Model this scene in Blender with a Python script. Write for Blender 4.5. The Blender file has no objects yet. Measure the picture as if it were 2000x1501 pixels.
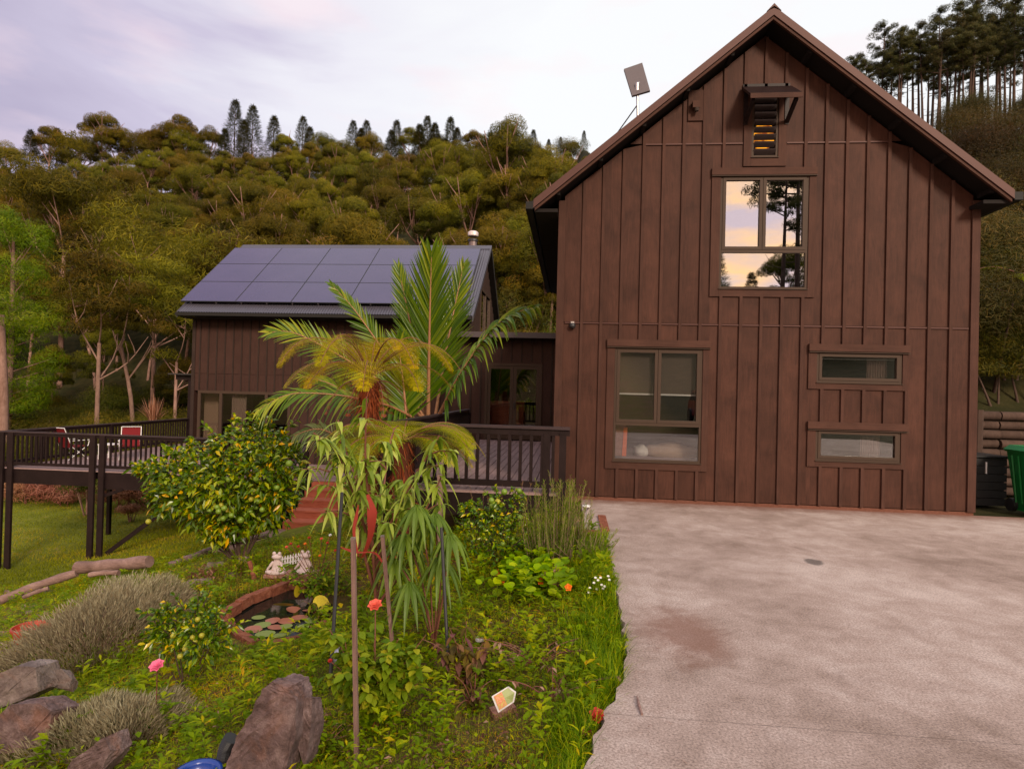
import bpy, math, random
import numpy as np
from mathutils import Vector, Matrix
random.seed(7); RNG = np.random.default_rng(11)
SC = bpy.context.scene
COL = SC.collection
# ------------------------------------------------------------------ camera
TH, PT, RO, FL, CH = math.radians(5.51), math.radians(0.55), math.radians(1.47), 1200.0, 1.63
cam = bpy.data.cameras.new('camera'); cam_o = bpy.data.objects.new('camera', cam); COL.objects.link(cam_o)
cam.sensor_width = 36; cam.lens = 36 * FL / 2000; cam.clip_end = 2000; cam.clip_start = .05
CM = (Matrix.Rotation(TH, 4, 'Z') @ Matrix.Rotation(math.pi/2 + PT, 4, 'X') @ Matrix.Rotation(RO, 4, 'Z'))
cam_o.matrix_world = Matrix.Translation((0, 0, CH)) @ CM
SC.camera = cam_o
SC.render.resolution_x, SC.render.resolution_y = 1024, 768
SC.view_settings.view_transform = 'Standard'; SC.view_settings.look = 'None'
SC.view_settings.gamma = 1; SC.view_settings.use_curve_mapping = False
SC.view_settings.exposure = 0.66
# ------------------------------------------------------------------ world
SUN_EL, SUN_AZ = 26, 152      # degrees; azimuth measured from +Y clockwise seen from above
wd = bpy.data.worlds.new('World'); SC.world = wd; wd.use_nodes = True
nt = wd.node_tree; nt.nodes.clear()
def nn(t, typ, **kw):
    n = t.nodes.new(typ)
    for k, v in kw.items(): setattr(n, k, v)
    return n
def mixc(t, fac, a, b, mode='MIX'):
    m = nn(t, 'ShaderNodeMix', data_type='RGBA', blend_type=mode)
    for sock, v in ((m.inputs[0], fac), (m.inputs[6], a), (m.inputs[7], b)):
        if hasattr(v, 'is_linked'): t.links.new(v, sock)
        elif isinstance(v, (int, float)): sock.default_value = v
        else: sock.default_value = (*v, 1)
    return m.outputs[2]
def mth(t, op, a, b=None, clamp=False):
    m = nn(t, 'ShaderNodeMath', operation=op); m.use_clamp = clamp
    for i, v in enumerate((a, b)):
        if v is None: continue
        if hasattr(v, 'is_linked'): t.links.new(v, m.inputs[i])
        else: m.inputs[i].default_value = v
    return m.outputs[0]
def ramp(t, fac, stops):
    r = nn(t, 'ShaderNodeValToRGB')
    e = r.color_ramp.elements
    while len(e) < len(stops): e.new(.5)
    for i, (p, c) in enumerate(stops):
        e[i].position = p; e[i].color = (*c, 1) if len(c) == 3 else c
    t.links.new(fac, r.inputs[0]); return r.outputs[0]
tc = nn(nt, 'ShaderNodeTexCoord')
sky = nn(nt, 'ShaderNodeTexSky', sky_type='NISHITA'); sky.sun_disc = False
sky.sun_elevation = math.radians(SUN_EL); sky.sun_rotation = math.radians(SUN_AZ)
sep = nn(nt, 'ShaderNodeSeparateXYZ'); nt.links.new(tc.outputs['Generated'], sep.inputs[0])
mp = nn(nt, 'ShaderNodeMapping'); mp.inputs['Scale'].default_value = (1.2, 1.2, 4.0)
nt.links.new(tc.outputs['Generated'], mp.inputs[0])
nz = nn(nt, 'ShaderNodeTexNoise'); nz.inputs['Scale'].default_value = 1.7; nz.inputs['Detail'].default_value = 6
nz.inputs['Distortion'].default_value = .35
nt.links.new(mp.outputs[0], nz.inputs[0])
mp2 = nn(nt, 'ShaderNodeMapping'); mp2.inputs['Scale'].default_value = (2.2, 2.2, 7.0); mp2.inputs['Location'].default_value = (3, 1, 2)
nt.links.new(tc.outputs['Generated'], mp2.inputs[0])
nz2 = nn(nt, 'ShaderNodeTexNoise'); nz2.inputs['Scale'].default_value = 2.4; nz2.inputs['Detail'].default_value = 5
nt.links.new(mp2.outputs[0], nz2.inputs[0])
# bright veil of cloud over the valley, thinner and lavender towards the left
east = mth(nt, 'MULTIPLY_ADD', sep.outputs[0], 1.25); east.node.inputs[2].default_value = .92
veil = mth(nt, 'MULTIPLY_ADD', nz.outputs[0], 1.5); nt.links.new(mth(nt, 'ADD', east, -.62), veil.node.inputs[2])
veil = mth(nt, 'ADD', veil, 0, True)
cloud = ramp(nt, veil, [(0.0, (.32, .28, .38)), (.35, (.42, .38, .48)), (.62, (.58, .565, .61)), (1.0, (.65, .655, .66))])
pinkm = ramp(nt, nz2.outputs[0], [(.5, (0, 0, 0)), (.72, (1, 1, 1))])
cloud = mixc(nt, mth(nt, 'MULTIPLY', pinkm, .40), cloud, (.70, .53, .55))
# sunset side of the sky (behind the camera): gold and peach near the horizon
back = mth(nt, 'MULTIPLY_ADD', sep.outputs[1], -1.1); back.node.inputs[2].default_value = -.1
back = mth(nt, 'ADD', back, 0, True)
low = mth(nt, 'MULTIPLY_ADD', sep.outputs[2], -1.4); low.node.inputs[2].default_value = 1.35; low = mth(nt, 'ADD', low, 0, True)
gold = ramp(nt, nz2.outputs[0], [(.36, (.85, .66, .74)), (.46, (1.25, .80, .54)), (.55, (1.6, .92, .38)), (.66, (.85, .74, .82))])
cloud = mixc(nt, mth(nt, 'MULTIPLY', back, low, True), cloud, gold)
cl10 = nn(nt, 'ShaderNodeVectorMath', operation='SCALE'); cl10.inputs['Scale'].default_value = 10
nt.links.new(cloud, cl10.inputs[0])
allsky = mixc(nt, .93, sky.outputs[0], cl10.outputs[0])
bg = nn(nt, 'ShaderNodeBackground'); bg.inputs[1].default_value = .1
nt.links.new(allsky, bg.inputs[0])
wo = nn(nt, 'ShaderNodeOutputWorld'); nt.links.new(bg.outputs[0], wo.inputs[0])
# ------------------------------------------------------------------ sun (low, veiled)
sl = bpy.data.lights.new('sun', 'SUN'); so = bpy.data.objects.new('sun', sl); COL.objects.link(so)
sl.energy = 2.3; sl.angle = math.radians(13); sl.color = (1.0, .82, .64)
sd = Vector((math.sin(math.radians(SUN_AZ))*math.cos(math.radians(SUN_EL)), math.cos(math.radians(SUN_AZ))*math.cos(math.radians(SUN_EL)), math.sin(math.radians(SUN_EL))))
so.rotation_euler = sd.to_track_quat('Z', 'Y').to_euler(); so.location = sd*30
# ------------------------------------------------------------------ projection helpers (measured from the photo, place = world points)
CMn = np.array(CM.to_3x3())
def ray(px, py): return CMn @ np.array([(px-1000)/FL, -(py-750.5)/FL, -1.0])
def P(px, py, Y):
    d = ray(px, py); return np.array([0, 0, CH]) + d*(Y/d[1])
# ------------------------------------------------------------------ terrain
def sm(x): x = np.clip(x, 0, 1); return x*x*(3-2*x)
def vn(X, Y, s, seed=0):
    X = np.asarray(X, float)/s + seed*17.3; Y = np.asarray(Y, float)/s + seed*9.1
    return (np.sin(X*1.3+np.sin(Y*1.7)*1.3)+np.sin(Y*1.1+np.sin(X*1.9+1)*1.2)+np.sin((X+Y)*.83+2))/3
def edge_x(Y):
    return np.interp(Y, [-5, 1.0, 2.70, 3.14, 3.54, 4.05, 4.6, 5.96, 7.26, 7.3, 9.4], [-.6, -.3, .10, .20, .33, .40, .41, .43, .45, .20, .19])
def T(X, Y, fine=True):
    X = np.asarray(X, float); Y = np.asarray(Y, float)
    g = X - edge_x(Y)
    z = np.where(g < 0, .268*g, 0) - .05
    z = np.where(g < -13.6, -3.70+.13*(g+13.6), z)
    z = np.maximum(z, -5.0)
    if fine: z = z + .05*vn(X, Y, .8)*sm(-g/1.0) + .02*vn(X, Y, .25, 3)*sm(-g/.6)
    pd = np.sqrt(((X+3.35)/1.0)**2+((Y-6.9)/1.15)**2); z = z+(-1.06-z)*(1-sm((pd-.95)/.5))
    # flatter lower lawn behind the garden bank
    zl = np.interp(X, [-60, -16, -9, -4, 0], [-4.6, -4.0, -2.6, -1.3, -.3])
    z = np.where(Y > 13, z*(1-sm((Y-13)/4))+zl*sm((Y-13)/4), z)
    y0 = np.interp(X, [-60, -20, -8, 0, 5.9, 6.3, 20], [46, 40, 28, 24, 19, 12.0, 12.0])
    s = np.maximum(Y-y0, 0)
    k = np.interp(X, [-30, -6, 0, 6, 12], [.46, .45, .44, .5, .52])
    l0 = np.interp(X, [-30, -6, 4], [22, 9, 1])
    r = k*s*sm(s/np.maximum(l0, .1)*.8)
    cap = np.interp(X, [2, 7, 15, 26], [84, 12, 12, 24.5]); cap = np.where(X < -60, 84+(X+60)*.06, cap)
    r = np.where(r > cap*.85, cap*.85+(cap*.15)*np.tanh((r-cap*.85)/(cap*.15)), r)
    r = r + .6*vn(X, Y, 9, 2)*sm(s/20) + 2.2*vn(X, Y, 30, 5)*sm(s/60)
    r = np.where(Y > 215, r-(Y-215)*.3, r)
    # driveway side: level apron, retained bank beyond 11.6 m
    z = np.where((X > 5.9) & (Y > 11.75), np.maximum(z, 1.45), z)
    # land behind the camera: climbs gently
    z = np.where(Y < -14, z+np.minimum((-14-Y)*.20, 15), z)
    return z + r
def G(px, py, y0=1.5, y1=240):
    d = ray(px, py); t = np.linspace(y0, y1, 6000)**1.0
    p = np.array([0, 0, CH])[None] + d[None]*(t/d[1])[:, None]
    h = T(p[:, 0], p[:, 1], False) - p[:, 2]
    i = np.argmax(h > 0)
    return p[i] if h[i] > 0 else p[-1]
# ------------------------------------------------------------------ materials
MATS = {}
def newmat(name):
    m = bpy.data.materials.new(name); m.use_nodes = True; t = m.node_tree; t.nodes.clear()
    o = nn(t, 'ShaderNodeOutputMaterial'); MATS[name] = m; return m, t, o
def pbr(t, col, rough=.6, spec=.5, metal=0, bump=None, bstr=.3, bdist=.01, **kw):
    b = nn(t, 'ShaderNodeBsdfPrincipled')
    for s, v in (('Base Color', col), ('Roughness', rough), ('Specular IOR Level', spec), ('Metallic', metal)):
        if hasattr(v, 'is_linked'): t.links.new(v, b.inputs[s])
        elif isinstance(v, (int, float)): b.inputs[s].default_value = v
        else: b.inputs[s].default_value = (*v, 1)
    for k, v in kw.items(): b.inputs[k.replace('_', ' ')].default_value = v
    if bump is not None:
        bn = nn(t, 'ShaderNodeBump'); bn.inputs['Strength'].default_value = bstr; bn.inputs['Distance'].default_value = bdist
        t.links.new(bump, bn.inputs['Height']); t.links.new(bn.outputs[0], b.inputs['Normal'])
    return b
def coords(t, scale=(1, 1, 1), kind='Object', rnd=0):
    c = nn(t, 'ShaderNodeTexCoord'); m = nn(t, 'ShaderNodeMapping'); m.inputs['Scale'].default_value = scale
    t.links.new(c.outputs[kind], m.inputs[0])
    if rnd:
        oi = nn(t, 'ShaderNodeObjectInfo'); v = nn(t, 'ShaderNodeVectorMath', operation='SCALE'); v.inputs[0].default_value = (7.1, 3.3, 5.7)
        t.links.new(mth(t, 'MULTIPLY', oi.outputs['Random'], rnd), v.inputs['Scale']); t.links.new(v.outputs[0], m.inputs['Location'])
    return m.outputs[0]
def noise(t, co, sc, det=5, rough=.6, dist=0):
    n = nn(t, 'ShaderNodeTexNoise'); n.inputs['Scale'].default_value = sc; n.inputs['Detail'].default_value = det
    n.inputs['Roughness'].default_value = rough; n.inputs['Distortion'].default_value = dist
    t.links.new(co, n.inputs[0]); return n.outputs[0]
def rndv(t): return nn(t, 'ShaderNodeObjectInfo').outputs['Random']
def hsv(t, col, h=.5, s=1, v=1):
    n = nn(t, 'ShaderNodeHueSaturation')
    for k, x in (('Hue', h), ('Saturation', s), ('Value', v)):
        if hasattr(x, 'is_linked'): t.links.new(x, n.inputs[k])
        else: n.inputs[k].default_value = x
    t.links.new(col, n.inputs['Color']); return n.outputs[0]
def wood(name, a, b, rough=.7, scale=(14, 14, .9), spec=.16, var=.35, blot=.5, bstr=.25, cz=None):
    m, t, o = newmat(name)
    co = coords(t, scale, rnd=9); g = noise(t, co, 2.2, 7, .65, 1.4)
    c2 = coords(t, (1, 1, 1), rnd=5); bl = noise(t, c2, 1.8, 4, .6, .6)
    f = mth(t, 'ADD', mth(t, 'MULTIPLY', g, 1-blot), mth(t, 'MULTIPLY', bl, blot))
    c = ramp(t, f, [(.33, a), (.68, b)])
    val = mth(t, 'MULTIPLY_ADD', rndv(t), var); val.node.inputs[2].default_value = 1-var/2
    c = hsv(t, c, .5, 1, val)
    s = pbr(t, c, rough, spec, bump=g, bstr=bstr, bdist=.004)
    t.links.new(s.outputs[0], o.inputs[0]); return m
def plain(name, c, rough=.5, spec=.5, metal=0, ns=20, var=.12, bump=0, **kw):
    m, t, o = newmat(name)
    n = noise(t, coords(t), ns, 4)
    cc = mixc(t, n, tuple(x*(1-var) for x in c), tuple(min(1, x*(1+var)) for x in c))
    s = pbr(t, cc, rough, spec, metal, bump=n if bump else None, bstr=bump, bdist=.01, **kw)
    t.links.new(s.outputs[0], o.inputs[0]); return m
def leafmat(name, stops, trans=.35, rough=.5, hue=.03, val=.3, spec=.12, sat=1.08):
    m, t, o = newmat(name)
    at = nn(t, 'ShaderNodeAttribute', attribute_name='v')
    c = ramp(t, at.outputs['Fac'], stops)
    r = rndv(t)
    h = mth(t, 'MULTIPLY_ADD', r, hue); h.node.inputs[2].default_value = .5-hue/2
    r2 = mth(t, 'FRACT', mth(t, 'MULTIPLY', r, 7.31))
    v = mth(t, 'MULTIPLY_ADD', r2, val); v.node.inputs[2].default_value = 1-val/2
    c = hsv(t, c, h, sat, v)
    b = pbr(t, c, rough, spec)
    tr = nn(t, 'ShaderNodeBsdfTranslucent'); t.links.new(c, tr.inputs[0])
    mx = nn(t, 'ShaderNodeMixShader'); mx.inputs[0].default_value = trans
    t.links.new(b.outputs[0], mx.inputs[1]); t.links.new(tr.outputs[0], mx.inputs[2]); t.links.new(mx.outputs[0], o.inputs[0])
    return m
def glass(name, tint=(.8, .82, .8), base=.1, rough=0.0):
    m, t, o = newmat(name)
    tp = nn(t, 'ShaderNodeBsdfTransparent'); tp.inputs[0].default_value = (*tint, 1)
    gl = nn(t, 'ShaderNodeBsdfGlossy'); gl.inputs['Roughness'].default_value = rough
    fr = nn(t, 'ShaderNodeFresnel'); fr.inputs[0].default_value = 1.5
    f = mth(t, 'ADD', fr.outputs[0], base, True)
    mx = nn(t, 'ShaderNodeMixShader'); t.links.new(f, mx.inputs[0]); t.links.new(tp.outputs[0], mx.inputs[1]); t.links.new(gl.outputs[0], mx.inputs[2])
    t.links.new(mx.outputs[0], o.inputs[0]); return m
BW_A, BW_B = (.034, .0135, .0088), (.082, .0330, .0215)
m_ply = wood('stained_plywood', BW_A, BW_B, rough=.62, scale=(9, 9, 1.1), var=.22, blot=.55)
m_batten = wood('stained_batten', (.040, .0175, .0122), (.082, .0365, .0255), scale=(20, 20, 1), var=.2)
m_trim = wood('stained_trim', (.042, .0185, .0128), (.086, .0385, .0265), scale=(20, 20, 1), var=.12)
m_trimh = wood('stained_trim_across', (.042, .0185, .0128), (.086, .0385, .0265), scale=(1, 20, 20), var=.12)
m_rear = wood('rear_cladding', (.034, .0165, .0125), (.060, .029, .022), scale=(9, 9, 1.1), var=.12, blot=.4)
m_rearb = wood('rear_batten', (.022, .014, .011), (.040, .025, .020), scale=(20, 20, 1), var=.1)
m_alu = plain('bronze_window_frame', (.055, .034, .023), .6, .2, 0, 6, .06)
m_roofb = plain('brown_roof_steel', (.078, .031, .024), .55, .3, .1, 3, .12)
m_roofd = plain('dark_roof_steel', (.03, .026, .026), .5, .5, .1, 3, .1)
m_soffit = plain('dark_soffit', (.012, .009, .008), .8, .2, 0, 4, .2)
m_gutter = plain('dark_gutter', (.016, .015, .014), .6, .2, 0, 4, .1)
m_roofg = plain('grey_roof_steel', (.085, .08, .105), .38, .6, .35, 3, .1)
m_rail = wood('dark_stained_rail', (.010, .006, .006), (.026, .015, .015), rough=.45, scale=(10, 10, 10), var=.2)
m_railtop = wood('rail_cap_timber', (.035, .023, .025), (.065, .044, .046), rough=.5, scale=(6, 12, 12), var=.1)
m_deck = wood('weathered_decking', (.21, .135, .13), (.34, .235, .225), rough=.7, scale=(14, .8, 14), var=.22, blot=.35)
m_step = wood('red_step_timber', (.30, .075, .040), (.52, .16, .095), rough=.7, scale=(1.2, 14, 14), var=.2, blot=.4)
m_glassr = glass('reflective_glass', (.55, .55, .55), .52)
m_glass = glass('window_glass', (.92, .93, .92), .15)
m_glassd = glass('rear_glass', (.85, .86, .84), .05)
m_dark = plain('dark_interior', (.055, .04, .035), .9, .1)
m_intw = plain('interior_wall', (.34, .22, .17), .9, .1)
m_white = plain('white_paint', (.75, .72, .72), .5)
m_black = plain('black_stake', (.018, .015, .014), .5)
m_curt = plain('curtain_cloth', (.26, .18, .16), .9, .1)
m_steel = plain('brushed_steel', (.5, .48, .48), .35, .5, .8)
m_plasticb = plain('black_plastic', (.02, .02, .022), .4)
m_stake = wood('weathered_stake', (.13, .07, .055), (.33, .21, .18), scale=(30, 30, 2), var=.2)
def solar():
    m, t, o = newmat('solar_glass')
    co = coords(t); n = noise(t, co, 1.2, 3)
    c = mixc(t, n, (.035, .030, .085), (.055, .045, .11))
    b = pbr(t, c, .22, .7); b.inputs['IOR'].default_value = 1.6
    t.links.new(b.outputs[0], o.inputs[0]); return m
m_solar = solar()
def concrete():
    m, t, o = newmat('aged_concrete')
    co = coords(t)
    big = noise(t, co, .55, 5, .6, .4); mid = noise(t, co, 3.5, 6, .7, .3); agg = noise(t, co, 80, 3, .75)
    c = ramp(t, mth(t, 'ADD', mth(t, 'MULTIPLY', big, .55), mth(t, 'MULTIPLY', mid, .45)), [(.36, (.25, .185, .155)), (.5, (.385, .300, .265)), (.62, (.50, .415, .38))])
    sp = ramp(t, agg, [(.34, (.58, .56, .56)), (.5, (1, 1, 1)), (.66, (1.4, 1.4, 1.4))])
    c = mixc(t, 1.0, c, sp, 'MULTIPLY')
    # rusty clay stain and thin dark streaks of their own shape
    p0 = P(1335, 1235, 1.0); k = (0-CH)/(p0[2]-CH); sx, sy = p0[0]*k, k
    geo = nn(t, 'ShaderNodeNewGeometry'); sp3 = nn(t, 'ShaderNodeSeparateXYZ'); t.links.new(geo.outputs['Position'], sp3.inputs[0])
    def blob(cx, cy, rx, ry, soft=1.0):
        a = mth(t, 'POWER', mth(t, 'DIVIDE', mth(t, 'SUBTRACT', sp3.outputs[0], cx), rx), 2)
        b = mth(t, 'POWER', mth(t, 'DIVIDE', mth(t, 'SUBTRACT', sp3.outputs[1], cy), ry), 2)
        d = mth(t, 'SQRT', mth(t, 'ADD', a, b)); d = mth(t, 'ADD', d, mth(t, 'MULTIPLY', mth(t, 'SUBTRACT', mid, .5), 1.8))
        return mth(t, 'DIVIDE', mth(t, 'SUBTRACT', 1.15, d), soft, True)
    s1 = blob(sx, sy, .30, .52, .7)
    c = mixc(t, mth(t, 'MULTIPLY', s1, .62), c, (.20, .095, .065))
    p1 = P(1590, 1097, 1.0); k1 = (0-CH)/(p1[2]-CH)
    c = mixc(t, mth(t, 'MULTIPLY', blob(p1[0]*k1, k1, .09, .13, .4), .8), c, (.09, .075, .07))
    # damp reddish margin along the wall foot
    wf = mth(t, 'DIVIDE', mth(t, 'SUBTRACT', sp3.outputs[1], mth(t, 'ADD', 8.75, mth(t, 'MULTIPLY', mid, .5))), .45, True)
    c = mixc(t, mth(t, 'MULTIPLY', wf, .75), c, (.19, .085, .055))
    mo = ramp(t, noise(t, co, 1.6, 8, .75, 1.2), [(.56, (0, 0, 0)), (.72, (1, 1, 1))])
    c = mixc(t, mth(t, 'MULTIPLY', mo, .45), c, (.17, .115, .10))
    # saw-cut joint and a hairline crack
    def line(a, b, c_, w):
        q = mth(t, 'ADD', mth(t, 'MULTIPLY', sp3.outputs[0], a), mth(t, 'ADD', mth(t, 'MULTIPLY', sp3.outputs[1], b), -c_)); q = mth(t, 'ABSOLUTE', mth(t, 'ADD', q, mth(t, 'MULTIPLY', mth(t, 'SUBTRACT', mid, .5), .012)))
        return mth(t, 'SUBTRACT', 1, mth(t, 'DIVIDE', q, w), True)
    c = mixc(t, mth(t, 'MULTIPLY', line(0, 1, 3.18, .006), .55), c, (.08, .06, .05))
    b = pbr(t, c, .85, .2, bump=agg, bstr=.15, bdist=.003); t.links.new(b.outputs[0], o.inputs[0]); return m
m_conc = concrete()
def soil():
    m, t, o = newmat('garden_soil')
    co = coords(t); a = noise(t, co, 1.1, 6, .65); b_ = noise(t, co, 14, 5, .7)
    geo = nn(t, 'ShaderNodeNewGeometry'); s = nn(t, 'ShaderNodeSeparateXYZ'); t.links.new(geo.outputs['Position'], s.inputs[0])
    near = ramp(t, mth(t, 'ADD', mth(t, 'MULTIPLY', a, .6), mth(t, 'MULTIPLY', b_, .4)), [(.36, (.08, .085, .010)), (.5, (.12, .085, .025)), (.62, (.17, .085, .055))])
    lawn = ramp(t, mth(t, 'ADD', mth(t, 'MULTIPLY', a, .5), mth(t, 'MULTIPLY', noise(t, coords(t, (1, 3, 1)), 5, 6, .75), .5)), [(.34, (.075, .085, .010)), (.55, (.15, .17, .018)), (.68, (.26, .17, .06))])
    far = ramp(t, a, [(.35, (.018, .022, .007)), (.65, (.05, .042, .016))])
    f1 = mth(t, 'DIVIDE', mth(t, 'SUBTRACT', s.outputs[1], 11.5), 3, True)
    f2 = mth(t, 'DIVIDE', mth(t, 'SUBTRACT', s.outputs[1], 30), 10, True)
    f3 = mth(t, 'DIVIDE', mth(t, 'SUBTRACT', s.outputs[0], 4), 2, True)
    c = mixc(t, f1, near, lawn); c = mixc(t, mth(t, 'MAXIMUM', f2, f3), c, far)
    b = pbr(t, c, .95, .1, bump=b_, bstr=.6, bdist=.03); t.links.new(b.outputs[0], o.inputs[0]); return m
m_soil = soil()
def stone(name, a, b, c3, ns=3.0, lichen=True):
    m, t, o = newmat(name)
    co = coords(t, rnd=6); n1 = noise(t, co, ns*1.6, 9, .72, .25); n2 = noise(t, co, ns*.6, 4, .6, .5); n3 = noise(t, co, ns*7, 5, .8)
    c = ramp(t, n1, [(.3, a), (.5, b), (.72, c3)])
    if lichen:
        c = mixc(t, ramp(t, n2, [(.56, (0, 0, 0)), (.68, (.45, .45, .45))]), c, (.28, .12, .065))
        c = mixc(t, ramp(t, n3, [(.62, (0, 0, 0)), (.72, (.6, .6, .6))]), c, (.45, .36, .34))
    h = mth(t, 'ADD', n1, mth(t, 'MULTIPLY', n3, .3))
    s = pbr(t, c, .8, .3, bump=h, bstr=.9, bdist=.03); t.links.new(s.outputs[0], o.inputs[0]); return m
m_rock = stone('purple_grey_rock', (.05, .032, .032), (.17, .11, .105), (.36, .26, .25), 5)
m_rockp = stone('pale_rock', (.11, .08, .075), (.22, .17, .155), (.38, .31, .28), 4)
m_brick = stone('red_brick', (.13, .04, .022), (.27, .085, .045), (.42, .18, .11), 9, False)
m_terra = stone('mossy_terracotta', (.28, .11, .07), (.42, .20, .15), (.55, .33, .28), 9, False)
m_log = wood('barkless_log', (.13, .075, .06), (.40, .26, .225), rough=.8, scale=(2, 16, 16), var=.2, bstr=.8)
m_bark = wood('gum_bark', (.16, .085, .06), (.36, .22, .18), rough=.85, scale=(6, 6, .8), var=.4, bstr=.6)
m_barkd = wood('dark_pine_bark', (.045, .028, .022), (.11, .07, .055), rough=.9, scale=(6, 6, .8), var=.3, bstr=.6)
m_barkw = wood('pale_gum_bark', (.13, .075, .055), (.29, .18, .14), rough=.8, scale=(4, 4, .8), var=.2, bstr=.5)
m_fernt = wood('tree_fern_trunk', (.06, .018, .010), (.20, .055, .028), rough=.9, scale=(20, 20, 4), var=.1, bstr=1.0)
m_stem = plain('red_brown_stem', (.20, .07, .045), .6)
m_rach = plain('tan_frond_stalk', (.34, .16, .075), .55)
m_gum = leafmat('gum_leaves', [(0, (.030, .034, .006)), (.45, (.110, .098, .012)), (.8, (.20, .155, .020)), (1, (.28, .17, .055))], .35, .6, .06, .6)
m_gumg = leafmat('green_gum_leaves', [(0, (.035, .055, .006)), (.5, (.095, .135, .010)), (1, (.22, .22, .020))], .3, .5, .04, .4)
m_scrub = leafmat('hillside_scrub', [(0, (.020, .020, .005)), (.5, (.052, .046, .010)), (1, (.13, .085, .024))], .3, .6, .09, .8)
m_chip = leafmat('wood_mulch', [(0, (.05, .022, .020)), (.5, (.14, .065, .055)), (1, (.30, .17, .14))], .05, .8, .02, .2)
m_pine = leafmat('pine_needle_tufts', [(0, (.022, .026, .009)), (.6, (.065, .062, .018)), (1, (.14, .10, .035))], .3, .6, .04, .4)
m_con = leafmat('conifer_needles', [(0, (.020, .026, .008)), (.6, (.055, .058, .016)), (1, (.11, .085, .028))], .25, .6, .03, .3)
m_bush = leafmat('bush_leaves', [(0, (.026, .034, .006)), (.5, (.080, .084, .011)), (1, (.17, .13, .022))], .3, .5, .07, .7)
m_brack = leafmat('dead_bracken', [(0, (.13, .05, .03)), (.5, (.26, .12, .075)), (1, (.42, .24, .17))], .3, .7, .03, .3)
m_flax = leafmat('flax_blades', [(0, (.05, .06, .012)), (.5, (.14, .125, .022)), (1, (.30, .22, .06))], .3, .5, .05, .4)
m_palm = leafmat('nikau_pinnae', [(0, (.035, .085, .008)), (.45, (.12, .20, .016)), (.8, (.34, .36, .035)), (1, (.62, .48, .08))], .38, .38, .02, .15, .5)
m_palmp = leafmat('pale_palm_pinnae', [(0, (.07, .12, .03)), (.5, (.16, .20, .06)), (1, (.36, .34, .13))], .38, .38, .02, .15, .5)
m_fernA = leafmat('golden_fern_fronds', [(0, (.20, .17, .012)), (.5, (.46, .36, .022)), (.85, (.66, .50, .045)), (1, (.58, .22, .05))], .4, .5, .04, .25)
m_fernR = leafmat('rusty_dead_fern', [(0, (.22, .05, .025)), (1, (.45, .14, .08))], .3, .6, .02, .2)
m_fernB = leafmat('green_fern_fronds', [(0, (.15, .22, .014)), (.5, (.38, .46, .028)), (1, (.62, .58, .06))], .4, .5, .02, .2)
m_long = leafmat('long_drooping_leaves', [(0, (.10, .17, .020)), (.5, (.30, .40, .055)), (.85, (.52, .60, .14)), (1, (.66, .66, .22))], .38, .42, .02, .2, .5)
m_cit = leafmat('citrus_leaves', [(0, (.04, .10, .008)), (.45, (.12, .22, .016)), (.8, (.30, .40, .028)), (.93, (.55, .55, .03)), (1, (.80, .50, .03))], .3, .3, .02, .15, .6)
m_ros = leafmat('rosemary_needles', [(0, (.05, .10, .012)), (.5, (.17, .26, .030)), (1, (.42, .48, .07))], .2, .5, .02, .15)
m_nas = leafmat('nasturtium_pads', [(0, (.11, .24, .012)), (.5, (.26, .44, .025)), (1, (.48, .60, .05))], .4, .4, .02, .1)
m_clov = leafmat('clover_leaves', [(0, (.06, .13, .006)), (.5, (.21, .31, .012)), (.85, (.42, .44, .022)), (1, (.58, .36, .05))], .35, .5, .02, .1)
m_grass = leafmat('grass_blades', [(0, (.07, .15, .006)), (.5, (.22, .33, .014)), (.85, (.46, .46, .035)), (1, (.66, .48, .15))], .35, .45, .02, .1)
m_lawn = leafmat('lawn_blades', [(0, (.08, .11, .006)), (.6, (.25, .27, .014)), (1, (.46, .32, .07))], .3, .5, .02, .1)
m_lav = leafmat('lavender_foliage', [(0, (.13, .095, .065)), (.5, (.31, .26, .16)), (1, (.54, .50, .34))], .25, .6, .02, .15)
m_dry = leafmat('dry_leaves', [(0, (.10, .045, .03)), (.5, (.25, .13, .085)), (1, (.50, .33, .25))], .25, .6, .03, .3)
m_purp = leafmat('purple_tinged_leaves', [(0, (.10, .075, .03)), (.4, (.17, .14, .028)), (.7, (.30, .19, .05)), (1, (.24, .10, .12))], .35, .5, .02, .2)
m_rose = leafmat('rose_leaves', [(0, (.08, .16, .016)), (.6, (.22, .32, .035)), (.9, (.42, .42, .05)), (1, (.50, .12, .04))], .35, .4, .02, .1)
m_fruit = plain('green_citrus_peel', (.17, .27, .025), .4, .5, 0, 60, .2, .2)
m_fruity = plain('yellow_green_peel', (.38, .36, .03), .4, .5, 0, 60, .2, .2)
m_red = plain('red_petals', (.45, .02, .012), .6)
m_coral = plain('coral_petals', (.75, .12, .07), .6)
m_orange = plain('orange_petals', (.85, .20, .01), .6)
m_pink = plain('pink_petals', (.80, .16, .30), .6)
m_wpet = plain('white_petals', (.75, .74, .70), .6)
m_statue = plain('pale_glazed_ceramic', (.62, .50, .47), .5, .4, 0, 25, .2)
m_redcan = plain('red_canvas', (.15, .009, .012), .8, .2)
m_binm = plain('green_bin_plastic', (.006, .16, .030), .38, .5, 0, 4, .15)
m_binl = plain('green_bin_lid', (.012, .26, .07), .38, .5, 0, 4, .15)
m_blue = plain('blue_glazed_pot', (.015, .055, .30), .25, .6)
m_potred = plain('red_plastic_pot', (.42, .055, .030), .45)
m_yel = plain('yellow_lily_pad', (.60, .46, .02), .5, .4, 0, 40, .3)
m_pad = plain('green_lily_pad', (.20, .26, .05), .45)
m_padr = plain('red_lily_pad', (.36, .13, .08), .45)
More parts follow.
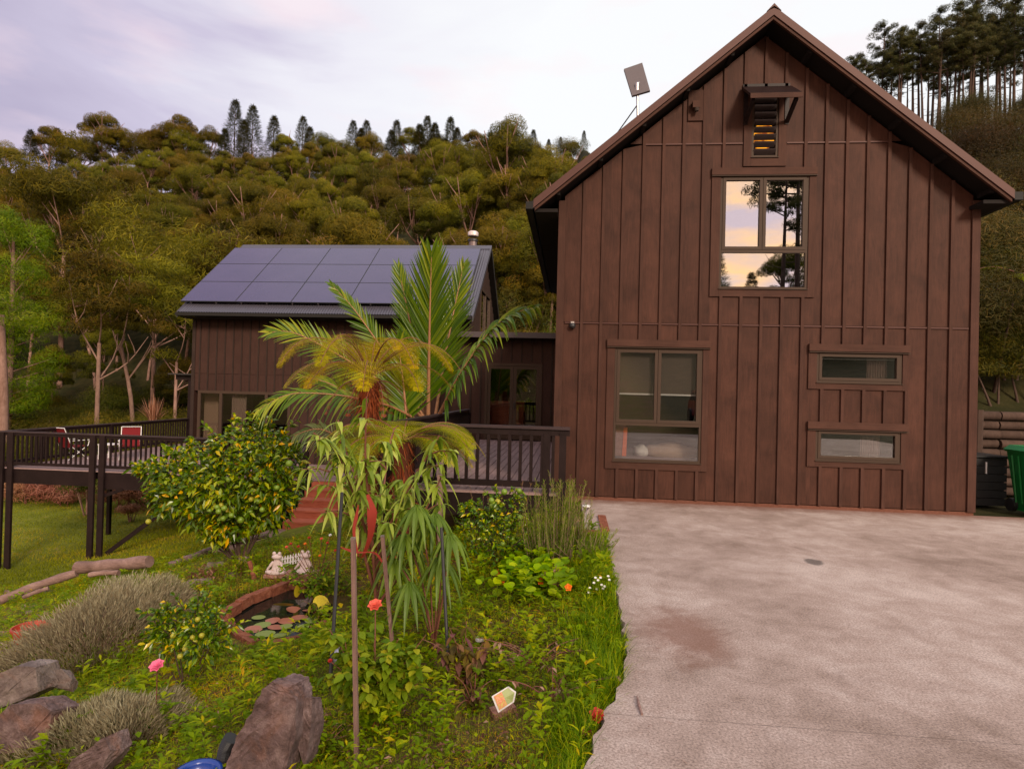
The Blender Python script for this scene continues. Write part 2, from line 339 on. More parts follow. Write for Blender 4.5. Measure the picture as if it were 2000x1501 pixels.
def water():
    m, t, o = newmat('dark_pond_water'); n = noise(t, coords(t), 9, 3)
    b = pbr(t, (.012, .014, .012), .06, .6, bump=n, bstr=.15, bdist=.01); t.links.new(b.outputs[0], o.inputs[0]); return m
m_water = water()
# ------------------------------------------------------------------ mesh helpers
def setp(o, label=None, cat=None, group=None, kind=None):
    if label: o['label'] = label
    if cat: o['category'] = cat
    if group: o['group'] = group
    if kind: o['kind'] = kind
    return o
def wloc(o):
    v = Vector((0, 0, 0))
    while o is not None: v += o.location; o = o.parent
    return v
def thing(name, label, cat, loc=(0, 0, 0), group=None):
    o = bpy.data.objects.new(name, None); COL.objects.link(o); o.location = tuple(float(v) for v in loc); o.empty_display_size = .1
    return setp(o, label, cat, group)
class MB:
    """collects quads/tris (world space) and links them as ONE mesh object"""
    def __init__(s): s.V = []; s.F = []; s.A = []; s.n = 0
    def add(s, V, F, a=None):
        V = np.asarray(V, float).reshape(-1, 3); F = np.asarray(F, int)
        s.V.append(V); s.F.append(F+s.n); s.A.append(np.full(len(V), .5) if a is None else np.broadcast_to(a, (len(V),))); s.n += len(V)
        return s
    def box(s, x0, x1, y0, y1, z0, z1):
        x = (x0, x1); y = (y0, y1); z = (z0, z1)
        V = [(x[i], y[j], z[k]) for k in (0, 1) for j in (0, 1) for i in (0, 1)]
        return s.add(V, [(0, 2, 3, 1), (4, 5, 7, 6), (0, 1, 5, 4), (2, 6, 7, 3), (0, 4, 6, 2), (1, 3, 7, 5)])
    def bar(s, p, q, w, h, up=(0, 0, 1)):
        p = np.array(p, float); q = np.array(q, float); d = q-p; d /= np.linalg.norm(d)
        u = np.array(up, float); sd_ = np.cross(d, u)
        if np.linalg.norm(sd_) < 1e-4: sd_ = np.cross(d, (1, 0, 0))
        sd_ /= np.linalg.norm(sd_); u = np.cross(sd_, d)
        c = [sd_*w/2*a+u*h/2*b for b in (-1, 1) for a in (-1, 1)]
        V = [p+k for k in c]+[q+k for k in c]
        return s.add(V, [(0, 1, 3, 2), (4, 6, 7, 5), (0, 4, 5, 1), (2, 3, 7, 6), (0, 2, 6, 4), (1, 5, 7, 3)])
    def tube(s, pts, rad, n=7, cap=True):
        pts = np.asarray(pts, float); m = len(pts); rad = np.broadcast_to(rad, (m,))
        tg = np.gradient(pts, axis=0); tg /= np.linalg.norm(tg, axis=1)[:, None]+1e-9
        ref = np.array([0, 0, 1.]) if abs(tg[:, 2]).mean() < .8 else np.array([1., 0, 0])
        a = np.cross(tg, ref); a /= np.linalg.norm(a, axis=1)[:, None]; b = np.cross(tg, a)
        th = np.arange(n)/n*2*math.pi
        V = pts[:, None]+rad[:, None, None]*(np.cos(th)[None, :, None]*a[:, None]+np.sin(th)[None, :, None]*b[:, None])
        i = np.arange(m-1)[:, None]*n; j = np.arange(n)[None]; k = (j+1) % n
        F = np.stack([i+j, i+n+j, i+n+k, i+k], -1).reshape(-1, 4)
        base = s.n; s.add(V.reshape(-1, 3), F)
        if cap:
            for e, rv in ((0, 1), (m-1, 0)):
                idx = list(range(e*n, e*n+n)); c = len(pts)
                s.add(np.vstack([V[e], pts[e]]), [(x, (x+1) % n, n, n) if rv else ((x+1) % n, x, n, n) for x in range(n)])
        return s
    def lathe(s, c, prof, n=16, sc=(1, 1)):
        th = np.arange(n)/n*2*math.pi; c = np.array(c, float)
        V = np.array([[c[0]+r*math.cos(t)*sc[0], c[1]+r*math.sin(t)*sc[1], c[2]+z] for r, z in prof for t in th])
        m = len(prof); F = [(i*n+j, i*n+(j+1) % n, (i+1)*n+(j+1) % n, (i+1)*n+j) for i in range(m-1) for j in range(n)]
        return s.add(V, F)
    def prism(s, poly, axis, a0, a1):
        """poly: 2-D outline; extruded along axis ('x','y','z') a0..a1"""
        n = len(poly)
        def mk(u, v, w): return {'x': (w, u, v), 'y': (u, w, v), 'z': (u, v, w)}[axis]
        V = [mk(u, v, a0) for u, v in poly]+[mk(u, v, a1) for u, v in poly]
        cu = sum(p[0] for p in poly)/n; cv = sum(p[1] for p in poly)/n
        V += [mk(cu, cv, a0), mk(cu, cv, a1)]
        F = [(i, (i+1) % n, n+(i+1) % n, n+i) for i in range(n)]
        F += [((i+1) % n, i, 2*n, 2*n) for i in range(n)]+[(n+i, n+(i+1) % n, 2*n+1, 2*n+1) for i in range(n)]
        return s.add(V, F)
    def mesh(s, name, mat, off=(0, 0, 0), smooth=False):
        V = np.concatenate(s.V)-np.array(off)[None]; F = np.concatenate([f if f.shape[1] == 4 else np.c_[f, f[:, 2]] for f in s.F])
        tri = F[:, 2] == F[:, 3]
        me = bpy.data.meshes.new(name); me.vertices.add(len(V)); me.vertices.foreach_set('co', V.ravel())
        cnt = np.where(tri, 3, 4); tot = int(cnt.sum())
        flat = F.ravel(); mask = np.ones((len(F), 4), bool); mask[tri, 3] = False
        me.loops.add(tot); me.loops.foreach_set('vertex_index', flat[mask.ravel()].astype(np.int32))
        me.polygons.add(len(F)); st = np.concatenate([[0], np.cumsum(cnt)[:-1]])
        me.polygons.foreach_set('loop_start', st.astype(np.int32)); me.polygons.foreach_set('loop_total', cnt.astype(np.int32))
        at = me.attributes.new('v', 'FLOAT', 'POINT'); at.data.foreach_set('value', np.concatenate(s.A).astype(np.float32))
        me.polygons.foreach_set('use_smooth', np.full(len(F), bool(smooth)))
        me.materials.append(mat); me.update(calc_edges=True)
        return me
    def build(s, name, mat, parent=None, label=None, cat=None, kind=None, smooth=False, loc=None, group=None):
        if parent is None:
            if loc is None:
                V = np.concatenate(s.V); loc = (*(V[:, :2].min(0)+V[:, :2].max(0))/2, V[:, 2].min())
            off = loc
        else: off = wloc(parent)
        o = bpy.data.objects.new(name, s.mesh(name, mat, off, smooth)); COL.objects.link(o)
        if parent is None: o.location = tuple(float(v) for v in loc)
        else: o.parent = parent
        return setp(o, label, cat, group, kind)
def unit(v): return v/(np.linalg.norm(v, axis=-1, keepdims=True)+1e-9)
def rdir(n): return unit(RNG.normal(size=(n, 3)))
PROF = {'leaf': lambda t: np.sin(math.pi*np.clip(t*.93+.05, 0, 1))**.8, 'blade': lambda t: (1-t*.97), 'lance': lambda t: np.clip(np.sin(math.pi*(t*.9+.07)**.75), 0.03, 1), 'round': lambda t: np.sqrt(np.clip(1-(2*t-1)**2, .01, 1))}
def strips(mb, C, D, N, L, W, v, seg=2, droop=0., prof='leaf', fold=0.0):
    C = np.asarray(C, float); n = len(C); D = unit(np.asarray(D, float)); S = unit(np.cross(D, np.asarray(N, float)))
    L = np.broadcast_to(L, (n,)); W = np.broadcast_to(W, (n,)); v = np.broadcast_to(v, (n,)); droop = np.broadcast_to(droop, (n,))
    t = np.linspace(0, 1, seg+1); w = PROF[prof](t)
    ctr = C[:, None]+D[:, None]*(L[:, None]*t)[:, :, None]
    ctr[..., 2] -= droop[:, None]*L[:, None]*t**2
    off = S[:, None]*(W[:, None]*w/2)[:, :, None]
    if fold:
        Nn = unit(np.cross(S, D)); up = Nn[:, None]*(W[:, None]*w/2*fold)[:, :, None]
        V = np.stack([ctr-off+up, ctr, ctr+off+up], 2).reshape(-1, 3); k = 3
    else:
        V = np.stack([ctr-off, ctr+off], 2).reshape(-1, 3); k = 2
    b = (np.arange(n)*(seg+1)*k)[:, None]+(np.arange(seg)*k)[None]
    F = np.stack([b, b+1, b+1+k, b+k], -1).reshape(-1, 4)
    if fold: F = np.concatenate([F, np.stack([b+1, b+2, b+2+k, b+1+k], -1).reshape(-1, 4)])
    mb.add(V, F, np.repeat(v, (seg+1)*k)); return mb
def curve(pts, n):
    pts = np.asarray(pts, float)
    if len(pts) == 2: pts = np.vstack([pts[0], pts.mean(0), pts[1]])
    d = np.r_[0, np.cumsum(np.linalg.norm(np.diff(pts, axis=0), axis=1))]; d /= d[-1]
    t = np.linspace(0, 1, n); out = np.stack([np.interp(t, d, pts[:, i]) for i in range(3)], 1)
    for _ in range(max(1, n//5)):
        out[1:-1] = (out[:-2]+2*out[1:-1]+out[2:])/4
    return out
def copy_tree(root, loc, rz=0, sc=1.0, label=None, szy=None):
    r = root.copy(); COL.objects.link(r); r.location = tuple(float(v) for v in loc); r.rotation_euler = (0, 0, rz); r.scale = (sc, sc, sc*(szy or 1))
    if label: r['label'] = label
    for ch in list(root.children):
        c = ch.copy(); COL.objects.link(c); c.parent = r
        for g in list(ch.children): d = g.copy(); COL.objects.link(d); d.parent = c
    return r
# ================================================================== GROUND
def grid(xs, ys):
    X, Y = np.meshgrid(xs, ys); Z = T(X, Y); V = np.stack([X, Y, Z], -1).reshape(-1, 3)
    w = len(xs); i = np.arange(len(ys)-1)[:, None]*w+np.arange(w-1)[None]
    return V, np.stack([i, i+1, i+1+w, i+w], -1).reshape(-1, 4)
xs = np.unique(np.r_[np.linspace(-420, -60, 16), np.linspace(-60, -16, 34), np.linspace(-16, 1.2, 150), np.linspace(1.2, 8, 22), np.linspace(8, 60, 34), np.linspace(60, 260, 12)])
ys = np.unique(np.r_[np.linspace(-160, -6, 16), np.linspace(-6, 1.2, 14), np.linspace(1.2, 17, 130), np.linspace(17, 60, 60), np.linspace(60, 240, 60), np.linspace(240, 420, 10)])
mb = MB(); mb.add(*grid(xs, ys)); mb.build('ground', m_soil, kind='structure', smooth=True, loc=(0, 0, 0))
# driveway slab
ey = np.r_[-14, -5, np.linspace(1.0, 7.25, 26)]
poly = [(float(edge_x(y))+.012*math.sin(y*23), float(y)) for y in ey]+[(.20, 7.30), (.19, 9.40), (9.5, 9.40), (9.5, 9.6), (12, 9.4), (12, -14)]
mb = MB()
outline = poly
n = len(outline)
# triangulate as strips in Y: left edge -> x=12
L_ = [(float(edge_x(y))+.012*math.sin(y*23)+.008*math.sin(y*61), float(y)) for y in np.r_[-14, -8, -4, np.linspace(1.0, 7.25, 90)]]+[(.20, 7.27), (.19, 9.47)]
V = []; F = []
for i, (x, y) in enumerate(L_): V += [(x, y, 0), (12, y, 0), (x-.01, y, -.14)]
for i in range(len(L_)-1):
    a = 3*i; F += [(a, a+1, a+4, a+3), (a+2, a, a+3, a+5)]
mb.add(V, F); mb.build('driveway', m_conc, kind='structure', loc=(0, 0, 0))
# ================================================================== BARN-LIKE HOUSE
HY = 9.45
def R(px, py, Y=HY): p = P(px, py, Y); return p[0], p[2]
XL, XR, XC = -.235, 5.79, 2.765
TAN = (7.21-4.46)/3.37; ROOFT = .13/math.cos(math.atan(TAN))
def roof_z(x): return 7.21-abs(x-XC)*TAN
def wall_top(x): return roof_z(x)-ROOFT-.02
house = thing('timber_house', 'tall steep gabled house clad in reddish brown battened plywood beside the concrete driveway', 'house', (XC, HY, 0))
bxs = [.131+.2945*k for k in range(19)]
def rect(l, r, t, b): return (R(*l)[0], R(*r)[0], R(*b)[1], R(*t)[1])   # x0,x1,z0,z1
wins = {
 'low':  dict(out=rect((1183.5, 800), (1382, 800), (1287, 664), (1282, 917)), fr=rect((1199, 790), (1370, 790), (1287, 679), (1284, 902)), head=(R(1186.5, 664)[0], R(1387, 664)[0])),
 'up':   dict(out=rect((1388, 450), (1592, 450), (1492, 329), (1489, 580)), fr=rect((1405.5, 455), (1577.5, 455), (1492, 342), (1489, 564.5)), head=(R(1390.5, 330)[0], R(1594, 330)[0])),
 'lou':  dict(out=rect((1452, 280), (1535, 280), (1495, 172), (1492, 325.4)), fr=rect((1467.5, 280), (1519, 280), (1495, 185), (1492, 308)), head=None),
 's1':   dict(out=rect((1578, 710), (1770, 710), (1675, 673), (1672, 761)), fr=rect((1594.5, 715), (1761, 715), (1677, 687.5), (1675, 748)), head=(R(1579.6, 673)[0], R(1775, 673)[0])),
 's2':   dict(out=rect((1575.5, 870), (1767, 870), (1675, 825), (1670, 913)), fr=rect((1592, 870), (1757.5, 870), (1675, 838.5), (1673, 901)), head=(R(1576.8, 826)[0], R(1772, 826)[0])),
}
def cell(xa, xb, za, zb):
    cuts = sorted({xa, xb} | {c for w in wins.values() for c in w['out'][:2] if xa < c < xb} | ({XC} if xa < XC < xb else set()))
    out = []
    for a, b in zip(cuts[:-1], cuts[1:]):
        iv = [(za, zb)]
        for w in wins.values():
            x0, x1, z0, z1 = w['out']
            if x0 < (a+b)/2 < x1:
                nv = []
                for p, q in iv:
                    if z1 <= p or z0 >= q: nv.append((p, q)); continue
                    if p < z0: nv.append((p, z0))
                    if z1 < q: nv.append((z1, q))
                iv = nv
        for p, q in iv:
            ta, tb = min(q, wall_top(a)), min(q, wall_top(b))
            if max(ta, tb) <= p+.01: continue
            if ta < p: a2 = XC+math.copysign((7.21-ROOFT-.02-p)/TAN, a-XC); pl = [(a2, p), (b, p), (b, tb)]
            elif tb < p: b2 = XC+math.copysign((7.21-ROOFT-.02-p)/TAN, b-XC); pl = [(a, p), (b2, p), (a, ta)]
            else: pl = [(a, p), (b, p), (b, tb), (a, ta)]
            out.append(MB().prism(pl, 'y', HY, HY+.02))
    return out
cols = [XL+.07]+bxs+[XR-.07]
for a, b in zip(cols[:-1], cols[1:]):
    for za, zb in ((.06, 2.695), (2.705, 5.415), (5.425, 7.2)):
        for c in cell(a+.001, b-.001, za, zb): c.build('panel', m_ply, house)
def vstrip(x0, x1, y0, y1, z0, z1, name, mat, skip=True):
    iv = [(z0, z1)]
    if skip:
        for w in wins.values():
            a, b, c, d = w['out']
            if a-.01 < (x0+x1)/2 < b+.01:
                nv = []
                for p, q in iv:
                    if d <= p or c >= q: nv.append((p, q)); continue
                    if p < c: nv.append((p, c))
                    if d < q: nv.append((d, q))
                iv = nv
    for p, q in iv:
        if q-p < .05: continue
        MB().box(x0, x1, y0, y1, p, q).build(name, mat, house)
for x in bxs: vstrip(x-.022, x+.022, HY-.030, HY-.001, .055, min(wall_top(x-.022), wall_top(x+.022)), 'batten', m_batten)
for x0, x1 in ((XL-.02, XL+.09), (XR-.09, XR+.02)): vstrip(x0, x1, HY-.028, HY-.001, .05, min(wall_top(x0), wall_top(x1)), 'corner_board', m_batten, False)
for z in (2.70, 5.42):
    mb = MB(); pts = [XL+.09]+bxs+[XR-.09]
    for a, b in zip(pts[:-1], pts[1:]):
        if any(w['out'][0] < (a+b)/2 < w['out'][1] and w['out'][2] < z < w['out'][3] for w in wins.values()): continue
        if min(roof_z(a), roof_z(b)) < z+.2: continue
        mb.box(a+.022, b-.022, HY-.020, HY+.001, z-.022, z-.002)
    mb.build('joint_flashing', m_roofb, house)
# foundation nib
MB().box(XL-.01, XR+.01, HY+.0, HY+.05, -.05, .048).build('foundation', plain('rusty_foundation', (.15, .065, .045), .9, .1, 0, 30, .4), house)
# inner shell
mb = MB()
mb.box(XL, XL+.1, HY+.022, 16.4, -.1, 4.2); mb.box(XR-.1, XR, HY+.022, 16.4, -.1, 4.2); mb.box(XL, XR, 16.4, 16.5, -.1, 4.2)
mb.build('side_walls', m_ply, house)
mb = MB(); mb.prism([(XL, 4.2), (XR, 4.2), (XC, wall_top(XC))], 'y', 16.4, 16.5); mb.build('rear_gable', m_ply, house)
mb = MB(); mb.box(XL+.1, XR-.1, HY+.03, 16.4, 2.62, 2.72); mb.box(XL+.1, XR-.1, HY+.03, 16.4, -.05, .10); mb.box(XL+.1, XR-.1, 12.4, 12.5, .1, 2.62); mb.box(2.9, 3.0, HY+.03, 12.4, .1, 2.62)
mb.box(XL+.1, XR-.1, 12.4, 12.5, 2.72, 5.2)
mb.build('interior_partitions', m_dark, house)
# roof
VY = 9.10; RB = 16.75; EX = 3.37
for sgn, EX in ((-1, 3.37), (1, 3.24)):
    mb = MB(); xe = XC+sgn*EX
    npf = int((RB-VY)/.095)
    # corrugated sheet, ribs run down the slope
    ysr = np.linspace(VY, RB, npf*2+1); zz = .018*(np.arange(len(ysr)) % 2)
    V = [(XC, y, 7.21+z) for y, z in zip(ysr, zz)]+[(xe, y, 7.21-EX*TAN+z) for y, z in zip(ysr, zz)]
    m_ = len(ysr); mb.add(V, [(i, i+1, m_+i+1, m_+i) for i in range(m_-1)])
    rf = mb.build('roof', m_roofb, house)
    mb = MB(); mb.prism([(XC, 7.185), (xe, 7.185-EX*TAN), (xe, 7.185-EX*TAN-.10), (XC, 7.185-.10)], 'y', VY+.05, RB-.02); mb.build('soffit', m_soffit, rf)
    dn = .095/math.cos(math.atan(TAN))
    mb = MB(); mb.prism([(XC, 7.235), (xe+sgn*.02, 7.235-(EX+.02)*TAN), (xe+sgn*.02, 7.235-(EX+.02)*TAN-dn), (XC, 7.235-dn)], 'y', VY-.03, VY)
    mb.prism([(XC, 7.237), (xe+sgn*.02, 7.237-(EX+.02)*TAN), (xe+sgn*.02, 7.237-(EX+.02)*TAN-.02), (XC, 7.237-.02)], 'y', VY+.0002, VY+.16); mb.build('barge_flashing', m_roofb, rf)
    mb = MB(); mb.prism([(XC, 7.235-dn-.012), (xe, 7.235-EX*TAN-dn-.012), (xe, 7.235-EX*TAN-dn-.055), (XC, 7.235-dn-.055)], 'y', VY-.012, VY+.03); mb.build('barge_board', m_trimh, rf)
    # rafter lookouts under the overhang
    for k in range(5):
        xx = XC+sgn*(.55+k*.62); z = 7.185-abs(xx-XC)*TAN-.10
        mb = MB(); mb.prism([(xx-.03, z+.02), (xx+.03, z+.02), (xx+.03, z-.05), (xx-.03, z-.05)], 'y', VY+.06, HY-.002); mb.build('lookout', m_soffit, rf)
    mb = MB(); gx = xe+sgn*.02; gz = 7.21-EX*TAN
    mb.box(min(gx, gx+sgn*.11), max(gx, gx+sgn*.11), VY-.02, RB, gz-.13, gz-.115); mb.box(min(gx+sgn*.10, gx+sgn*.115), max(gx+sgn*.10, gx+sgn*.115), VY-.02, RB, gz-.13, gz-.02)
    mb.box(min(gx, gx+sgn*.012), max(gx, gx+sgn*.012), VY-.02, RB, gz-.13, gz+.0); mb.box(min(gx, gx+sgn*.112), max(gx, gx+sgn*.112), VY-.03, VY-.021, gz-.13, gz-.02)
    mb.build('gutter', m_gutter, rf)
    mb = MB(); sx0, sx1 = sorted((xe-sgn*.012, XC+sgn*(XR-XC)-sgn*.0))
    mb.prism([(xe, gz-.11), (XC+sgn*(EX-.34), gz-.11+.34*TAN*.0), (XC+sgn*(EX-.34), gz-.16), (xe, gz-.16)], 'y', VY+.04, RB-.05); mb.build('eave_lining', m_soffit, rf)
mb = MB(); mb.prism([(XC-.10, 7.235-.10*TAN+.012), (XC, 7.275), (XC+.10, 7.235-.10*TAN+.012), (XC, 7.235)], 'y', VY-.035, RB); mb.build('ridge_cap', m_roofb, house)
# windows
def window(w, label, glz, layout):
    x0, x1, z0, z1 = w['out']; f = w['fr']; hb = w['head']
    o = MB(); zt = z1-.0
    win = bpy.data.objects.new('window', None); COL.objects.link(win); win.parent = house; win.location = (0, 0, 0); win['label'] = label
    hz = .105 if hb else 0
    if x0 < f[0]: MB().box(x0, f[0]-.003, HY-.026, HY+.03, z0, z1-hz-.022).build('trim_board', m_trim, win); MB().box(f[1]+.003, x1, HY-.026, HY+.03, z0, z1-hz-.022).build('trim_board', m_trim, win)
    MB().box(f[0]-.002, f[1]+.002, HY-.026, HY+.03, z0, f[2]-.012).build('trim_board', m_trimh, win)
    if hb:
        MB().box(hb[0]-.005, hb[1]+.005, HY-.048, HY+.03, z1-hz, z1).build('head_board', m_trimh, win)
        MB().box(hb[0]-.005, hb[1]+.005, HY-.055, HY+.0, z1-hz-.02, z1-hz-.010).build('head_flashing', m_alu, win)
    MB().box(f[0]-.01, f[1]+.01, HY-.045, HY+.01, f[2]-.010, f[2]).build('sill', m_alu, win)
    t = .032
    mb = MB()
    mb.box(f[0], f[0]+t, HY-.012, HY+.05, f[2]+.001, f[3]); mb.box(f[1]-t, f[1], HY-.012, HY+.05, f[2]+.001, f[3])
    mb.box(f[0]+t, f[1]-t, HY-.012, HY+.05, f[2]+.001, f[2]+t); mb.box(f[0]+t, f[1]-t, HY-.012, HY+.05, f[3]-t, f[3]); mb.build('frame', m_alu, win)
    a, b, c, d = f[0]+t, f[1]-t, f[2]+t, f[3]-t
    def sash(a, b, c, d, s=.045, y=-.02):
        mb = MB(); mb.box(a, a+s, HY+y, HY+.04, c, d); mb.box(b-s, b, HY+y, HY+.04, c, d); mb.box(a+s, b-s, HY+y, HY+.04, c, c+s); mb.box(a+s, b-s, HY+y, HY+.04, d-s, d); mb.build('sash', m_alu, win)
        MB().box(a+s-.004, b-s+.004, HY+.012, HY+.018, c+s-.004, d-s+.004).build('pane', glz, win)
    if layout == 'two_over_one':
        xm = w['xm']; zm = w['zm']
        MB().box(a, b, HY-.014, HY+.05, zm-.022, zm+.022).build('rail', m_alu, win)
        MB().box(a-.002, b+.002, HY+.012, HY+.018, c-.002, zm-.021).build('pane', glz, win)
        sash(a+.002, xm-.003, zm+.024, d-.002); sash(xm+.003, b-.002, zm+.024, d-.002)
    elif layout == 'one': sash(a+.002, b-.002, c+.002, d-.002, .04)
    elif layout == 'louvre':
        n = 8; h = (d-c)/n
        for k in range(n):
            zc = c+h*(k+.5); ang = math.radians(38)
            mb = MB(); mb.bar((a, HY+.02-.055*math.cos(ang)*.6, zc), (b, HY+.02-.055*math.cos(ang)*.6, zc), .10, .006, up=(0, math.sin(ang), math.cos(ang))); mb.build('louvre_blade', m_lglass, win)
    return win
m_lglass = plain('dusty_louvre_glass', (.06, .045, .045), .2, .5)
w = wins['low']; w['xm'] = R(1284, 760)[0]; w['zm'] = R(1284, 829)[1]; wl = window(w, 'large ground floor window of two sashes over one pane', m_glass, 'two_over_one')
w = wins['up']; w['xm'] = R(1489, 420)[0]; w['zm'] = R(1489, 491)[1]; window(w, 'large upper window mirroring the sunset sky', m_glassr, 'two_over_one')
window(wins['lou'], 'narrow louvre window under a small hood', m_glass, 'louvre')
window(wins['s1'], 'upper of the two slit windows', m_glass, 'one'); window(wins['s2'], 'lower of the two slit windows', m_glass, 'one')
# hood over louvre window
hood = bpy.data.objects.new('window_hood', None); COL.objects.link(hood); hood.parent = house
hx0, hz0 = R(1453.5, 174); hx1, _ = R(1538, 172); fx0, fz = R(1460, 187, HY-.47); fx1, _ = R(1561, 187, HY-.47); fz = R(1510, 187.5, HY-.47)[1]; hx0 -= .02; hx1 += .03
MB().bar(((hx0+hx1)/2, HY-.03, hz0), ((hx0+hx1)/2, HY-.48, fz+.02), hx1-hx0+.04, .035).build('hood_board', m_rail, hood)
MB().box(hx0-.02, hx1+.02, HY-.50, HY-.482, fz-.035, fz+.035).build('hood_fascia', m_trimh, hood)
MB().box(hx0+.0, hx1+.0, HY-.03, HY-.001, hz0-.0, hz0+.06).build('ledger', m_rail, hood)
zb = R(1500, 241)[1]
for x in (hx0+.04, hx1-.04):
    MB().bar((x, HY-.02, zb), (x, HY-.42, fz-.01), .05, .05).build('bracket', m_rail, hood)
    MB().box(x-.03, x+.03, HY-.04, HY-.022, zb-.03, hz0-.02).build('bracket_plate', m_rail, hood)
# small vent and its packing board
vx, vz = R(1357, 210)
MB().box(vx-.10, vx+.12, HY-.026, HY-.001, R(1357, 237)[1], vz+.25).build('vent_board', m_trim, house)
vo = MB().box(vx-.05, vx+.05, HY-.12, HY-.027, vz-.05, vz+.05).build('vent', m_trimh, house)
MB().lathe((vx+.01, HY-.10, vz-.10), [(.0, 0), (.03, 0), (.035, .05)], 10).build('vent_spout', m_dark, vo)
# ---- things on / inside the front house
sx_, sz_ = R(1118, 636)
t_ = thing('security_sensor', 'small round dark motion sensor on the brown wall near its left corner', 'sensor', (sx_, HY, sz_))
mb = MB(); mb.lathe((sx_, HY-.05, sz_-.05), [(0, 0), (.035, .01), (.05, .04), (.04, .08), (0, .09)], 12); mb.build('sensor_dome', m_plasticb, t_, smooth=True)
MB().box(sx_-.025, sx_+.025, HY-.06, HY-.002, sz_-.0, sz_+.06).build('sensor_bracket', m_steel, t_)
# blinds with white bottom rail in ground floor window
f = wins['low']['fr']; zr = R(1240, 769)[1]
for a, b, who in ((f[0]+.06, wins['low']['xm']-.05, 'left'), (wins['low']['xm']+.05, f[1]-.06, 'right')):
    t_ = thing('roller_blind', 'half lowered brown roller blind with white bottom rail, %s sash of the ground floor window' % who, 'blind', ((a+b)/2, HY+.12, zr))
    MB().box(a-.04, b+.04, HY+.10, HY+.103, zr+.012, f[3]).build('blind_cloth', plain('blind_cloth', (.12, .085, .07), .9), t_) if 'blind_cloth' not in MATS else MB().box(a-.04, b+.04, HY+.10, HY+.103, zr+.012, f[3]).build('blind_cloth', MATS['blind_cloth'], t_)
    MB().box(a-.04, b+.04, HY+.092, HY+.11, zr-.012, zr+.012).build('bottom_rail', m_white, t_)
bed = thing('bed', 'low bed with patterned beige blanket seen through the ground floor window', 'bed', ((f[0]+f[1])/2+.1, HY+.9, .10))
MB().box(f[0]-.1, f[1]+.5, HY+.30, HY+1.9, .10, f[2]+.04).build('mattress', plain('mauve_sheet', (.26, .19, .22), .9), bed)
def blanket():
    m, t, o = newmat('patterned_blanket'); co = coords(t); wv = nn(t, 'ShaderNodeTexWave'); wv.inputs['Scale'].default_value = 22; wv.inputs['Distortion'].default_value = 6; wv.inputs['Detail'].default_value = 3; t.links.new(co, wv.inputs[0])
    b = pbr(t, ramp(t, wv.outputs['Fac'], [(.35, (.22, .14, .10)), (.6, (.58, .42, .32))]), .9, .1); t.links.new(b.outputs[0], o.inputs[0]); return m
bx = R(1330, 862)
def pillow(name, c, s, mat, parent, seed=1):
    n = 18; th = np.linspace(0, math.pi, 12); ph = np.arange(n)/n*2*math.pi
    V = []; 
    for a in th:
        for p_ in ph:
            x, y, z = math.sin(a)*math.cos(p_), math.sin(a)*math.sin(p_), math.cos(a)
            q = .65; V.append((c[0]+s[0]*math.copysign(abs(x)**q, x), c[1]+s[1]*math.copysign(abs(y)**q, y), c[2]+s[2]*z*(1+.15*math.sin(7*x+seed))))
    F = [(i*n+j, i*n+(j+1) % n, (i+1)*n+(j+1) % n, (i+1)*n+j) for i in range(11) for j in range(n)]
    return MB().add(V, F).build(name, mat, parent, smooth=True)
pillow('blanket', (bx[0]-.05, HY+.62, f[2]+.10), (.42, .28, .14), blanket(), bed)
pillow('pillow', (bx[0]-.52, HY+.60, f[2]+.10), (.12, .2, .10), m_white, bed)
t_ = thing('orange_towel', 'orange towel hanging just inside the left edge of the ground floor window', 'towel', (f[0]+.16, HY+.2, f[2]+.05))
mb = MB(); mb.prism([(f[0]+.05, f[2]+.06), (f[0]+.19, f[2]+.06), (f[0]+.21, f[2]+.50), (f[0]+.15, f[2]+.62), (f[0]+.05, f[2]+.64)], 'y', HY+.16, HY+.20); mb.build('towel_back', plain('pinkish_cloth', (.30, .14, .11), .9), t_)
mb = MB(); mb.prism([(f[0]+.15, f[2]+.06), (f[0]+.215, f[2]+.06), (f[0]+.225, f[2]+.50), (f[0]+.17, f[2]+.50)], 'y', HY+.14, HY+.155); mb.build('towel_fold', plain('orange_cloth', (.75, .15, .05), .9), t_)
def curtain(x0, x1, z0, z1, lab):
    t = thing('curtain', lab, 'curtain', ((x0+x1)/2, HY+.15, z0)); n = 40; xs_ = np.linspace(x0, x1, n); ys_ = HY+.16+.018*np.sin(np.arange(n)*1.25)
    V = [(x, y, z0) for x, y in zip(xs_, ys_)]+[(x, y, z1) for x, y in zip(xs_, ys_)]
    MB().add(V, [(i, i+1, n+i+1, n+i) for i in range(n-1)]).build('drape', m_curt, t, smooth=True)
    MB().bar((x0-.7, HY+.12, z1-.05), (x1+.1, HY+.12, z1-.05), .012, .012).build('curtain_rod', m_white, t)
f = wins['s1']['fr']; curtain(R(1703, 715)[0], R(1742, 715)[0], f[2]-.1, f[3]-.05, 'pale pleated curtain inside the upper slit window')
f = wins['s2']['fr']; curtain(R(1690, 870)[0], R(1728, 870)[0], f[2]-.1, f[3]+.1, 'pale pleated curtain inside the lower slit window')
lx, lz = R(1490, 262, HY+.6)
m_, t__, o__ = newmat('lit_amber_shade'); e_ = nn(t__, 'ShaderNodeEmission'); e_.inputs[1].default_value = .8
t__.links.new(ramp(t__, noise(t__, coords(t__), 6), [(.4, (.25, .04, .004)), (.6, (1.0, .38, .02))]), e_.inputs[0]); t__.links.new(e_.outputs[0], o__.inputs[0])
t_ = thing('lamp', 'amber lamp glowing inside the narrow louvre window', 'lamp', (lx, HY+.6, lz-.25))
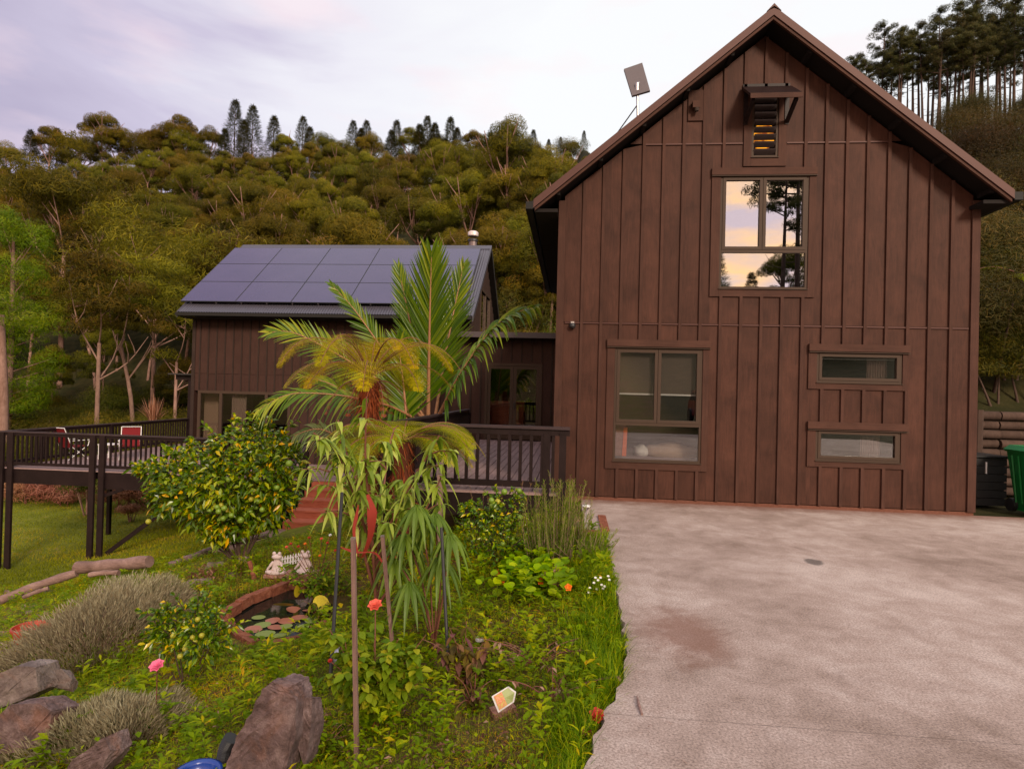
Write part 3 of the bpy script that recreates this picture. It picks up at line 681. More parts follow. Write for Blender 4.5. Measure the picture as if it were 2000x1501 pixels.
MB().lathe((lx, HY+.6, lz-.22), [(.10, 0), (.17, .1), (.15, .3), (.03, .42)], 16).build('lamp_shade', m_, t_, smooth=True)
MB().tube([(lx, HY+.6, lz+.19), (lx, HY+.6, lz+.6)], .01, 6).build('flex', m_plasticb, t_)
# satellite dish on a pole
pb, pt_ = P(1247, 236, 9.75), P(1244.7, 163, 9.75)
sat = thing('satellite_dish', 'flat rectangular grey internet antenna on a slim pole above the left roof slope', 'antenna', (pb[0], 9.75, roof_z(pb[0])))
MB().tube([(pb[0], 9.75, roof_z(pb[0])-.02), tuple(pt_)], .022, 8).build('pole', m_steel, sat, smooth=True)
MB().tube([tuple(P(1244.8, 205, 9.75)), tuple(P(1197, 272, 9.75))], .010, 6).build('stay', m_plasticb, sat)
mb = MB(); c4 = [P(1218.6, 134.8, 9.95), P(1254.3, 122.5, 10.0), P(1269.7, 176.7, 9.72), P(1234.6, 186.9, 9.68)]
nrm = np.cross(c4[1]-c4[0], c4[3]-c4[0]); nrm /= np.linalg.norm(nrm)
V = [p for p in c4]+[p+nrm*.035*(-1 if nrm[1] < 0 else 1) for p in c4]
mb.add(V, [(0, 1, 2, 3), (7, 6, 5, 4), (0, 4, 5, 1), (1, 5, 6, 2), (2, 6, 7, 3), (3, 7, 4, 0)]); mb.build('antenna_panel', plain('antenna_plastic', (.105, .085, .09), .6), sat)
mb = MB(); mb.tube([tuple(pt_), tuple((c4[0]+c4[2])/2*.65+(c4[2]+c4[3])/2*.35+np.array([0, -.02, 0]))], [.035, .03], 8); mb.tube([tuple(pt_-np.array([0, 0, .12])), tuple(pt_)], .032, 8); mb.build('mount', m_steel, sat, smooth=True)
# ================================================================== REAR HOUSE
RY = 20.0; ZD = -1.03; RX0, RX1 = -13.0, -3.40
rear = thing('rear_house', 'dark brown gabled house with solar panels behind the palms', 'house', ((RX0+RX1)/2, RY, ZD))
zt_ = 3.86
dz = R(470, 769, RY)[1]; doorx = [R(x, 800, RY)[0] for x in (389, 431, 520, 565)]
rb = np.arange(RX0+.27, RX1-.05, .3)
pts = [RX0+.1]+list(rb)+[RX1-.08]
def in_door(x): return doorx[0] < x < doorx[3]
for a, b in zip(pts[:-1], pts[1:]):
    lowz = dz+.08 if (a > doorx[0]-.3 and b < doorx[3]+.3) else ZD
    MB().box(a+.002, b-.002, RY, RY+.02, lowz, 1.935).build('panel', m_rear, rear)
    MB().box(a+.002, b-.002, RY, RY+.02, 1.945, zt_).build('panel', m_rear, rear)
for x in rb:
    lowz = dz+.08 if (doorx[0]-.1 < x < doorx[3]+.1) else ZD
    MB().box(x-.022, x+.022, RY-.02, RY-.001, lowz, zt_).build('batten', m_rearb, rear)
for x in (RX0, RX1): MB().box(x-.02 if x == RX0 else x-.1, x+.1 if x == RX0 else x+.02, RY-.025, RY-.001, ZD, zt_).build('corner_board', m_rearb, rear)
RT, RR = 4.0, (23.4, 7.12); tan2 = (RR[1]-3.97)/(23.4-19.4); BE = 27.4
mb = MB()
mb.prism([(RY, ZD), (RY, zt_), (23.4, RR[1]-.2), (26.8, zt_), (26.8, ZD)], 'x', RX0, RX0+.1)
mb.box(RX0+.1, RX1-.1, 26.7, 26.8, ZD, zt_); mb.box(RX0+.1, RX1-.1, RY+.03, 26.7, ZD-.1, ZD-.02); mb.box(RX0+.1, RX1-.1, 24.0, 24.1, ZD, 3.8)
mb.build('outer_walls', m_rear, rear)
# right-hand gable wall with tall window opening
gy0, gy1, gz0, gz1 = 22.35, 24.9, 3.75, 5.3
mb = MB(); a0 = RX1-.1; a1 = RX1
top = lambda y: RR[1]-.2-abs(y-23.4)*tan2
mb.prism([(RY+.02, ZD), (RY+.02, zt_), (gy0, top(gy0)), (gy0, ZD)], 'x', a0, a1)
mb.prism([(gy0, ZD), (gy0, gz0), (gy1, gz0), (gy1, ZD)], 'x', a0, a1); mb.prism([(gy0, gz1), (gy0, top(gy0)), (23.4, top(23.4)), (gy1, top(gy1)), (gy1, gz1)], 'x', a0, a1)
mb.prism([(gy1, ZD), (gy1, top(gy1)), (26.7, top(26.7)), (26.7, ZD)], 'x', a0, a1); mb.build('gable_wall', m_rear, rear)
for yb in np.arange(RY+.3, 26.6, .3):
    if gy0-.1 < yb < gy1+.1: MB().box(RX1, RX1+.02, yb-.022, yb+.022, gz1+.05, top(yb)).build('batten', m_rearb, rear); MB().box(RX1, RX1+.02, yb-.022, yb+.022, 3.3, gz0-.05).build('batten', m_rearb, rear)
    else: MB().box(RX1, RX1+.02, yb-.022, yb+.022, ZD, top(yb)).build('batten', m_rearb, rear)
wn = bpy.data.objects.new('window', None); COL.objects.link(wn); wn.parent = rear; wn.location = (0, 0, 0); wn['label'] = 'gable end window glinting pale pink'
mb = MB(); ym = 23.6
for q in (gy0, ym, gy1-.06): mb.box(a1-.06, a1+.03, q, q+.06, gz0, gz1)
mb.box(a1-.06, a1+.03, gy0, gy1, gz0-.04, gz0); mb.box(a1-.06, a1+.03, gy0, gy1, gz1, gz1+.05); mb.build('frame', m_alu, wn)
for q0, q1 in ((gy0+.06, ym), (ym+.06, gy1-.06)): MB().box(a1-.04, a1-.03, q0, q1, gz0, gz1).build('pane', m_glassr, wn)
def slope_roof(xa, xb, ya, za, yb, zb_, pitch, amp, mat, name, parent, ncol=None):
    n = int(abs(xb-xa)/pitch)*2+1; xs_ = np.linspace(xa, xb, n); zz = amp*((np.arange(n)//1) % 2)
    V = [(x, ya, za+z) for x, z in zip(xs_, zz)]+[(x, yb, zb_+z) for x, z in zip(xs_, zz)]
    return MB().add(V, [(i, i+1, n+i+1, n+i) for i in range(n-1)]).build(name, mat, parent)
QX0, QX1 = -13.2, -3.2
rr = slope_roof(QX0, QX1, 19.4, 3.97, *RR, .09, .022, m_roofg, 'roof', rear)
slope_roof(QX0, QX1, BE, 3.97, *RR, .09, .022, m_roofg, 'rear_roof_slope', rear)
for ya in (19.4, BE):
    mb = MB(); mb.prism([(ya, 3.93), RR_ if False else (23.4, RR[1]-.04), (23.4, RR[1]-.16), (ya, 3.83)], 'x', QX0+.02, QX1-.02); mb.build('soffit', m_soffit, rr)
    for xq in (QX0-.03, QX1):
        s_ = 1 if ya > 20 else -1
        mb = MB(); mb.prism([(ya, 3.99), (23.4, RR[1]+.05), (23.4, RR[1]-.14), (ya, 3.80)], 'x', xq, xq+.03); mb.build('barge_flashing', m_roofg if ya < 20 else m_roofd, rr)
mb = MB(); mb.box(QX0, QX1, 19.28, 19.395, 3.845, 3.86); mb.box(QX0, QX1, 19.27, 19.285, 3.845, 3.95); mb.build('gutter', m_gutter, rr)
MB().box(QX0+.1, QX1-.1, 19.40, RY-.03, 3.80, 3.825).build('eave_lining', m_soffit, rr)
mb = MB(); mb.prism([(23.2, RR[1]-.2*tan2+.035), (23.4, RR[1]+.06), (23.6, RR[1]-.2*tan2+.035), (23.4, RR[1]+.03)], 'x', QX0-.02, QX1+.02); mb.build('ridge_cap', m_roofg, rr)
# solar panels 3 x 5, standing proud of the sheeting
sl_ = np.array([0, 4.0, 4.0*tan2]); sl_len = np.linalg.norm(sl_); su = sl_/sl_len; sn = np.cross([1, 0, 0], su)
base = np.array([0, 19.4, 3.97])
xl, xr = P(362, 592, 19.95)[0], -3.52
pw = (xr-xl)/5; s0, s1 = .46, 4.62; ph_ = (s1-s0)/3
for j in range(3):
    for i in range(5):
        a = xl+i*pw+.006; b = xl+(i+1)*pw-.006; u0 = s0+j*ph_+.008; u1 = s0+(j+1)*ph_-.008
        def q(x, u, h): return np.array([x, 0, 0])+base+su*u+sn*h
        hh = .12
        V = [q(a, u0, hh), q(b, u0, hh), q(b, u1, hh), q(a, u1, hh), q(a, u0, hh+.035), q(b, u0, hh+.035), q(b, u1, hh+.035), q(a, u1, hh+.035)]
        fr_ = MB().add(V, [(0, 3, 2, 1), (0, 1, 5, 4), (1, 2, 6, 5), (2, 3, 7, 6), (3, 0, 4, 7), (4, 5, 6, 7)]).build('solar_panel', m_plasticb, rear)
        e = .012; V = [q(a+e, u0+e, hh+.037), q(b-e, u0+e, hh+.037), q(b-e, u1-e, hh+.037), q(a+e, u1-e, hh+.037)]
        MB().add(V, [(0, 1, 2, 3)]).build('solar_glass', m_solar, fr_)
mb = MB()
for k in range(11):
    x = xl+.3+k*.9
    if x < xr: mb.bar(base+su*.55+np.array([x, 0, 0])+sn*.05, base+su*4.65+np.array([x, 0, 0])+sn*.05, .04, .10)
mb.build('mounting_rail', m_steel, rear)
fx, fz_ = R(923.5, 482, 23.9); fz_t = R(923.5, 456, 23.9)[1]
ch = MB().lathe((fx, 23.9, fz_-.4), [(.16, 0), (.16, fz_t-fz_+.02+.12)], 14).build('chimney', m_steel, rear, smooth=False)
ch.data.materials[0] = plain('flue_steel', (.16, .12, .12), .4, .5, .4)
MB().lathe((fx, 23.9, fz_t-.32), [(.20, 0), (.20, .08), (.165, .1)], 14).build('flue_collar', m_plasticb, ch)
MB().lathe((fx, 23.9, fz_t-.12), [(.19, 0), (.21, .03), (.21, .16), (.15, .2), (0, .2)], 14).build('flue_cap', plain('flue_cap_metal', (.7, .6, .58), .4, .5, .3), ch)
# sliding door
dr = bpy.data.objects.new('sliding_door', None); COL.objects.link(dr); dr.parent = rear
mb = MB()
for x in doorx: mb.box(x-.05, x+.05, RY-.03, RY+.06, ZD, dz)
mb.box(doorx[0]-.05, doorx[3]+.05, RY-.032, RY+.06, dz, dz+.09); mb.box(doorx[0]-.05, doorx[3]+.05, RY-.032, RY+.06, ZD, ZD+.06); mb.build('frame', m_alu, dr)
for a, b in zip(doorx[:-1], doorx[1:]): MB().box(a+.05, b-.05, RY+.01, RY+.018, ZD+.06, dz).build('pane', m_glassd, dr)
MB().box(doorx[0]-.3, doorx[0]+.33, RY+.6, RY+.7, ZD, dz+.3).build('interior_wall', m_intw, rear)
t_ = thing('curtain', 'pale drawn back curtain behind the middle pane of the sliding door', 'curtain', (doorx[1]+.5, RY+.25, ZD))
n = 30; xs_ = np.linspace(doorx[1]+.25, doorx[1]+.78, n); V = [(x, RY+.25+.03*math.sin(i*1.3), ZD) for i, x in enumerate(xs_)]+[(x, RY+.25+.03*math.sin(i*1.3), dz) for i, x in enumerate(xs_)]
MB().add(V, [(i, i+1, n+i+1, n+i) for i in range(n-1)]).build('drape', m_curt, t_, smooth=True)
t_ = thing('sofa', 'grey sofa with a dark cushion inside the sliding door', 'sofa', (doorx[1]+.9, RY+.9, ZD))
MB().box(doorx[1]+.1, doorx[2]+.2, RY+.6, RY+1.4, ZD, ZD+.45).build('seat', plain('grey_upholstery', (.07, .06, .065), .9), t_); MB().box(doorx[1]+.1, doorx[2]+.2, RY+1.25, RY+1.5, ZD+.45, ZD+.85).build('backrest', MATS['grey_upholstery'], t_)
pillow('cushion', (doorx[1]+.55, RY+.85, ZD+.62), (.28, .12, .2), plain('dark_cushion_cloth', (.05, .04, .055), .9), t_)
# ================================================================== LINK WITH GLASS DOORS
LY = 18.1; ZU = .15
link = thing('entry_link', 'low flat roofed entry wing with glass double doors between the two houses', 'building', (-2, LY, ZU))
lx0, lx1 = -3.6, XL
d0, d1, dm = R(951, 790, LY)[0], R(1053, 790, LY)[0], R(1001.5, 790, LY)[0]; dt = R(1000, 714, LY)[1]; zl = 3.18
edges = list(np.arange(lx0+.02, lx1, .3))+[lx1]
for a, b in zip(edges[:-1], edges[1:]):
    if a >= d0-.31 and b <= d1+.31 and not (b < d0 or a > d1):
        MB().box(a+.002, b-.002, LY, LY+.02, dt+.05, zl).build('panel', m_rear, link)
        if a < d0: MB().box(a+.002, d0-.002, LY, LY+.02, ZU, dt+.048).build('panel', m_rear, link)
        if b > d1: MB().box(d1+.002, b-.002, LY, LY+.02, ZU, dt+.048).build('panel', m_rear, link)
    else: MB().box(a+.002, b-.002, LY, LY+.02, ZU, zl).build('panel', m_rear, link)
for x in edges[:-1]:
    MB().box(x-.02, x+.02, LY-.018, LY-.001, (dt+.12) if d0-.1 < x < d1+.1 else ZU, zl).build('batten', m_rearb, link)
MB().box(lx0, d0-.1, LY-.012, LY-.001, 2.1, 2.115).build('joint_flashing', m_rearb, link)
mb = MB(); mb.box(lx0-.1, 5.7, LY-.42, 23.2, 3.20, 3.27); mb.build('roof', m_roofd, link)
MB().box(lx0-.12, XL-.02, LY-.45, LY-.422, 3.15, 3.31).build('fascia', plain('link_fascia', (.06, .045, .05), .4), link)
mb = MB(); mb.box(lx0, lx0+.1, LY+.03, 23, -.5, 3.19); mb.box(lx0+.1, 5.6, 23, 23.1, -.5, 3.19); mb.box(XL+.2, XL+.3, 16.6, LY+.0, -.5, 3.19); mb.box(XL+.2, 5.6, LY, LY+.1, -.5, 3.19); mb.box(lx0+.1, XL+.2, LY+.05, 23, -.0, .13); mb.build('outer_walls', m_rear, link)
mb = MB(); mb.box(lx0+.12, XL+.2, 21, 21.1, .13, 3.19); mb.build('inner_wall', m_dark, link)
dr = bpy.data.objects.new('double_door', None); COL.objects.link(dr); dr.parent = link
mb = MB(); mb.box(d0-.07, d0, LY-.03, LY+.04, ZU, dt+.07); mb.box(d1, d1+.07, LY-.03, LY+.04, ZU, dt+.07); mb.box(d0, d1, LY-.03, LY+.04, dt, dt+.07); mb.build('frame', m_alu, dr)
for a, b in ((d0+.003, dm-.003), (dm+.003, d1-.003)):
    s = .095; mb = MB(); mb.box(a, a+s, LY-.015, LY+.03, ZU+.03, dt-.003); mb.box(b-s, b, LY-.015, LY+.03, ZU+.03, dt-.003); mb.box(a+s, b-s, LY-.015, LY+.03, dt-.1, dt-.003); mb.box(a+s, b-s, LY-.015, LY+.03, ZU+.03, ZU+.2); mb.build('door_leaf', m_alu, dr)
    MB().box(a+s, b-s, LY+.005, LY+.012, ZU+.2, dt-.1).build('pane', m_glassd, dr)
MB().box(dm+.02, dm+.05, LY-.06, LY-.02, 1.1, 1.28).build('handle', m_plasticb, dr)
t_ = thing('reflection_box', 'reddish timber box added behind the double doors to imitate their warm reflection', 'reflection stand-in', (d0+.4, LY+.5, .13)); MB().box(d0-.2, dm+.3, LY+.35, LY+.8, .18, 1.25).build('box_body', m_step, t_); MB().box(d0-.22, dm+.32, LY+.33, LY+.82, 1.25, 1.29).build('box_top', m_step, t_)  # added box; its red timber stands in for reflections in the door glass
# ================================================================== DECKS
def rail_run(th_, p0, p1, zdeck, ztop, pitch=.15, bw=.045, cap=(.12, .04), skip_ends=.08):
    p0 = np.array(p0, float); p1 = np.array(p1, float); L = np.linalg.norm(p1-p0); d = (p1-p0)/L
    a = np.array([*p0, ztop-cap[1]/2]); b = np.array([*p1, ztop-cap[1]/2])
    MB().bar(a, b, cap[0], cap[1]).build('handrail', m_railtop, th_)
    MB().bar(a-[0, 0, cap[1]/2+.045], b-[0, 0, cap[1]/2+.045], .05, .088).build('top_rail', m_rail, th_)
    MB().bar((*p0, zdeck+.13), (*p1, zdeck+.13), .05, .088).build('bottom_rail', m_rail, th_)
    n = int((L-2*skip_ends)/pitch)
    for i in range(n+1):
        c = p0+d*(skip_ends+(L-2*skip_ends)*i/max(n, 1))
        MB().box(c[0]-bw/2, c[0]+bw/2, c[1]-bw/2, c[1]+bw/2, zdeck+.176, ztop-cap[1]-.092).build('baluster', m_rail, th_)
ud = thing('upper_deck', 'upper timber deck with dark baluster railing leading to the glass doors', 'deck', (-1.4, 9, ZU-.4))
UX0 = -2.66; UY0 = 8.93
nb = 17; bw = (XL-.02-UX0)/nb
for i in range(nb):
    a = UX0+i*bw+.006; b = UX0+(i+1)*bw-.006
    cut = 12.3+1.4*((i*7) % 3)
    for y0, y1 in ((UY0+.15, cut-.003), (cut+.003, LY-.03)): MB().box(a, b, y0, y1, ZU-.03, ZU).build('deck_board', m_deck, ud)
MB().box(UX0-.02, -.05, UY0-.02, UY0+.145, ZU-.03, ZU+.0).build('edge_board', m_deck, ud)
MB().box(UX0, -.06, UY0, UY0+.04, ZU-.36, ZU-.031).build('fascia', m_rail, ud)
MB().box(UX0, UX0+.04, UY0+.041, LY-.5, ZU-.36, ZU-.031).build('fascia', m_rail, ud)
mb = MB()
for y in np.arange(9.6, 17.8, .6): mb.box(UX0+.05, XL-.03, y, y+.045, ZU-.25, ZU-.031)
mb.build('joists', m_rail, ud)
rail_run(ud, (UX0-.02, UY0-.03), (-.0, UY0-.03), ZU, 1.12)
rail_run(ud, (UX0+.02, UY0+.08), (UX0+.02, 15.8), ZU, 1.12)
for x, y in ((-.10, UY0-.03), (-.33, UY0-.01), (UX0+.0, UY0-.03), (UX0+.02, 12.3), (UX0+.02, 15.85)):
    MB().box(x-.05, x+.05, y-.05, y+.05, -.9 if y < 9.5 else -1.2, 1.03).build('post', m_rail, ud)
for x in np.arange(UX0+.6, -.3, .75): MB().box(x-.05, x+.05, UY0+.3, UY0+.4, -1.0, ZU-.36).build('pile', m_rail, ud)
ld = thing('lower_deck', 'long lower timber deck on tall dark posts above the lawn', 'deck', (-9, 18, -4))
LDY = 16.72; LX0 = -16.75
wb = .14
ysb = np.arange(LDY+.15, RY-.04, wb)
for y in ysb:
    cutx = [-11.2, -8.3, -6.9][int(y/wb) % 3]
    for x0_, x1_ in ((LX0+.05, cutx-.003), (cutx+.003, -2.75)): MB().box(x0_, x1_, y+.003, y+wb-.003, ZD-.03, ZD).build('deck_board', m_deck, ld)
for y in np.arange(ysb[-1]+wb, 31, wb): MB().box(LX0+.05, RX0-.03, y+.003, y+wb-.003, ZD-.03, ZD).build('deck_board', m_deck, ld)
MB().box(LX0, -2.75, LDY-.02, LDY+.145, ZD-.03, ZD).build('edge_board', m_deck, ld)
MB().box(LX0, -13.9, LDY, LDY+.05, ZD-.46, ZD-.031).build('fascia', m_rail, ld); MB().box(-13.5, -2.75, LDY, LDY+.05, ZD-.52, ZD-.031).build('fascia', m_rail, ld)
MB().box(LX0, LX0+.05, LDY+.051, 31, ZD-.4, ZD-.031).build('fascia', m_rail, ld)
mb = MB()
for x in np.arange(LX0+.5, -2.9, .6): mb.box(x, x+.045, LDY+.06, RY if x > RX0 else 31, ZD-.25, ZD-.031)
mb.build('joists', m_rail, ld)
RT2 = .05
rail_run(ld, (LX0-.03, LDY-.03), (-7.45, LDY-.03), ZD, RT2, .155); rail_run(ld, (LX0+.02, LDY+.1), (LX0+.02, 31), ZD, RT2, .155)
rail_run(ld, (LX0+.1, 31), (RX0, 31), ZD, RT2, .155); rail_run(ld, (-5.5, LDY-.03), (-2.8, LDY-.03), ZD, RT2, .155)
for x in (LX0+.03, LX0+.33, -13.82, -13.52):
    MB().box(x-.085, x+.085, LDY-.09, LDY-.021, float(T(x, LDY))-.2, RT2-.045).build('post', m_rail, ld)
for x, y in ((-10.0, LDY-.05), (-7.4, LDY-.05), (-5.5, LDY-.05), (-10.4, 19.5), (LX0+.05, 21), (LX0+.05, 26), (LX0+.05, 30.9), (-2.85, LDY-.05)):
    MB().box(x-.06, x+.06, y-.06, y+.06, float(T(x, y))-.3, RT2-.045).build('post', m_rail, ld)
MB().bar((-13.4, LDY+.1, float(T(-13.4, LDY))+.05), (-11.1, LDY+.6, ZD-.5), .10, .12).build('brace', m_rail, ld)
MB().bar((-13.5, LDY+.02, -1.75), (-12.9, LDY+.02, ZD-.5), .06, .10).build('brace', m_rail, ld)
# pergola
pg = thing('pergola', 'dark lean-to pergola at the left end of the rear house', 'pergola', (-15, 25.7, ZD))
pz = 1.72
MB().box(-16.75, -16.5, 25.5, 25.7, ZD, pz).build('post', m_rail, pg); MB().box(-16.75, -16.5, 29.5, 29.7, ZD, pz).build('post', m_rail, pg)
MB().box(-17.3, RX0-.02, 25.45, 25.75, pz, pz+.22).build('beam', m_rail, pg); MB().box(-17.3, RX0-.02, 29.45, 29.75, pz, pz+.22).build('beam', m_rail, pg)
MB().box(-17.5, RX0-.02, 25.2, 30, pz+.221, pz+.28).build('roof_sheet', m_roofd, pg)
# steps down to the garden
st = thing('garden_steps', 'red stained timber steps from the lower deck down to the garden', 'steps', (-6.4, 15.4, -2))
n = 5; rise = (ZD-(-2.0))/(n+0); run = .46
for k in range(1, n):
    z = ZD-k*rise; y1 = LDY-(k-1)*run; x0_, x1_ = -7.22+.02*k, -5.6
    MB().box(x0_, x1_, y1-run-.03, y1-.002, z-.04, z).build('tread', m_step, st)
    MB().box(x0_, x1_, y1-run-.01, y1-run+.015, z-rise, z-.041).build('riser', m_step, st)
MB().box(-7.2, -5.6, LDY-.03, LDY-.004, ZD-rise, ZD-.04).build('riser', m_step, st)
for x in (-7.27, -5.55): MB().bar((x, LDY-.02, ZD-.2), (x, LDY-run*(n-1)-.1, ZD-rise*n+.0), .05, .30).build('stringer', m_rail, st)
for x in (-7.33, -5.49):
    MB().box(x-.05, x+.05, LDY-.16, LDY-.06, ZD-.6, ZD+1.0).build('newel_post', m_rail, st); MB().box(x-.05, x+.05, 14.7, 14.8, -2.2, -1.15).build('newel_post', m_rail, st)
    MB().bar((x, LDY-.1, ZD+.98), (x, 14.72, -1.12), .07, .05).build('handrail', m_railtop, st)
pth = thing('concrete_path', 'short pinkish concrete landing at the foot of the red steps', 'path', (-6.3, 14, -2.05))
MB().prism([(-7.6, 12.6), (-5.4, 12.9), (-5.2, 14.9), (-7.4, 14.9)], 'z', -2.3, -2.0).build('slab', m_conc, pth)
# ================================================================== FOREST (built once per kind, then copied tree by tree)
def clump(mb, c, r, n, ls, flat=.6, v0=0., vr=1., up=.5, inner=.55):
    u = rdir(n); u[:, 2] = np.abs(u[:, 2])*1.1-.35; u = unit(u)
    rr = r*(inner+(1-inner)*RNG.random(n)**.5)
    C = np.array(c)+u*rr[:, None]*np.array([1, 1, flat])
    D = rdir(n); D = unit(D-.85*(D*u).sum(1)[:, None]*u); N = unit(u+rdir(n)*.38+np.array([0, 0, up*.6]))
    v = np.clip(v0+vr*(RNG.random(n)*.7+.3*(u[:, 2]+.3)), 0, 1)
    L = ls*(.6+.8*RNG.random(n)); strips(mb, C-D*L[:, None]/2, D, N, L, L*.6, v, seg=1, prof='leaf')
PROF['leaf1'] = PROF['leaf']
def gum(seed, h=16, spread=5.0, forks=4, nc=30, leaf=.36, trunkr=.20, bare=.38, per=480):
    global RNG; RNG = np.random.default_rng(seed); rn = random.Random(seed)
    tr = MB(); cr = MB()
    top = []
    lean = RNG.normal(size=2)*.04*h
    b0 = h*bare*1.25
    pts = curve([(0, 0, -1.5), (lean[0]*.3, lean[1]*.3, b0*.5), (lean[0], lean[1], b0)], 7); tr.tube(pts, np.linspace(trunkr, trunkr*.72, 7), 7)
    for k in range(forks):
        a = k/forks*6.28+RNG.random(); R_ = spread*(.35+.4*RNG.random()); hh = h*(.72+.22*RNG.random())
        e = np.array([math.cos(a)*R_+lean[0], math.sin(a)*R_+lean[1], hh]); m_ = (pts[-1]+e)/2+np.array([math.cos(a)*R_*.12, math.sin(a)*R_*.12, -h*.04])
        q = curve([pts[-1], m_, e], 7); tr.tube(q, np.linspace(trunkr*.6, .05, 7), 5, False); top.append(q)
        for j in range(3):
            i0 = 2+j; s = q[i0]; a2 = a+RNG.normal()*.9; e2 = s+np.array([math.cos(a2)*spread*.45, math.sin(a2)*spread*.45, h*(.10+.1*RNG.random())])
            tr.tube(curve([s, (s+e2)/2+[0, 0, -.2], e2], 5), np.linspace(.09, .03, 5), 4, False); top.append(np.array([s, e2]))
    cz = h*.78
    nb_ = max(12, int(nc*.6))
    for k in range(nb_):
        a = k*2.399+RNG.random()*.5; rad = spread*math.sqrt((k+.3)/nb_)*.80
        z = h*(.58+.36*(1-(rad/spread)**2))-h*.12*RNG.random()
        c = (math.cos(a)*rad+lean[0], math.sin(a)*rad+lean[1], z); r = spread*(.27+.17*RNG.random())
        clump(cr, c, r, per*2, leaf, flat=.85, v0=-.1+.3*RNG.random(), vr=.8, inner=.62)
    for k in range(nb_//2):
        a = RNG.random()*6.28; rad = spread*(.5+.4*RNG.random()); c = (math.cos(a)*rad+lean[0], math.sin(a)*rad+lean[1], h*(.46+.16*RNG.random()))
        clump(cr, c, spread*(.20+.12*RNG.random()), per, leaf, flat=.8, v0=-.1, vr=.7, inner=.6)
    return tr, cr
def conifer(seed, h=15, w=2.6, leaf=.55, bare=.06, n=8000, gap=.0):
    global RNG; RNG = np.random.default_rng(seed)
    tr = MB(); cr = MB(); tr.tube([(0, 0, -1.5), (0, 0, h*.5), (0, 0, h)], [.2, .13, .02], 6)
    t = bare+(1-bare)*RNG.random(n)**.85; tiers = 16
    t = (np.floor(t*tiers)+RNG.random(n)**1.6)/tiers; t = np.clip(t, bare, .995)
    a = (np.floor(RNG.random(n)*11)/11*6.28)+t*9+RNG.normal(size=n)*.16; rr = w*(1-t)**.7*(.25+.8*RNG.random(n)**.6)*(.65+.5*np.abs(np.sin(np.floor(t*tiers)*2.7+np.floor(a/1.1)*1.9+seed)))
    C = np.stack([np.cos(a)*rr, np.sin(a)*rr, t*h-.10*rr], 1); D = unit(np.stack([np.cos(a), np.sin(a), np.full(n, .25)], 1)+rdir(n)*.45)
    L = leaf*(.6+.8*RNG.random(n)); strips(cr, C, D, rdir(n)*.6+[0, 0, 1], L, L*.45, RNG.random(n), 1)
    return tr, cr
def pine(seed, h=17, leaf=.34, per=130, cb=.45, w=2.6, nb=26):
    """tall plantation pine: bare pole, stubs, ragged crown of needle tufts"""
    global RNG; RNG = np.random.default_rng(seed)
    tr = MB(); cr = MB(); lx, ly = RNG.normal(size=2)*.35
    pole = curve([(0, 0, -2), (lx*.5, ly*.5, h*.5), (lx, ly, h*.97)], 9); tr.tube(pole, np.linspace(.26, .04, 9), 6)
    for k in range(8):
        z = h*(.12+.4*RNG.random()); a = RNG.random()*6.28; L = .5+1.3*RNG.random(); f = z/h
        tr.tube([(lx*f, ly*f, z), (lx*f+math.cos(a)*L, ly*f+math.sin(a)*L, z+.15)], [.04, .015], 4, False)
    for k in range(nb):
        f = cb+(1-cb)*(k/nb)**.9; z = h*f; a = RNG.random()*6.28; L = w*(1-.75*(f-cb)/(1-cb))*(.45+.7*RNG.random())
        b = np.array([lx*f+math.cos(a)*L, ly*f+math.sin(a)*L, z+L*.28]); tr.tube([(lx*f, ly*f, z), b], [.06, .02], 4, False)
        clump(cr, b, .55+.45*RNG.random(), per, leaf, flat=.7, vr=.9, inner=.25)
        clump(cr, b*.5+np.array([lx*f, ly*f, z])*.5, .45, per//2, leaf, flat=.7, vr=.6, inner=.2)
    return tr, cr
def shrub(seed, r=1.5, h=2.2, n=2600, leaf=.2, lumps=7, stems=5):
    global RNG; RNG = np.random.default_rng(seed); tr = MB(); cr = MB()
    for k in range(lumps):
        a = RNG.random()*6.28; q = r*.6*math.sqrt(RNG.random()); c = (math.cos(a)*q, math.sin(a)*q, h*(.35+.45*RNG.random()*(1-q/r)+.1))
        clump(cr, c, r*(.38+.22*RNG.random()), n//lumps, leaf, flat=.8, v0=.2*RNG.random(), vr=.8, inner=.35)
        if k < stems: tr.tube(curve([(0, 0, -.4), (c[0]*.5, c[1]*.5, c[2]*.4), c], 5), np.linspace(.05, .015, 5), 4, False)
    return tr, cr
def proto(name, label, cat, grp, mbs, tm, cm, crown='crown', trunk='trunk'):
    t = thing(name, label, cat, (0, 0, 0), grp); tr, cr = mbs
    tr.build(trunk, tm, t, smooth=True); cr.build(crown, cm, t); return t
used = set()
def put(pr, loc, rz, sc, label=None, szy=None, grp=None):
    if pr.name not in used:
        used.add(pr.name); pr.location = tuple(float(v) for v in loc); pr.rotation_euler = (0, 0, rz); pr.scale = (sc, sc, sc*(szy or 1))
        if label: pr['label'] = label
        o = pr
    else: o = copy_tree(pr, loc, rz, sc, label, szy)
    if grp: o['group'] = grp
    return o
GL = 'olive leaved gum tree with a domed crown and thin bare trunks in the hillside forest'
GG = 'gum trees covering the hillside'
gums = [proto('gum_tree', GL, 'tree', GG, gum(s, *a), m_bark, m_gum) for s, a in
        ((1, (16, 5.0, 4, 34)), (2, (17, 4.2, 3, 28)), (3, (14, 5.4, 5, 36)), (4, (18, 4.6, 4, 30)), (5, (15, 4.0, 3, 26)), (6, (16, 5.6, 5, 38)))]
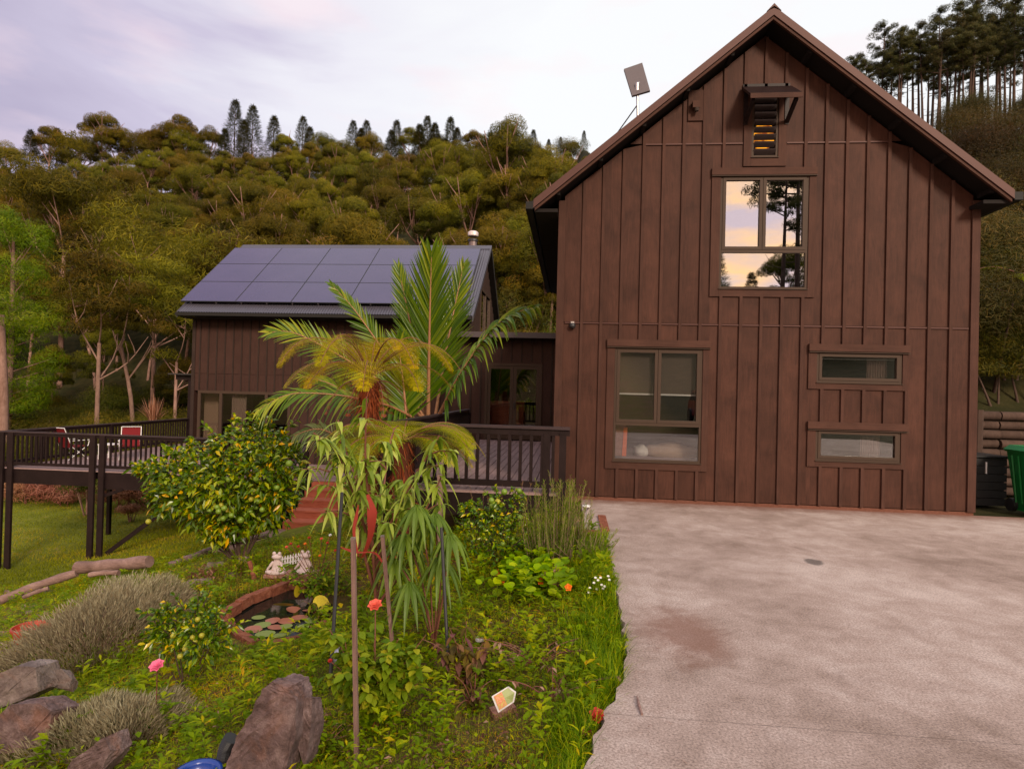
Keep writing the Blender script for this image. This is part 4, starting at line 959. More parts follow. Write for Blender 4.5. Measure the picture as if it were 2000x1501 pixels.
cons = [proto('conifer', 'dark pointed conifer rising from the forest ridge', 'tree', 'conifers along the forest ridge', conifer(s, *a), m_barkd, m_con) for s, a in
        ((21, (17, 3.6)), (22, (19, 4.0)))]
shr = [proto('bush', 'green bush in the undergrowth below the gum trees', 'bush', 'bushes at the foot of the hill', shrub(s, *a), m_bark, m_bush, 'foliage', 'stems') for s, a in ((51, (2.0, 2.6, 7000, .13, 12)), (52, (1.6, 2.0, 6000, .13, 10)), (53, (2.4, 3.4, 8000, .13, 14)))]
rs = random.Random(5)
# hillside grid
cnt = 0
yy = 37.0; row = 0
while yy < 205:
    step = (5.2 if yy < 62 else 7.0)+yy*.022
    x = -.97*yy-6+(row % 2)*step*.5
    while x < .035*yy+3 and cnt < 296:
        X = x+rs.uniform(-.32, .32)*step; Y = yy+rs.uniform(-.35, .35)*step
        foot = float(np.interp(X, [-60, -20, -8, 0], [48, 45, 34, 33]))+4
        if Y > foot:
            z = float(T(X, Y)); ratio = X/Y
            g = gums[rs.randrange(6)]; sc = rs.uniform(.62, 1.0)*(.62 if Y < 55 else (1 if Y < 120 else 1.08)); lim = float(np.interp(ratio, [-.95, -.6, -.1, .03], [.37, .40, .40, .375])); sc = min(sc, (lim*Y+CH-z)/16)
            if sc < .3: x += step; continue
            elev = (z+9*sc-CH)/Y; pxx = 1115+1200*ratio
            hb = 'lower' if elev < .17 else ('middle' if elev < .29 else 'upper')
            zone = 'beyond the left deck corner' if pxx < 180 else ('left of the solar roof' if pxx < 400 else ('above the left half of the solar roof' if pxx < 660 else ('above the right half of the solar roof' if pxx < 930 else 'between the solar roof and the gabled house')))
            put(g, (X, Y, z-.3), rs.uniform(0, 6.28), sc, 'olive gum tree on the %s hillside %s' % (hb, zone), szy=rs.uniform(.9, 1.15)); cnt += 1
        x += step
    yy += step*.92; row += 1
for i in range(16):
    pxx = 972+i*8.5; Y = (38, 52, 45, 64)[i % 4]+rs.uniform(-3, 3); X = P(pxx, 600, Y)[0]; z = float(T(X, Y)); put(gums[i % 6], (X, Y, z-.3), rs.uniform(0, 6), rs.uniform(.42, .58), 'small gum tree low on the hill right behind the entry wing roof')
# trees that stand on the skyline, set out along the ridge as in the photo
sky_g = [(15, 268), (95, 243), (150, 238), (205, 226), (240, 224), (285, 246), (320, 240), (350, 220), (375, 228), (410, 250), (560, 244), (640, 258), (720, 250), (800, 246), (870, 240), (925, 258), (985, 272), (1060, 285), (1120, 300)]
for i, (px, py) in enumerate(sky_g):
    Y = 206+rs.uniform(-5, 5); t_ = P(px, py, Y); gz = float(T(t_[0], Y)); h_ = max(t_[2]-gz, 7); put(gums[i % 6], (t_[0], Y, gz), rs.uniform(0, 6), h_/17.0, 'gum tree whose crown breaks the skyline %s' % ('at the left of the picture' if px < 250 else ('left of the solar roof peak' if px < 480 else ('above the solar roof' if px < 930 else 'beside the gabled roof'))))
sky_c = [(440, 236), (460, 196), (478, 218), (494, 206), (536, 210), (592, 226), (606, 232), (690, 240), (706, 235), (716, 234), (765, 238), (775, 234), (820, 226), (835, 226), (850, 224), (880, 228), (893, 240), (960, 262), (975, 260), (1000, 252), (1030, 272), (1042, 256), (1072, 266), (1095, 272), (1140, 290), (60, 258), (112, 240)]
for i, (px, py) in enumerate(sky_c):
    Y = 200+rs.uniform(-6, 10); t_ = P(px, py+(9 if py < 240 else 3), Y); gz = float(T(t_[0], Y)); h_ = max(t_[2]-gz, 8); put(cons[i % 2], (t_[0], Y, gz), rs.uniform(0, 6), h_/18, 'dark pointed conifer %s' % ('in the tall group on the ridge left of centre' if px < 620 and px > 400 else ('alone on the ridge at the far left' if px < 400 else ('on the ridge above the solar roof' if px < 930 else 'on the ridge beside the gabled roof'))))
for i in range(46):
    pxx = 20+i*24.5; Y = 196+rs.uniform(-8, 12); X = P(pxx, 260, Y)[0]; put(shr[i % 3], (X, Y, float(T(X, Y))-.5), rs.uniform(0, 6), rs.uniform(2.2, 3.2), 'broad dark tree filling the forest edge along the ridge', None, 'broad trees along the ridge')
# special near trees on the left
RNG = np.random.default_rng(31); trb = MB(); crb = MB(); Yn = 42
gx = P(14, 700, Yn)[0]; gz = float(T(gx, Yn)); H_ = P(25, 388, Yn)[2]-gz
trb.tube(curve([(0, 0, -1), (.3, 0, H_*.4), (.2, 0, H_*.85)], 9), np.linspace(.34, .10, 9), 8)
for k in range(84):
    f = .16+.82*RNG.random(); w_ = 3.1*math.sin(math.pi*min(1, (f-.02)*.99))**.5; a = RNG.random()*6.28; q_ = w_*math.sqrt(RNG.random()); cc_ = (math.cos(a)*q_, math.sin(a)*q_, H_*f-.6)
    clump(crb, cc_, 1.0+.45*RNG.random(), 420, .24, flat=.75, v0=.15*RNG.random(), vr=.85)
    if k % 3 == 0: trb.tube([(.2, 0, cc_[2]*.85), cc_], [.06, .02], 4, False)
big = proto('broadleaf_tree', 'bright green dense rounded tree at the left edge of the picture', 'tree', None, (trb, crb), m_bark, m_gumg); used.add(big.name); big.location = (gx, Yn, gz)
def baretree(seed, h, lab, px, py, ptop, Y, barkm=m_barkw, spread=3.2, crown=22, per=150, lean=0):
    global RNG; RNG = np.random.default_rng(seed); tr = MB(); cr = MB()
    base = curve([(0, 0, -.6), (lean*.3, 0, h*.3), (lean, 0, h*.55)], 8); tr.tube(base, np.linspace(h*.012, h*.008, 8), 7)
    tips = []
    for k in range(4):
        i0 = 5+k % 3; s = base[min(i0, 7)]; a = k*2.4+RNG.random()*.7; e = s+np.array([math.cos(a)*spread*(.5+.5*RNG.random()), math.sin(a)*spread*.6, h*(.18+.25*RNG.random())])
        q = curve([s, (s+e)/2+np.array([math.cos(a)*.4, 0, -.35]), e], 7); tr.tube(q, np.linspace(h*.0042, .015, 7), 5, False); tips.append(e)
        for j in range(2):
            s2 = q[3+j]; e2 = s2+np.array([RNG.normal()*1.0, RNG.normal()*.7, .8+RNG.random()]); tr.tube([s2, (s2+e2)/2+[.1, 0, -.1], e2], [.045, .03, .015], 4, False); tips.append(e2)
    top = np.array([lean, 0, h*.9])
    for k in range(crown):
        c = tips[k % len(tips)]*.55+top*.45+RNG.normal(size=3)*np.array([spread*.45, spread*.35, h*.07])
        clump(cr, c, spread*(.30+.14*RNG.random()), per*2, .30, flat=.6, v0=.1*RNG.random(), vr=.8)
    t = proto('gum_tree', lab, 'tree', None, (tr, cr), barkm, m_gum)
    b = P(px, py, Y); used.add(t.name); t.location = (float(b[0]), Y, float(T(b[0], Y))); sc = (P(px, ptop, Y)[2]-float(T(b[0], Y)))/h; t.scale = (sc, sc, sc); return t
baretree(41, 13, 'pale pink gum with a straight bare trunk left of the rear house', 190, 790, 478, 40)
baretree(42, 13, 'pale gum with a leaning forked trunk just left of the rear house', 268, 740, 500, 44, lean=-1.2)
baretree(43, 11, 'slender pale gum close behind the pergola', 345, 700, 560, 46, m_bark)
baretree(44, 15, 'tall twin stemmed pink gum high on the left slope', 118, 700, 290, 62, m_bark, 4.0, 34)
baretree(45, 12, 'gum with wide spreading pale limbs left of the solar roof', 300, 705, 440, 54, m_bark, 4.6, 36)
tk = thing('gum_tree', 'thick reddish pink trunk at the far left edge of the picture', 'tree', (P(4, 800, 33)[0], 33, float(T(P(4, 800, 33)[0], 33))))
mb = MB(); b_ = np.array(tk.location); mb.tube(curve([b_+[0, 0, -1], b_+[.1, 0, 4], b_+[-.3, 0, 9.5]], 9), np.linspace(.34, .2, 9), 9); mb.build('trunk', m_bark, tk, smooth=True)
mb = MB(); [clump(mb, b_+np.array([RNG.normal()*1.5, RNG.normal()*1.2, 9.5+RNG.normal()*1.0]), 1.2, 220, .24) for _ in range(12)]; mb.build('crown', m_gumg, tk)
# understorey at the foot of the hill
for i in range(130):
    X = rs.uniform(-58, 2); foot = float(np.interp(X, [-60, -20, -8, 0], [46, 40, 29, 26])); Y = foot+rs.uniform(-4, 14)
    if -19 < X < -2 and Y < 33: continue
    put(shr[i % 3], (X, Y, float(T(X, Y))-.2), rs.uniform(0, 6), rs.uniform(.7, 1.5), 'green bush in the undergrowth below the gums, %s' % ('beyond the far left corner of the deck' if X/Y < -.8 else ('left of the rear house' if X/Y < -.6 else 'behind the rear house')))
for i in range(30):
    px = 8+i*12; Y = 33.5+rs.uniform(-1.5, 6); X = P(px, 800, Y)[0]; o = put(shr[i % 3], (X, Y, float(T(X, Y))-.2), rs.uniform(0, 6), rs.uniform(.7, 1.1), 'dark leafy bush close behind the left deck railing', None, 'leafy bushes close behind the left deck railing')
brk = [proto('bracken_clump', 'pinkish brown clump of dead bracken on the low ground behind the left deck', 'bracken', 'dead bracken clumps behind the deck', shrub(s, 1.6, 1.5, 1500, .22, 6, 2), m_stem, m_brack, 'fronds', 'stems') for s in (55, 56)]
for i, (px, py) in enumerate([(60, 1005), (85, 985), (110, 1015), (130, 1000), (95, 1025), (50, 970), (70, 1030), (150, 985), (230, 960), (250, 970), (280, 965), (120, 965), (300, 960), (265, 985), (40, 1000)]):
    Y = rs.uniform(25.5, 29); X = P(px, py, Y)[0]; put(brk[i % 2], (X, Y, float(T(X, Y))-.1), rs.uniform(0, 6), rs.uniform(.6, 1.0))
bl = proto('bush', 'yellow green bush standing on the lawn behind the middle deck posts', 'bush', None, shrub(57, 1.2, 2.4, 2600, .16, 8), m_bark, m_bush, 'foliage', 'stems'); Y = 24; X = P(170, 1000, Y)[0]; put(bl, (X, Y, float(T(X, Y))), 0, 1.1)
bl = proto('bush', 'small rounded brown green bush on the lawn seen under the deck, right of the posts', 'bush', None, shrub(58, .8, 1.1, 1400, .13, 6), m_bark, m_brack, 'foliage', 'stems'); Y = 23; X = P(255, 1000, Y)[0]; put(bl, (X, Y, float(T(X, Y))), 0, .8)
# flax and grasses on the bank behind the entry link
def flax(seed, n=110, L=1.7, w=.05, spread=.9):
    global RNG; RNG = np.random.default_rng(seed); mb = MB(); a = RNG.random(n)*6.28; tl = RNG.random(n)*spread
    D = np.stack([np.cos(a)*tl, np.sin(a)*tl, np.ones(n)], 1); C = np.stack([np.cos(a), np.sin(a), 0*a], 1)*RNG.random((n, 1))*.3
    strips(mb, C, D, np.stack([np.cos(a), np.sin(a), -.3+0*a], 1), L*(.6+.5*RNG.random(n)), w, RNG.random(n), 4, .35*tl, 'lance'); return mb
def flaxt(seed, lab, grp, mat=m_flax, **k):
    t = thing('flax', lab, 'flax', (0, 0, 0), grp); flax(seed, **k).build('blades', mat, t); return t
fx_ = [flaxt(61, 'yellow green flax clump on the bank above the entry roof', 'flax clumps on the bank behind the entry'), flaxt(62, 'yellow green flax clump on the bank above the entry roof', 'flax clumps on the bank behind the entry', n=140, L=2.1)]
for i in range(34):
    px = rs.uniform(965, 1105); Y = rs.uniform(26, 38); X = P(px, 600, Y)[0]; put(fx_[i % 2], (X, Y, float(T(X, Y))-.05), rs.uniform(0, 6), rs.uniform(.7, 1.1))
dk = flaxt(63, 'drying pink brown flax clump behind the left deck rail beside the pergola', None, m_brack, n=90, L=1.5); Y = 33; X = P(300, 800, Y)[0]; put(dk, (X, Y, P(300, 822, Y)[2]), 0, 1)
for i, px in enumerate((20, 60, 100, 150, 200, 250, 330, 350)):
    Y = 34+rs.uniform(-1, 3); X = P(px, 800, Y)[0]; o = put(fx_[i % 2], (X, Y, float(T(X, Y))), rs.uniform(0, 6), rs.uniform(.8, 1.2), 'low green flax clump beyond the left deck railing', None, 'flax clumps beyond the left deck railing')
# ================================================================== RIGHT HILLSIDE
rb_ = [proto('manuka_bush', 'dark brown green scrub tree on the slope right of the gabled house', 'bush', 'scrub on the slope right of the house', shrub(s, *a), m_barkd, m_scrub, 'foliage', 'stems') for s, a in ((71, (2.2, 3.2, 15000, .11, 18, 3)), (72, (1.8, 3.8, 14000, .11, 18, 3)), (73, (2.6, 3.0, 17000, .11, 22, 3)))]
i = 0
for Y in (13.6, 16, 19, 22.5, 27, 32, 38, 45, 52, 58):
    x0_, x1_ = Y*.60, Y*.86
    X = x0_
    while X < x1_:
        XX = X+rs.uniform(-.5, .5); YY = Y+rs.uniform(-.8, .8); sc = rs.uniform(.65, .9)*(1+Y*.012)
        if XX > 6.4+(sc*1.5 if YY < 17 else 0): put(rb_[i % 3], (XX, YY, float(T(XX, YY))-.3), rs.uniform(0, 6), sc, 'dark brown green scrub tree %s on the slope right of the gabled house' % ('low down' if YY < 20 else ('half way up' if YY < 36 else 'high up'))); i += 1
        X += 2.0+Y*.045
pins = [proto('pine_tree', 'tall thin plantation pine with a bare pole trunk on the ridge right of the house', 'tree', 'pines on the right hand ridge', pine(s, *a), m_barkd, m_pine) for s, a in ((81, (18, .30, 200, .58, 3.0, 24)), (82, (16, .30, 180, .62, 2.8, 20)), (83, (19, .30, 200, .56, 3.2, 26)), (84, (15, .30, 170, .66, 2.6, 18)))]
tops = [(1668, 108), (1700, 92), (1722, 60), (1745, 48), (1760, 70), (1788, 40), (1800, 60), (1822, 30), (1840, 22), (1855, 34), (1872, 20), (1893, 8), (1905, 26), (1925, -6), (1945, 10), (1960, -10), (1985, -20), (2010, -14), (2035, -20),
        (1690, 130), (1735, 100), (1775, 95), (1815, 90), (1850, 80), (1885, 70), (1915, 60), (1935, 66), (1975, 50), (2000, 40), (1808, 50), (1866, 44), (1898, 40), (1950, 30), (1652, 118), (1680, 120), (1712, 84), (1756, 56), (1833, 44), (1910, 20), (1968, 14)]
for i, (px, py) in enumerate(tops):
    Y = 63+rs.uniform(-3, 12); t_ = P(px, py+6, Y); gz = float(T(t_[0], Y)); h_ = max(t_[2]-gz, 6)
    put(pins[i % 4], (t_[0], Y, gz), rs.uniform(0, 6), min(1.3, max(.5, h_/17.5)), 'tall thin plantation pine in the %s part of the stand right of the gabled roof' % ('left' if px < 1760 else ('middle' if px < 1880 else 'right')), szy=h_/17.5/min(1.3, max(.5, h_/17.5)))
# foliage close beside the right wall: young ponga fronds are added with the ferns below
# land behind the photographer (mirrored in the upper window)
for i, (dx, dist, h_, k) in enumerate([(.325, 50, 20.5, 0), (.35, 54, 26, 2), (.375, 48, 18.5, 3), (.40, 60, 24, 1), (.365, 62, 22, 2)]):
    X = dx*(9.45+dist); Y = -(dist-9.45); pp = put(pins[k], (X, Y, float(T(X, Y))), i*1.3, h_/18, 'tall pine behind the photographer, mirrored in the upper window', None, 'pines behind the photographer')
for i in range(26):
    dx = -.35+i*.045+rs.uniform(-.02, .02); dist = 70+rs.uniform(-8, 8); X = dx*(9.45+dist); Y = -(dist-9.45); k = rs.random()
    if k < .4: put(cons[i % 2], (X, Y, float(T(X, Y))-2), i, rs.uniform(.55, .75), 'conifer behind the photographer', None, 'conifers behind the photographer')
    else: put(gums[i % 6], (X, Y, float(T(X, Y))-2), i, rs.uniform(.6, .8), 'gum tree behind the photographer', None, 'gum trees behind the photographer')
# ================================================================== GARDEN PLANTS
RNG = np.random.default_rng(77)
def onT(px, py, dz=0):
    g = G(px, py, 1.5, 40); return np.array([g[0], g[1], float(T(g[0], g[1]))+dz])
def at(X, Y, dz=0): return np.array([X, Y, float(T(X, Y))+dz])
def frond_palm(parent, pts, mat, n=46, L=.75, w=.038, side=(0, -1, 0), fwd=.75, lift=.15, droop=.35, r0=.03, name='frond', sd=None, tipk=.35, vb=.0, rm=None):
    """feather frond: arched stalk with two ranks of long narrow pinnae"""
    c = curve(pts, 26); o = MB(); o.tube(c, np.linspace(r0, .006, 26), 6)
    fr_ = o.build(name, rm or m_rach, parent, smooth=True)
    d = np.linspace(0, 1, 26); t = np.linspace(.14, .995, n); C = np.stack([np.interp(t, d, c[:, i]) for i in range(3)], 1)
    tg = np.gradient(c, axis=0); tg = unit(tg); Tn = unit(np.stack([np.interp(t, d, tg[:, i]) for i in range(3)], 1))
    nv = np.array(side, float); mb = MB()
    for s in (-1, 1):
        S = unit(np.cross(Tn, nv))*s
        f = fwd*(.55+.75*t)[:, None]
        D = unit(S*(1-.45*t)[:, None]+Tn*f+nv*lift+RNG.normal(size=(n, 3))*.045)
        LL = L*(np.sin(math.pi*(.22+.70*t))**.7)*(.93+.14*RNG.random(n)); LL[t > .93] *= .8
        strips(mb, C, D, nv+RNG.normal(size=(n, 3))*.25, LL, w*(.8+.4*RNG.random(n)), np.clip(vb+RNG.random(n)*.55+.35*(t)**2*RNG.random(n), 0, 1), 5, droop*(.5+RNG.random(n)), 'lance', .35)
    mb.build('pinnae', mat, fr_); return fr_
def frond_fern(parent, base, az, L, rise, drop, mat, n=20, wl=.30, name='frond', npn=12, lw=.033, vb=0, r0=.012, sm_=m_stem):
    """tree fern frond: arching stalk, pinnae each cut into small leaflets"""
    u = np.array([math.cos(az), math.sin(az), 0]); tt = np.linspace(0, 1, 18)
    c = np.array(base)[None]+u[None]*(L*(tt-.08*tt**3))[:, None]+np.array([0, 0, 1])[None]*(L*(rise*tt*1.6*(1-tt*.55)-drop*tt**3))[:, None]
    c[:, :2] += (np.array([-u[1], u[0]])*RNG.normal()*.10*L)[None]*(tt**2)[:, None]
    fr_ = MB().tube(c, np.linspace(r0, .003, 18), 5).build(name, sm_, parent, smooth=True)
    tg = unit(np.gradient(c, axis=0)); t = np.linspace(.16, .98, n); C = np.stack([np.interp(t, tt, c[:, i]) for i in range(3)], 1); Tn = np.stack([np.interp(t, tt, tg[:, i]) for i in range(3)], 1)
    side = unit(np.cross(Tn, [0, 0, 1.0])); nrm = unit(np.cross(side, Tn)); mb = MB()
    for s in (-1, 1):
        D = unit(side*s+Tn*.45+nrm*.02); LL = wl*np.sin(math.pi*(.16+.80*t))**.9*(.92+.16*RNG.random(n))
        q = np.linspace(.04, .98, npn)
        PC = C[:, None]+D[:, None]*(LL[:, None]*q)[:, :, None]; PC[..., 2] -= (LL[:, None]*q**2*.16)
        ax = D.copy()
        for s2 in (-1, 1):
            dd = unit(np.cross(nrm, ax))*s2
            D2 = unit(dd[:, None]*np.ones((1, npn, 1))+ax[:, None]*.55+RNG.normal(size=(n, npn, 3))*.06)
            l2 = wl*.17*(1-q*.78)[None]*np.ones((n, 1))*(.85+.3*RNG.random((n, npn)))
            vv = np.clip(vb+.55*RNG.random((n, 1))+.35*RNG.random((n, npn)), 0, 1)
            strips(mb, PC.reshape(-1, 3), D2.reshape(-1, 3), np.repeat(nrm, npn, 0), l2.ravel(), lw*(wl/.3), vv.ravel(), 1, .15, 'round')
    mb.build('leaflets', mat, fr_); return fr_
# ---- nikau palm behind the guard rail of the upper deck
PX = -3.05
palm = thing('palm', 'nikau palm with a huge upright feather frond between the two decks', 'palm', (PX, 12.6, float(T(PX, 12.6))))
PB = P(842, 812, 12.6)
MB().tube(curve([at(PX, 12.6, -.2), [PX, 12.6, -.2], [PB[0], 12.6, PB[2]]], 7), [.17, .16, .15, .15, .14, .12, .10], 10).build('trunk', m_rach, palm, smooth=True)
def PP(*l): return [P(x, y, Y) for x, y, Y in l]
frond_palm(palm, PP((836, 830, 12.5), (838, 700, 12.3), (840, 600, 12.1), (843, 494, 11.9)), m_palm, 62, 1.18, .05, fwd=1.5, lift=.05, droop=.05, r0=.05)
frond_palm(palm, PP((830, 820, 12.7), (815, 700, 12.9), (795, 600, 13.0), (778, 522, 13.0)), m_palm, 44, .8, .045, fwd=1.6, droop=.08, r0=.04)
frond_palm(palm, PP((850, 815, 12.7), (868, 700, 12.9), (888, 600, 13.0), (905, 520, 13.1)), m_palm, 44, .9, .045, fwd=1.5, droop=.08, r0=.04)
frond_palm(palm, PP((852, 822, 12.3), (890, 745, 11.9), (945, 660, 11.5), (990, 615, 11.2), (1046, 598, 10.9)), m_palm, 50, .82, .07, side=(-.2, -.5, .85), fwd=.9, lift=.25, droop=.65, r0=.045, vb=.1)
frond_palm(palm, PP((828, 815, 12.5), (760, 700, 12.2), (690, 600, 12.0), (648, 556, 11.9)), m_palm, 40, .55, .045, side=(0, -.8, .5), fwd=1.3, lift=.05, droop=.12)
frond_palm(palm, PP((825, 815, 12.3), (740, 740, 11.8), (640, 680, 11.4), (560, 640, 11.1), (524, 650, 11.0)), m_palm, 50, .72, .042, side=(.0, -.75, .6), fwd=.7, lift=.15, droop=.15, vb=.12)
frond_palm(palm, PP((825, 825, 12.0), (760, 790, 11.4), (660, 770, 10.9), (560, 765, 10.5), (505, 800, 10.3)), m_palm, 52, .66, .042, side=(0, -.55, .8), fwd=.6, lift=.1, droop=.55, vb=.1)
frond_palm(palm, PP((826, 830, 12.2), (770, 810, 11.8), (700, 780, 11.4), (640, 745, 11.2), (590, 735, 11.0)), m_palm, 44, .6, .04, side=(0, -.6, .7), fwd=.7, droop=.3)
frond_palm(palm, PP((795, 850, 11.8), (792, 790, 11.8), (786, 730, 11.8), (776, 660, 11.8)), m_palm, 44, .8, .045, fwd=1.2, droop=.1, r0=.035)
p2_ = thing('palm', 'short pale fronded palm behind the long leaved shrub', 'palm', tuple(at(-3.5, 10.4)))
b = at(-3.5, 10.4)
MB().tube([b-[0, 0, .2], b+[0, 0, .5]], [.10, .08], 8).build('trunk', m_fernt, p2_)
frond_palm(p2_, [b+[0, 0, .5], *PP((690, 900, 10.3), (660, 850, 10.1), (620, 832, 10.0), (575, 850, 9.9))], m_palmp, 40, .42, .035, side=(0, -.8, .5), fwd=.5, lift=.1, droop=.5)
frond_palm(p2_, [b+[0, 0, .5], *PP((720, 900, 10.4), (700, 870, 10.3), (655, 880, 10.2))], m_palmp, 30, .35, .03, side=(0, -.6, .7), fwd=.5, droop=.5)
# ---- tree ferns
fA = thing('tree_fern', 'golden tree fern with rust coloured skirt standing tallest in the garden bed', 'tree fern', tuple(at(-2.95, 8.8)))
ba = at(-2.95, 8.8); ta = P(722, 738, 8.8)
def shaggy(parent, pts, r, n, L, mat=m_fernR, dn=.9):
    c = curve(pts, 12); o = MB().tube(c, r, 10).build('trunk', m_fernt, parent, smooth=True)
    i = RNG.integers(0, 12, n); f = RNG.random(n)[:, None]; C = c[i]*f+c[np.minimum(i+1, 11)]*(1-f); a = RNG.random(n)*6.28
    o2 = np.stack([np.cos(a), np.sin(a), 0*a], 1); rr = np.interp(i, range(12), np.broadcast_to(r, (12,)))
    mb = MB(); strips(mb, C+o2*rr[:, None]*.9, unit(o2*.5+np.array([0, 0, -dn])+RNG.normal(size=(n, 3))*.25), o2, L*(.5+RNG.random(n)), .014, RNG.random(n), 2, .2, 'lance'); mb.build('fibres', mat, o)
shaggy(fA, [ba-[0, 0, .3], (ba+ta)/2+[.05, 0, 0], ta], np.linspace(.15, .12, 12), 260, .16)
shaggy(fA, [ta-[0, 0, .5], ta-[0, 0, .2], ta], np.linspace(.13, .15, 12), 220, .22)
for k in range(19):
    az = k/19*6.283+RNG.normal()*.1; low = k % 2
    frond_fern(fA, ta+[0, 0, .02], az, 1.42*(1-.12*low+.1*RNG.random()), (.66 if not low else .34), (.40 if not low else .38), m_fernA, 25, .38)
for k in range(5): frond_fern(fA, ta+[0, 0, .02], k*1.3+.4, .80+.1*RNG.random(), 1.15, .35, m_fernA, 18, .26, vb=.1)
for k in range(6): frond_fern(fA, ta-[0, 0, .06], k*1.07+.2, .65, .15, .85, m_fernR, 14, .20)
fB = thing('tree_fern', 'lower green tree fern arching in front of the upper deck railing', 'tree fern', tuple(at(-2.2, 8.0)))
bb = at(-2.2, 8.0); tb_ = P(787, 862, 8.0)
shaggy(fB, [bb-[0, 0, .3], (bb+tb_)/2, tb_], np.linspace(.15, .13, 12), 700, .12)
for k in range(15):
    az = k/15*6.283+RNG.normal()*.12; low = k % 2
    frond_fern(fB, tb_+[0, 0, .02], az, 1.05*(1-.1*low+.12*RNG.random()), (.42 if not low else .18), (.34 if not low else .36), m_fernB, 22, .34, vb=.3)
for q, az in (((790, 850), -.25), ((800, 855), .12), ((770, 850), 3.4), ((780, 855), 2.9)): frond_fern(fB, P(*q, 7.9), az, 1.08, .30, .42, m_fernB, 24, .36, vb=.4)
frond_fern(fB, P(790, 858, 7.9), -.05, 1.0, .12, .40, m_fernA, 22, .26)
# ---- citrus tree loaded with green fruit
def citrus(lab, base, lobes, fruits, Ylo, cat='citrus tree', nl=430, leaf=.125, fr=.054, seed=3):
    global RNG; RNG = np.random.default_rng(seed)
    t = thing('citrus_tree', lab, cat, tuple(base)); tr = MB(); cr = MB()
    for c, r in lobes:
        q = curve([base-[0, 0, .1], base*.5+np.array(c)*.5+[0, 0, -.1], c], 6); tr.tube(q, np.linspace(.020 if leaf > .07 else .008, .006 if leaf > .07 else .004, 6), 5, False)
        n = int(nl*(r/.5)**2); u = rdir(n); C = np.array(c)+u*(r*(.35+.65*RNG.random(n)**.5))[:, None]*[1.1, .9, .8]
        D = unit(u*.8+rdir(n)*.9+[0, 0, .05]); v = RNG.random(n)**1.2; v[RNG.random(n) < .035] = 1
        strips(cr, C, D, unit(u+rdir(n)*.6+[0, 0, .7]), leaf*(.7+.6*RNG.random(n)), leaf*.52, v, 2, .3, 'leaf', .35)
        for k in range(13):   # short leafy shoots break the outline
            d = unit(np.array([RNG.normal(), RNG.normal(), abs(RNG.normal())+.3])); s = np.array(c)+d*r*.8; e = s+d*r*(.4+.6*RNG.random())
            tr.tube([s, e], [.007, .004], 4, False); m = 14; f = RNG.random(m)[:, None]
            strips(cr, s*(1-f)+e*f, unit(d+rdir(m)*.9), rdir(m)+[0, 0, 1], leaf*(.7+.5*RNG.random(m)), leaf*.5, RNG.random(m)**1.2, 2, .3, 'leaf', .35)
    tr.build('trunk', m_barkd, t, smooth=True); cr.build('leaves', m_cit, t)
    base_me = {}
    for i, (px, py, Y, yl) in enumerate(fruits):
        p = P(px, py, Y); th = np.linspace(0, math.pi, 8)
        if yl not in base_me:
            base_me[yl] = MB().lathe((0, 0, 0), [(math.sin(a)*fr, -math.cos(a)*fr*1.02) for a in th], 12).mesh('fruit', m_fruity if yl else m_fruit, (0, 0, 0), True)
        o = bpy.data.objects.new('fruit', base_me[yl]); COL.objects.link(o); o.parent = t; o.location = Vector(p)-t.location; o.rotation_euler = (i, i*2, i*3)
        s_ = .85+.3*random.random(); o.scale = (s_, s_, s_)
    return t
Yc = 10.8
lob = [(P(x, y, Yc+dy), r) for x, y, r, dy in [(335, 935, .42, 0), (400, 900, .42, .3), (455, 880, .45, .1), (520, 870, .45, .2), (552, 900, .32, 0), (370, 960, .5, -.2), (440, 945, .55, -.2), (510, 940, .52, -.1), (548, 960, .36, 0), (400, 1000, .46, -.1), (460, 1010, .48, 0), (520, 1000, .42, .1), (330, 985, .32, .1), (430, 1040, .30, 0), (300, 925, .22, 0)]]
frt = [(427, 998, 0), (500, 935, 0), (504, 978, 0), (458, 997, 0), (463, 998, 0), (438, 992, 0), (432, 986, 1), (490, 974, 1), (500, 990, 0), (515, 978, 0), (452, 1006, 0), (409, 997, 0), (352, 1000, 1), (447, 1003, 1), (390, 985, 0), (424, 990, 0), (448, 936, 0), (495, 960, 1), (488, 998, 0), (462, 985, 0), (565, 905, 0), (541, 952, 0), (470, 1015, 0), (290, 1018, 1), (525, 940, 1), (512, 995, 0), (436, 1012, 0), (399, 975, 0), (480, 1005, 0), (415, 1010, 0)]
frt = [(x, y, Yc-.62+.13*(i % 5), yl) for i, (x, y, yl) in enumerate(frt)]
gb = P(460, 1085, Yc); citrus('bushy citrus tree hung with green fruit, left of the red steps', np.array([gb[0], Yc+.2, float(T(gb[0], Yc+.2))]), lob, frt, 0)
lob = [(P(x, y, 6.9+dy), r) for x, y, r, dy in [(985, 985, .16, 0), (950, 1010, .16, 0), (1000, 1020, .20, 0), (960, 1050, .24, -.1), (1010, 1060, .22, -.1), (920, 1045, .14, 0), (975, 1085, .24, -.2), (930, 1085, .16, -.1), (915, 1000, .08, 0), (1030, 1090, .14, 0)]]
frt = [(960, 977, 0), (961, 987, 0), (972, 979, 1), (1014, 958, 0), (1000, 1052, 0), (982, 1061, 0), (985, 960, 0), (1016, 1010, 0)]
gb = P(975, 1120, 6.9); citrus('small lime bush with a few green fruit in front of the deck railing', np.array([gb[0], 6.9, float(T(gb[0], 6.9))]), lob, [(x, y, 6.7, yl) for x, y, yl in frt], 0, 'lime bush', 420, .055, .033, 5)
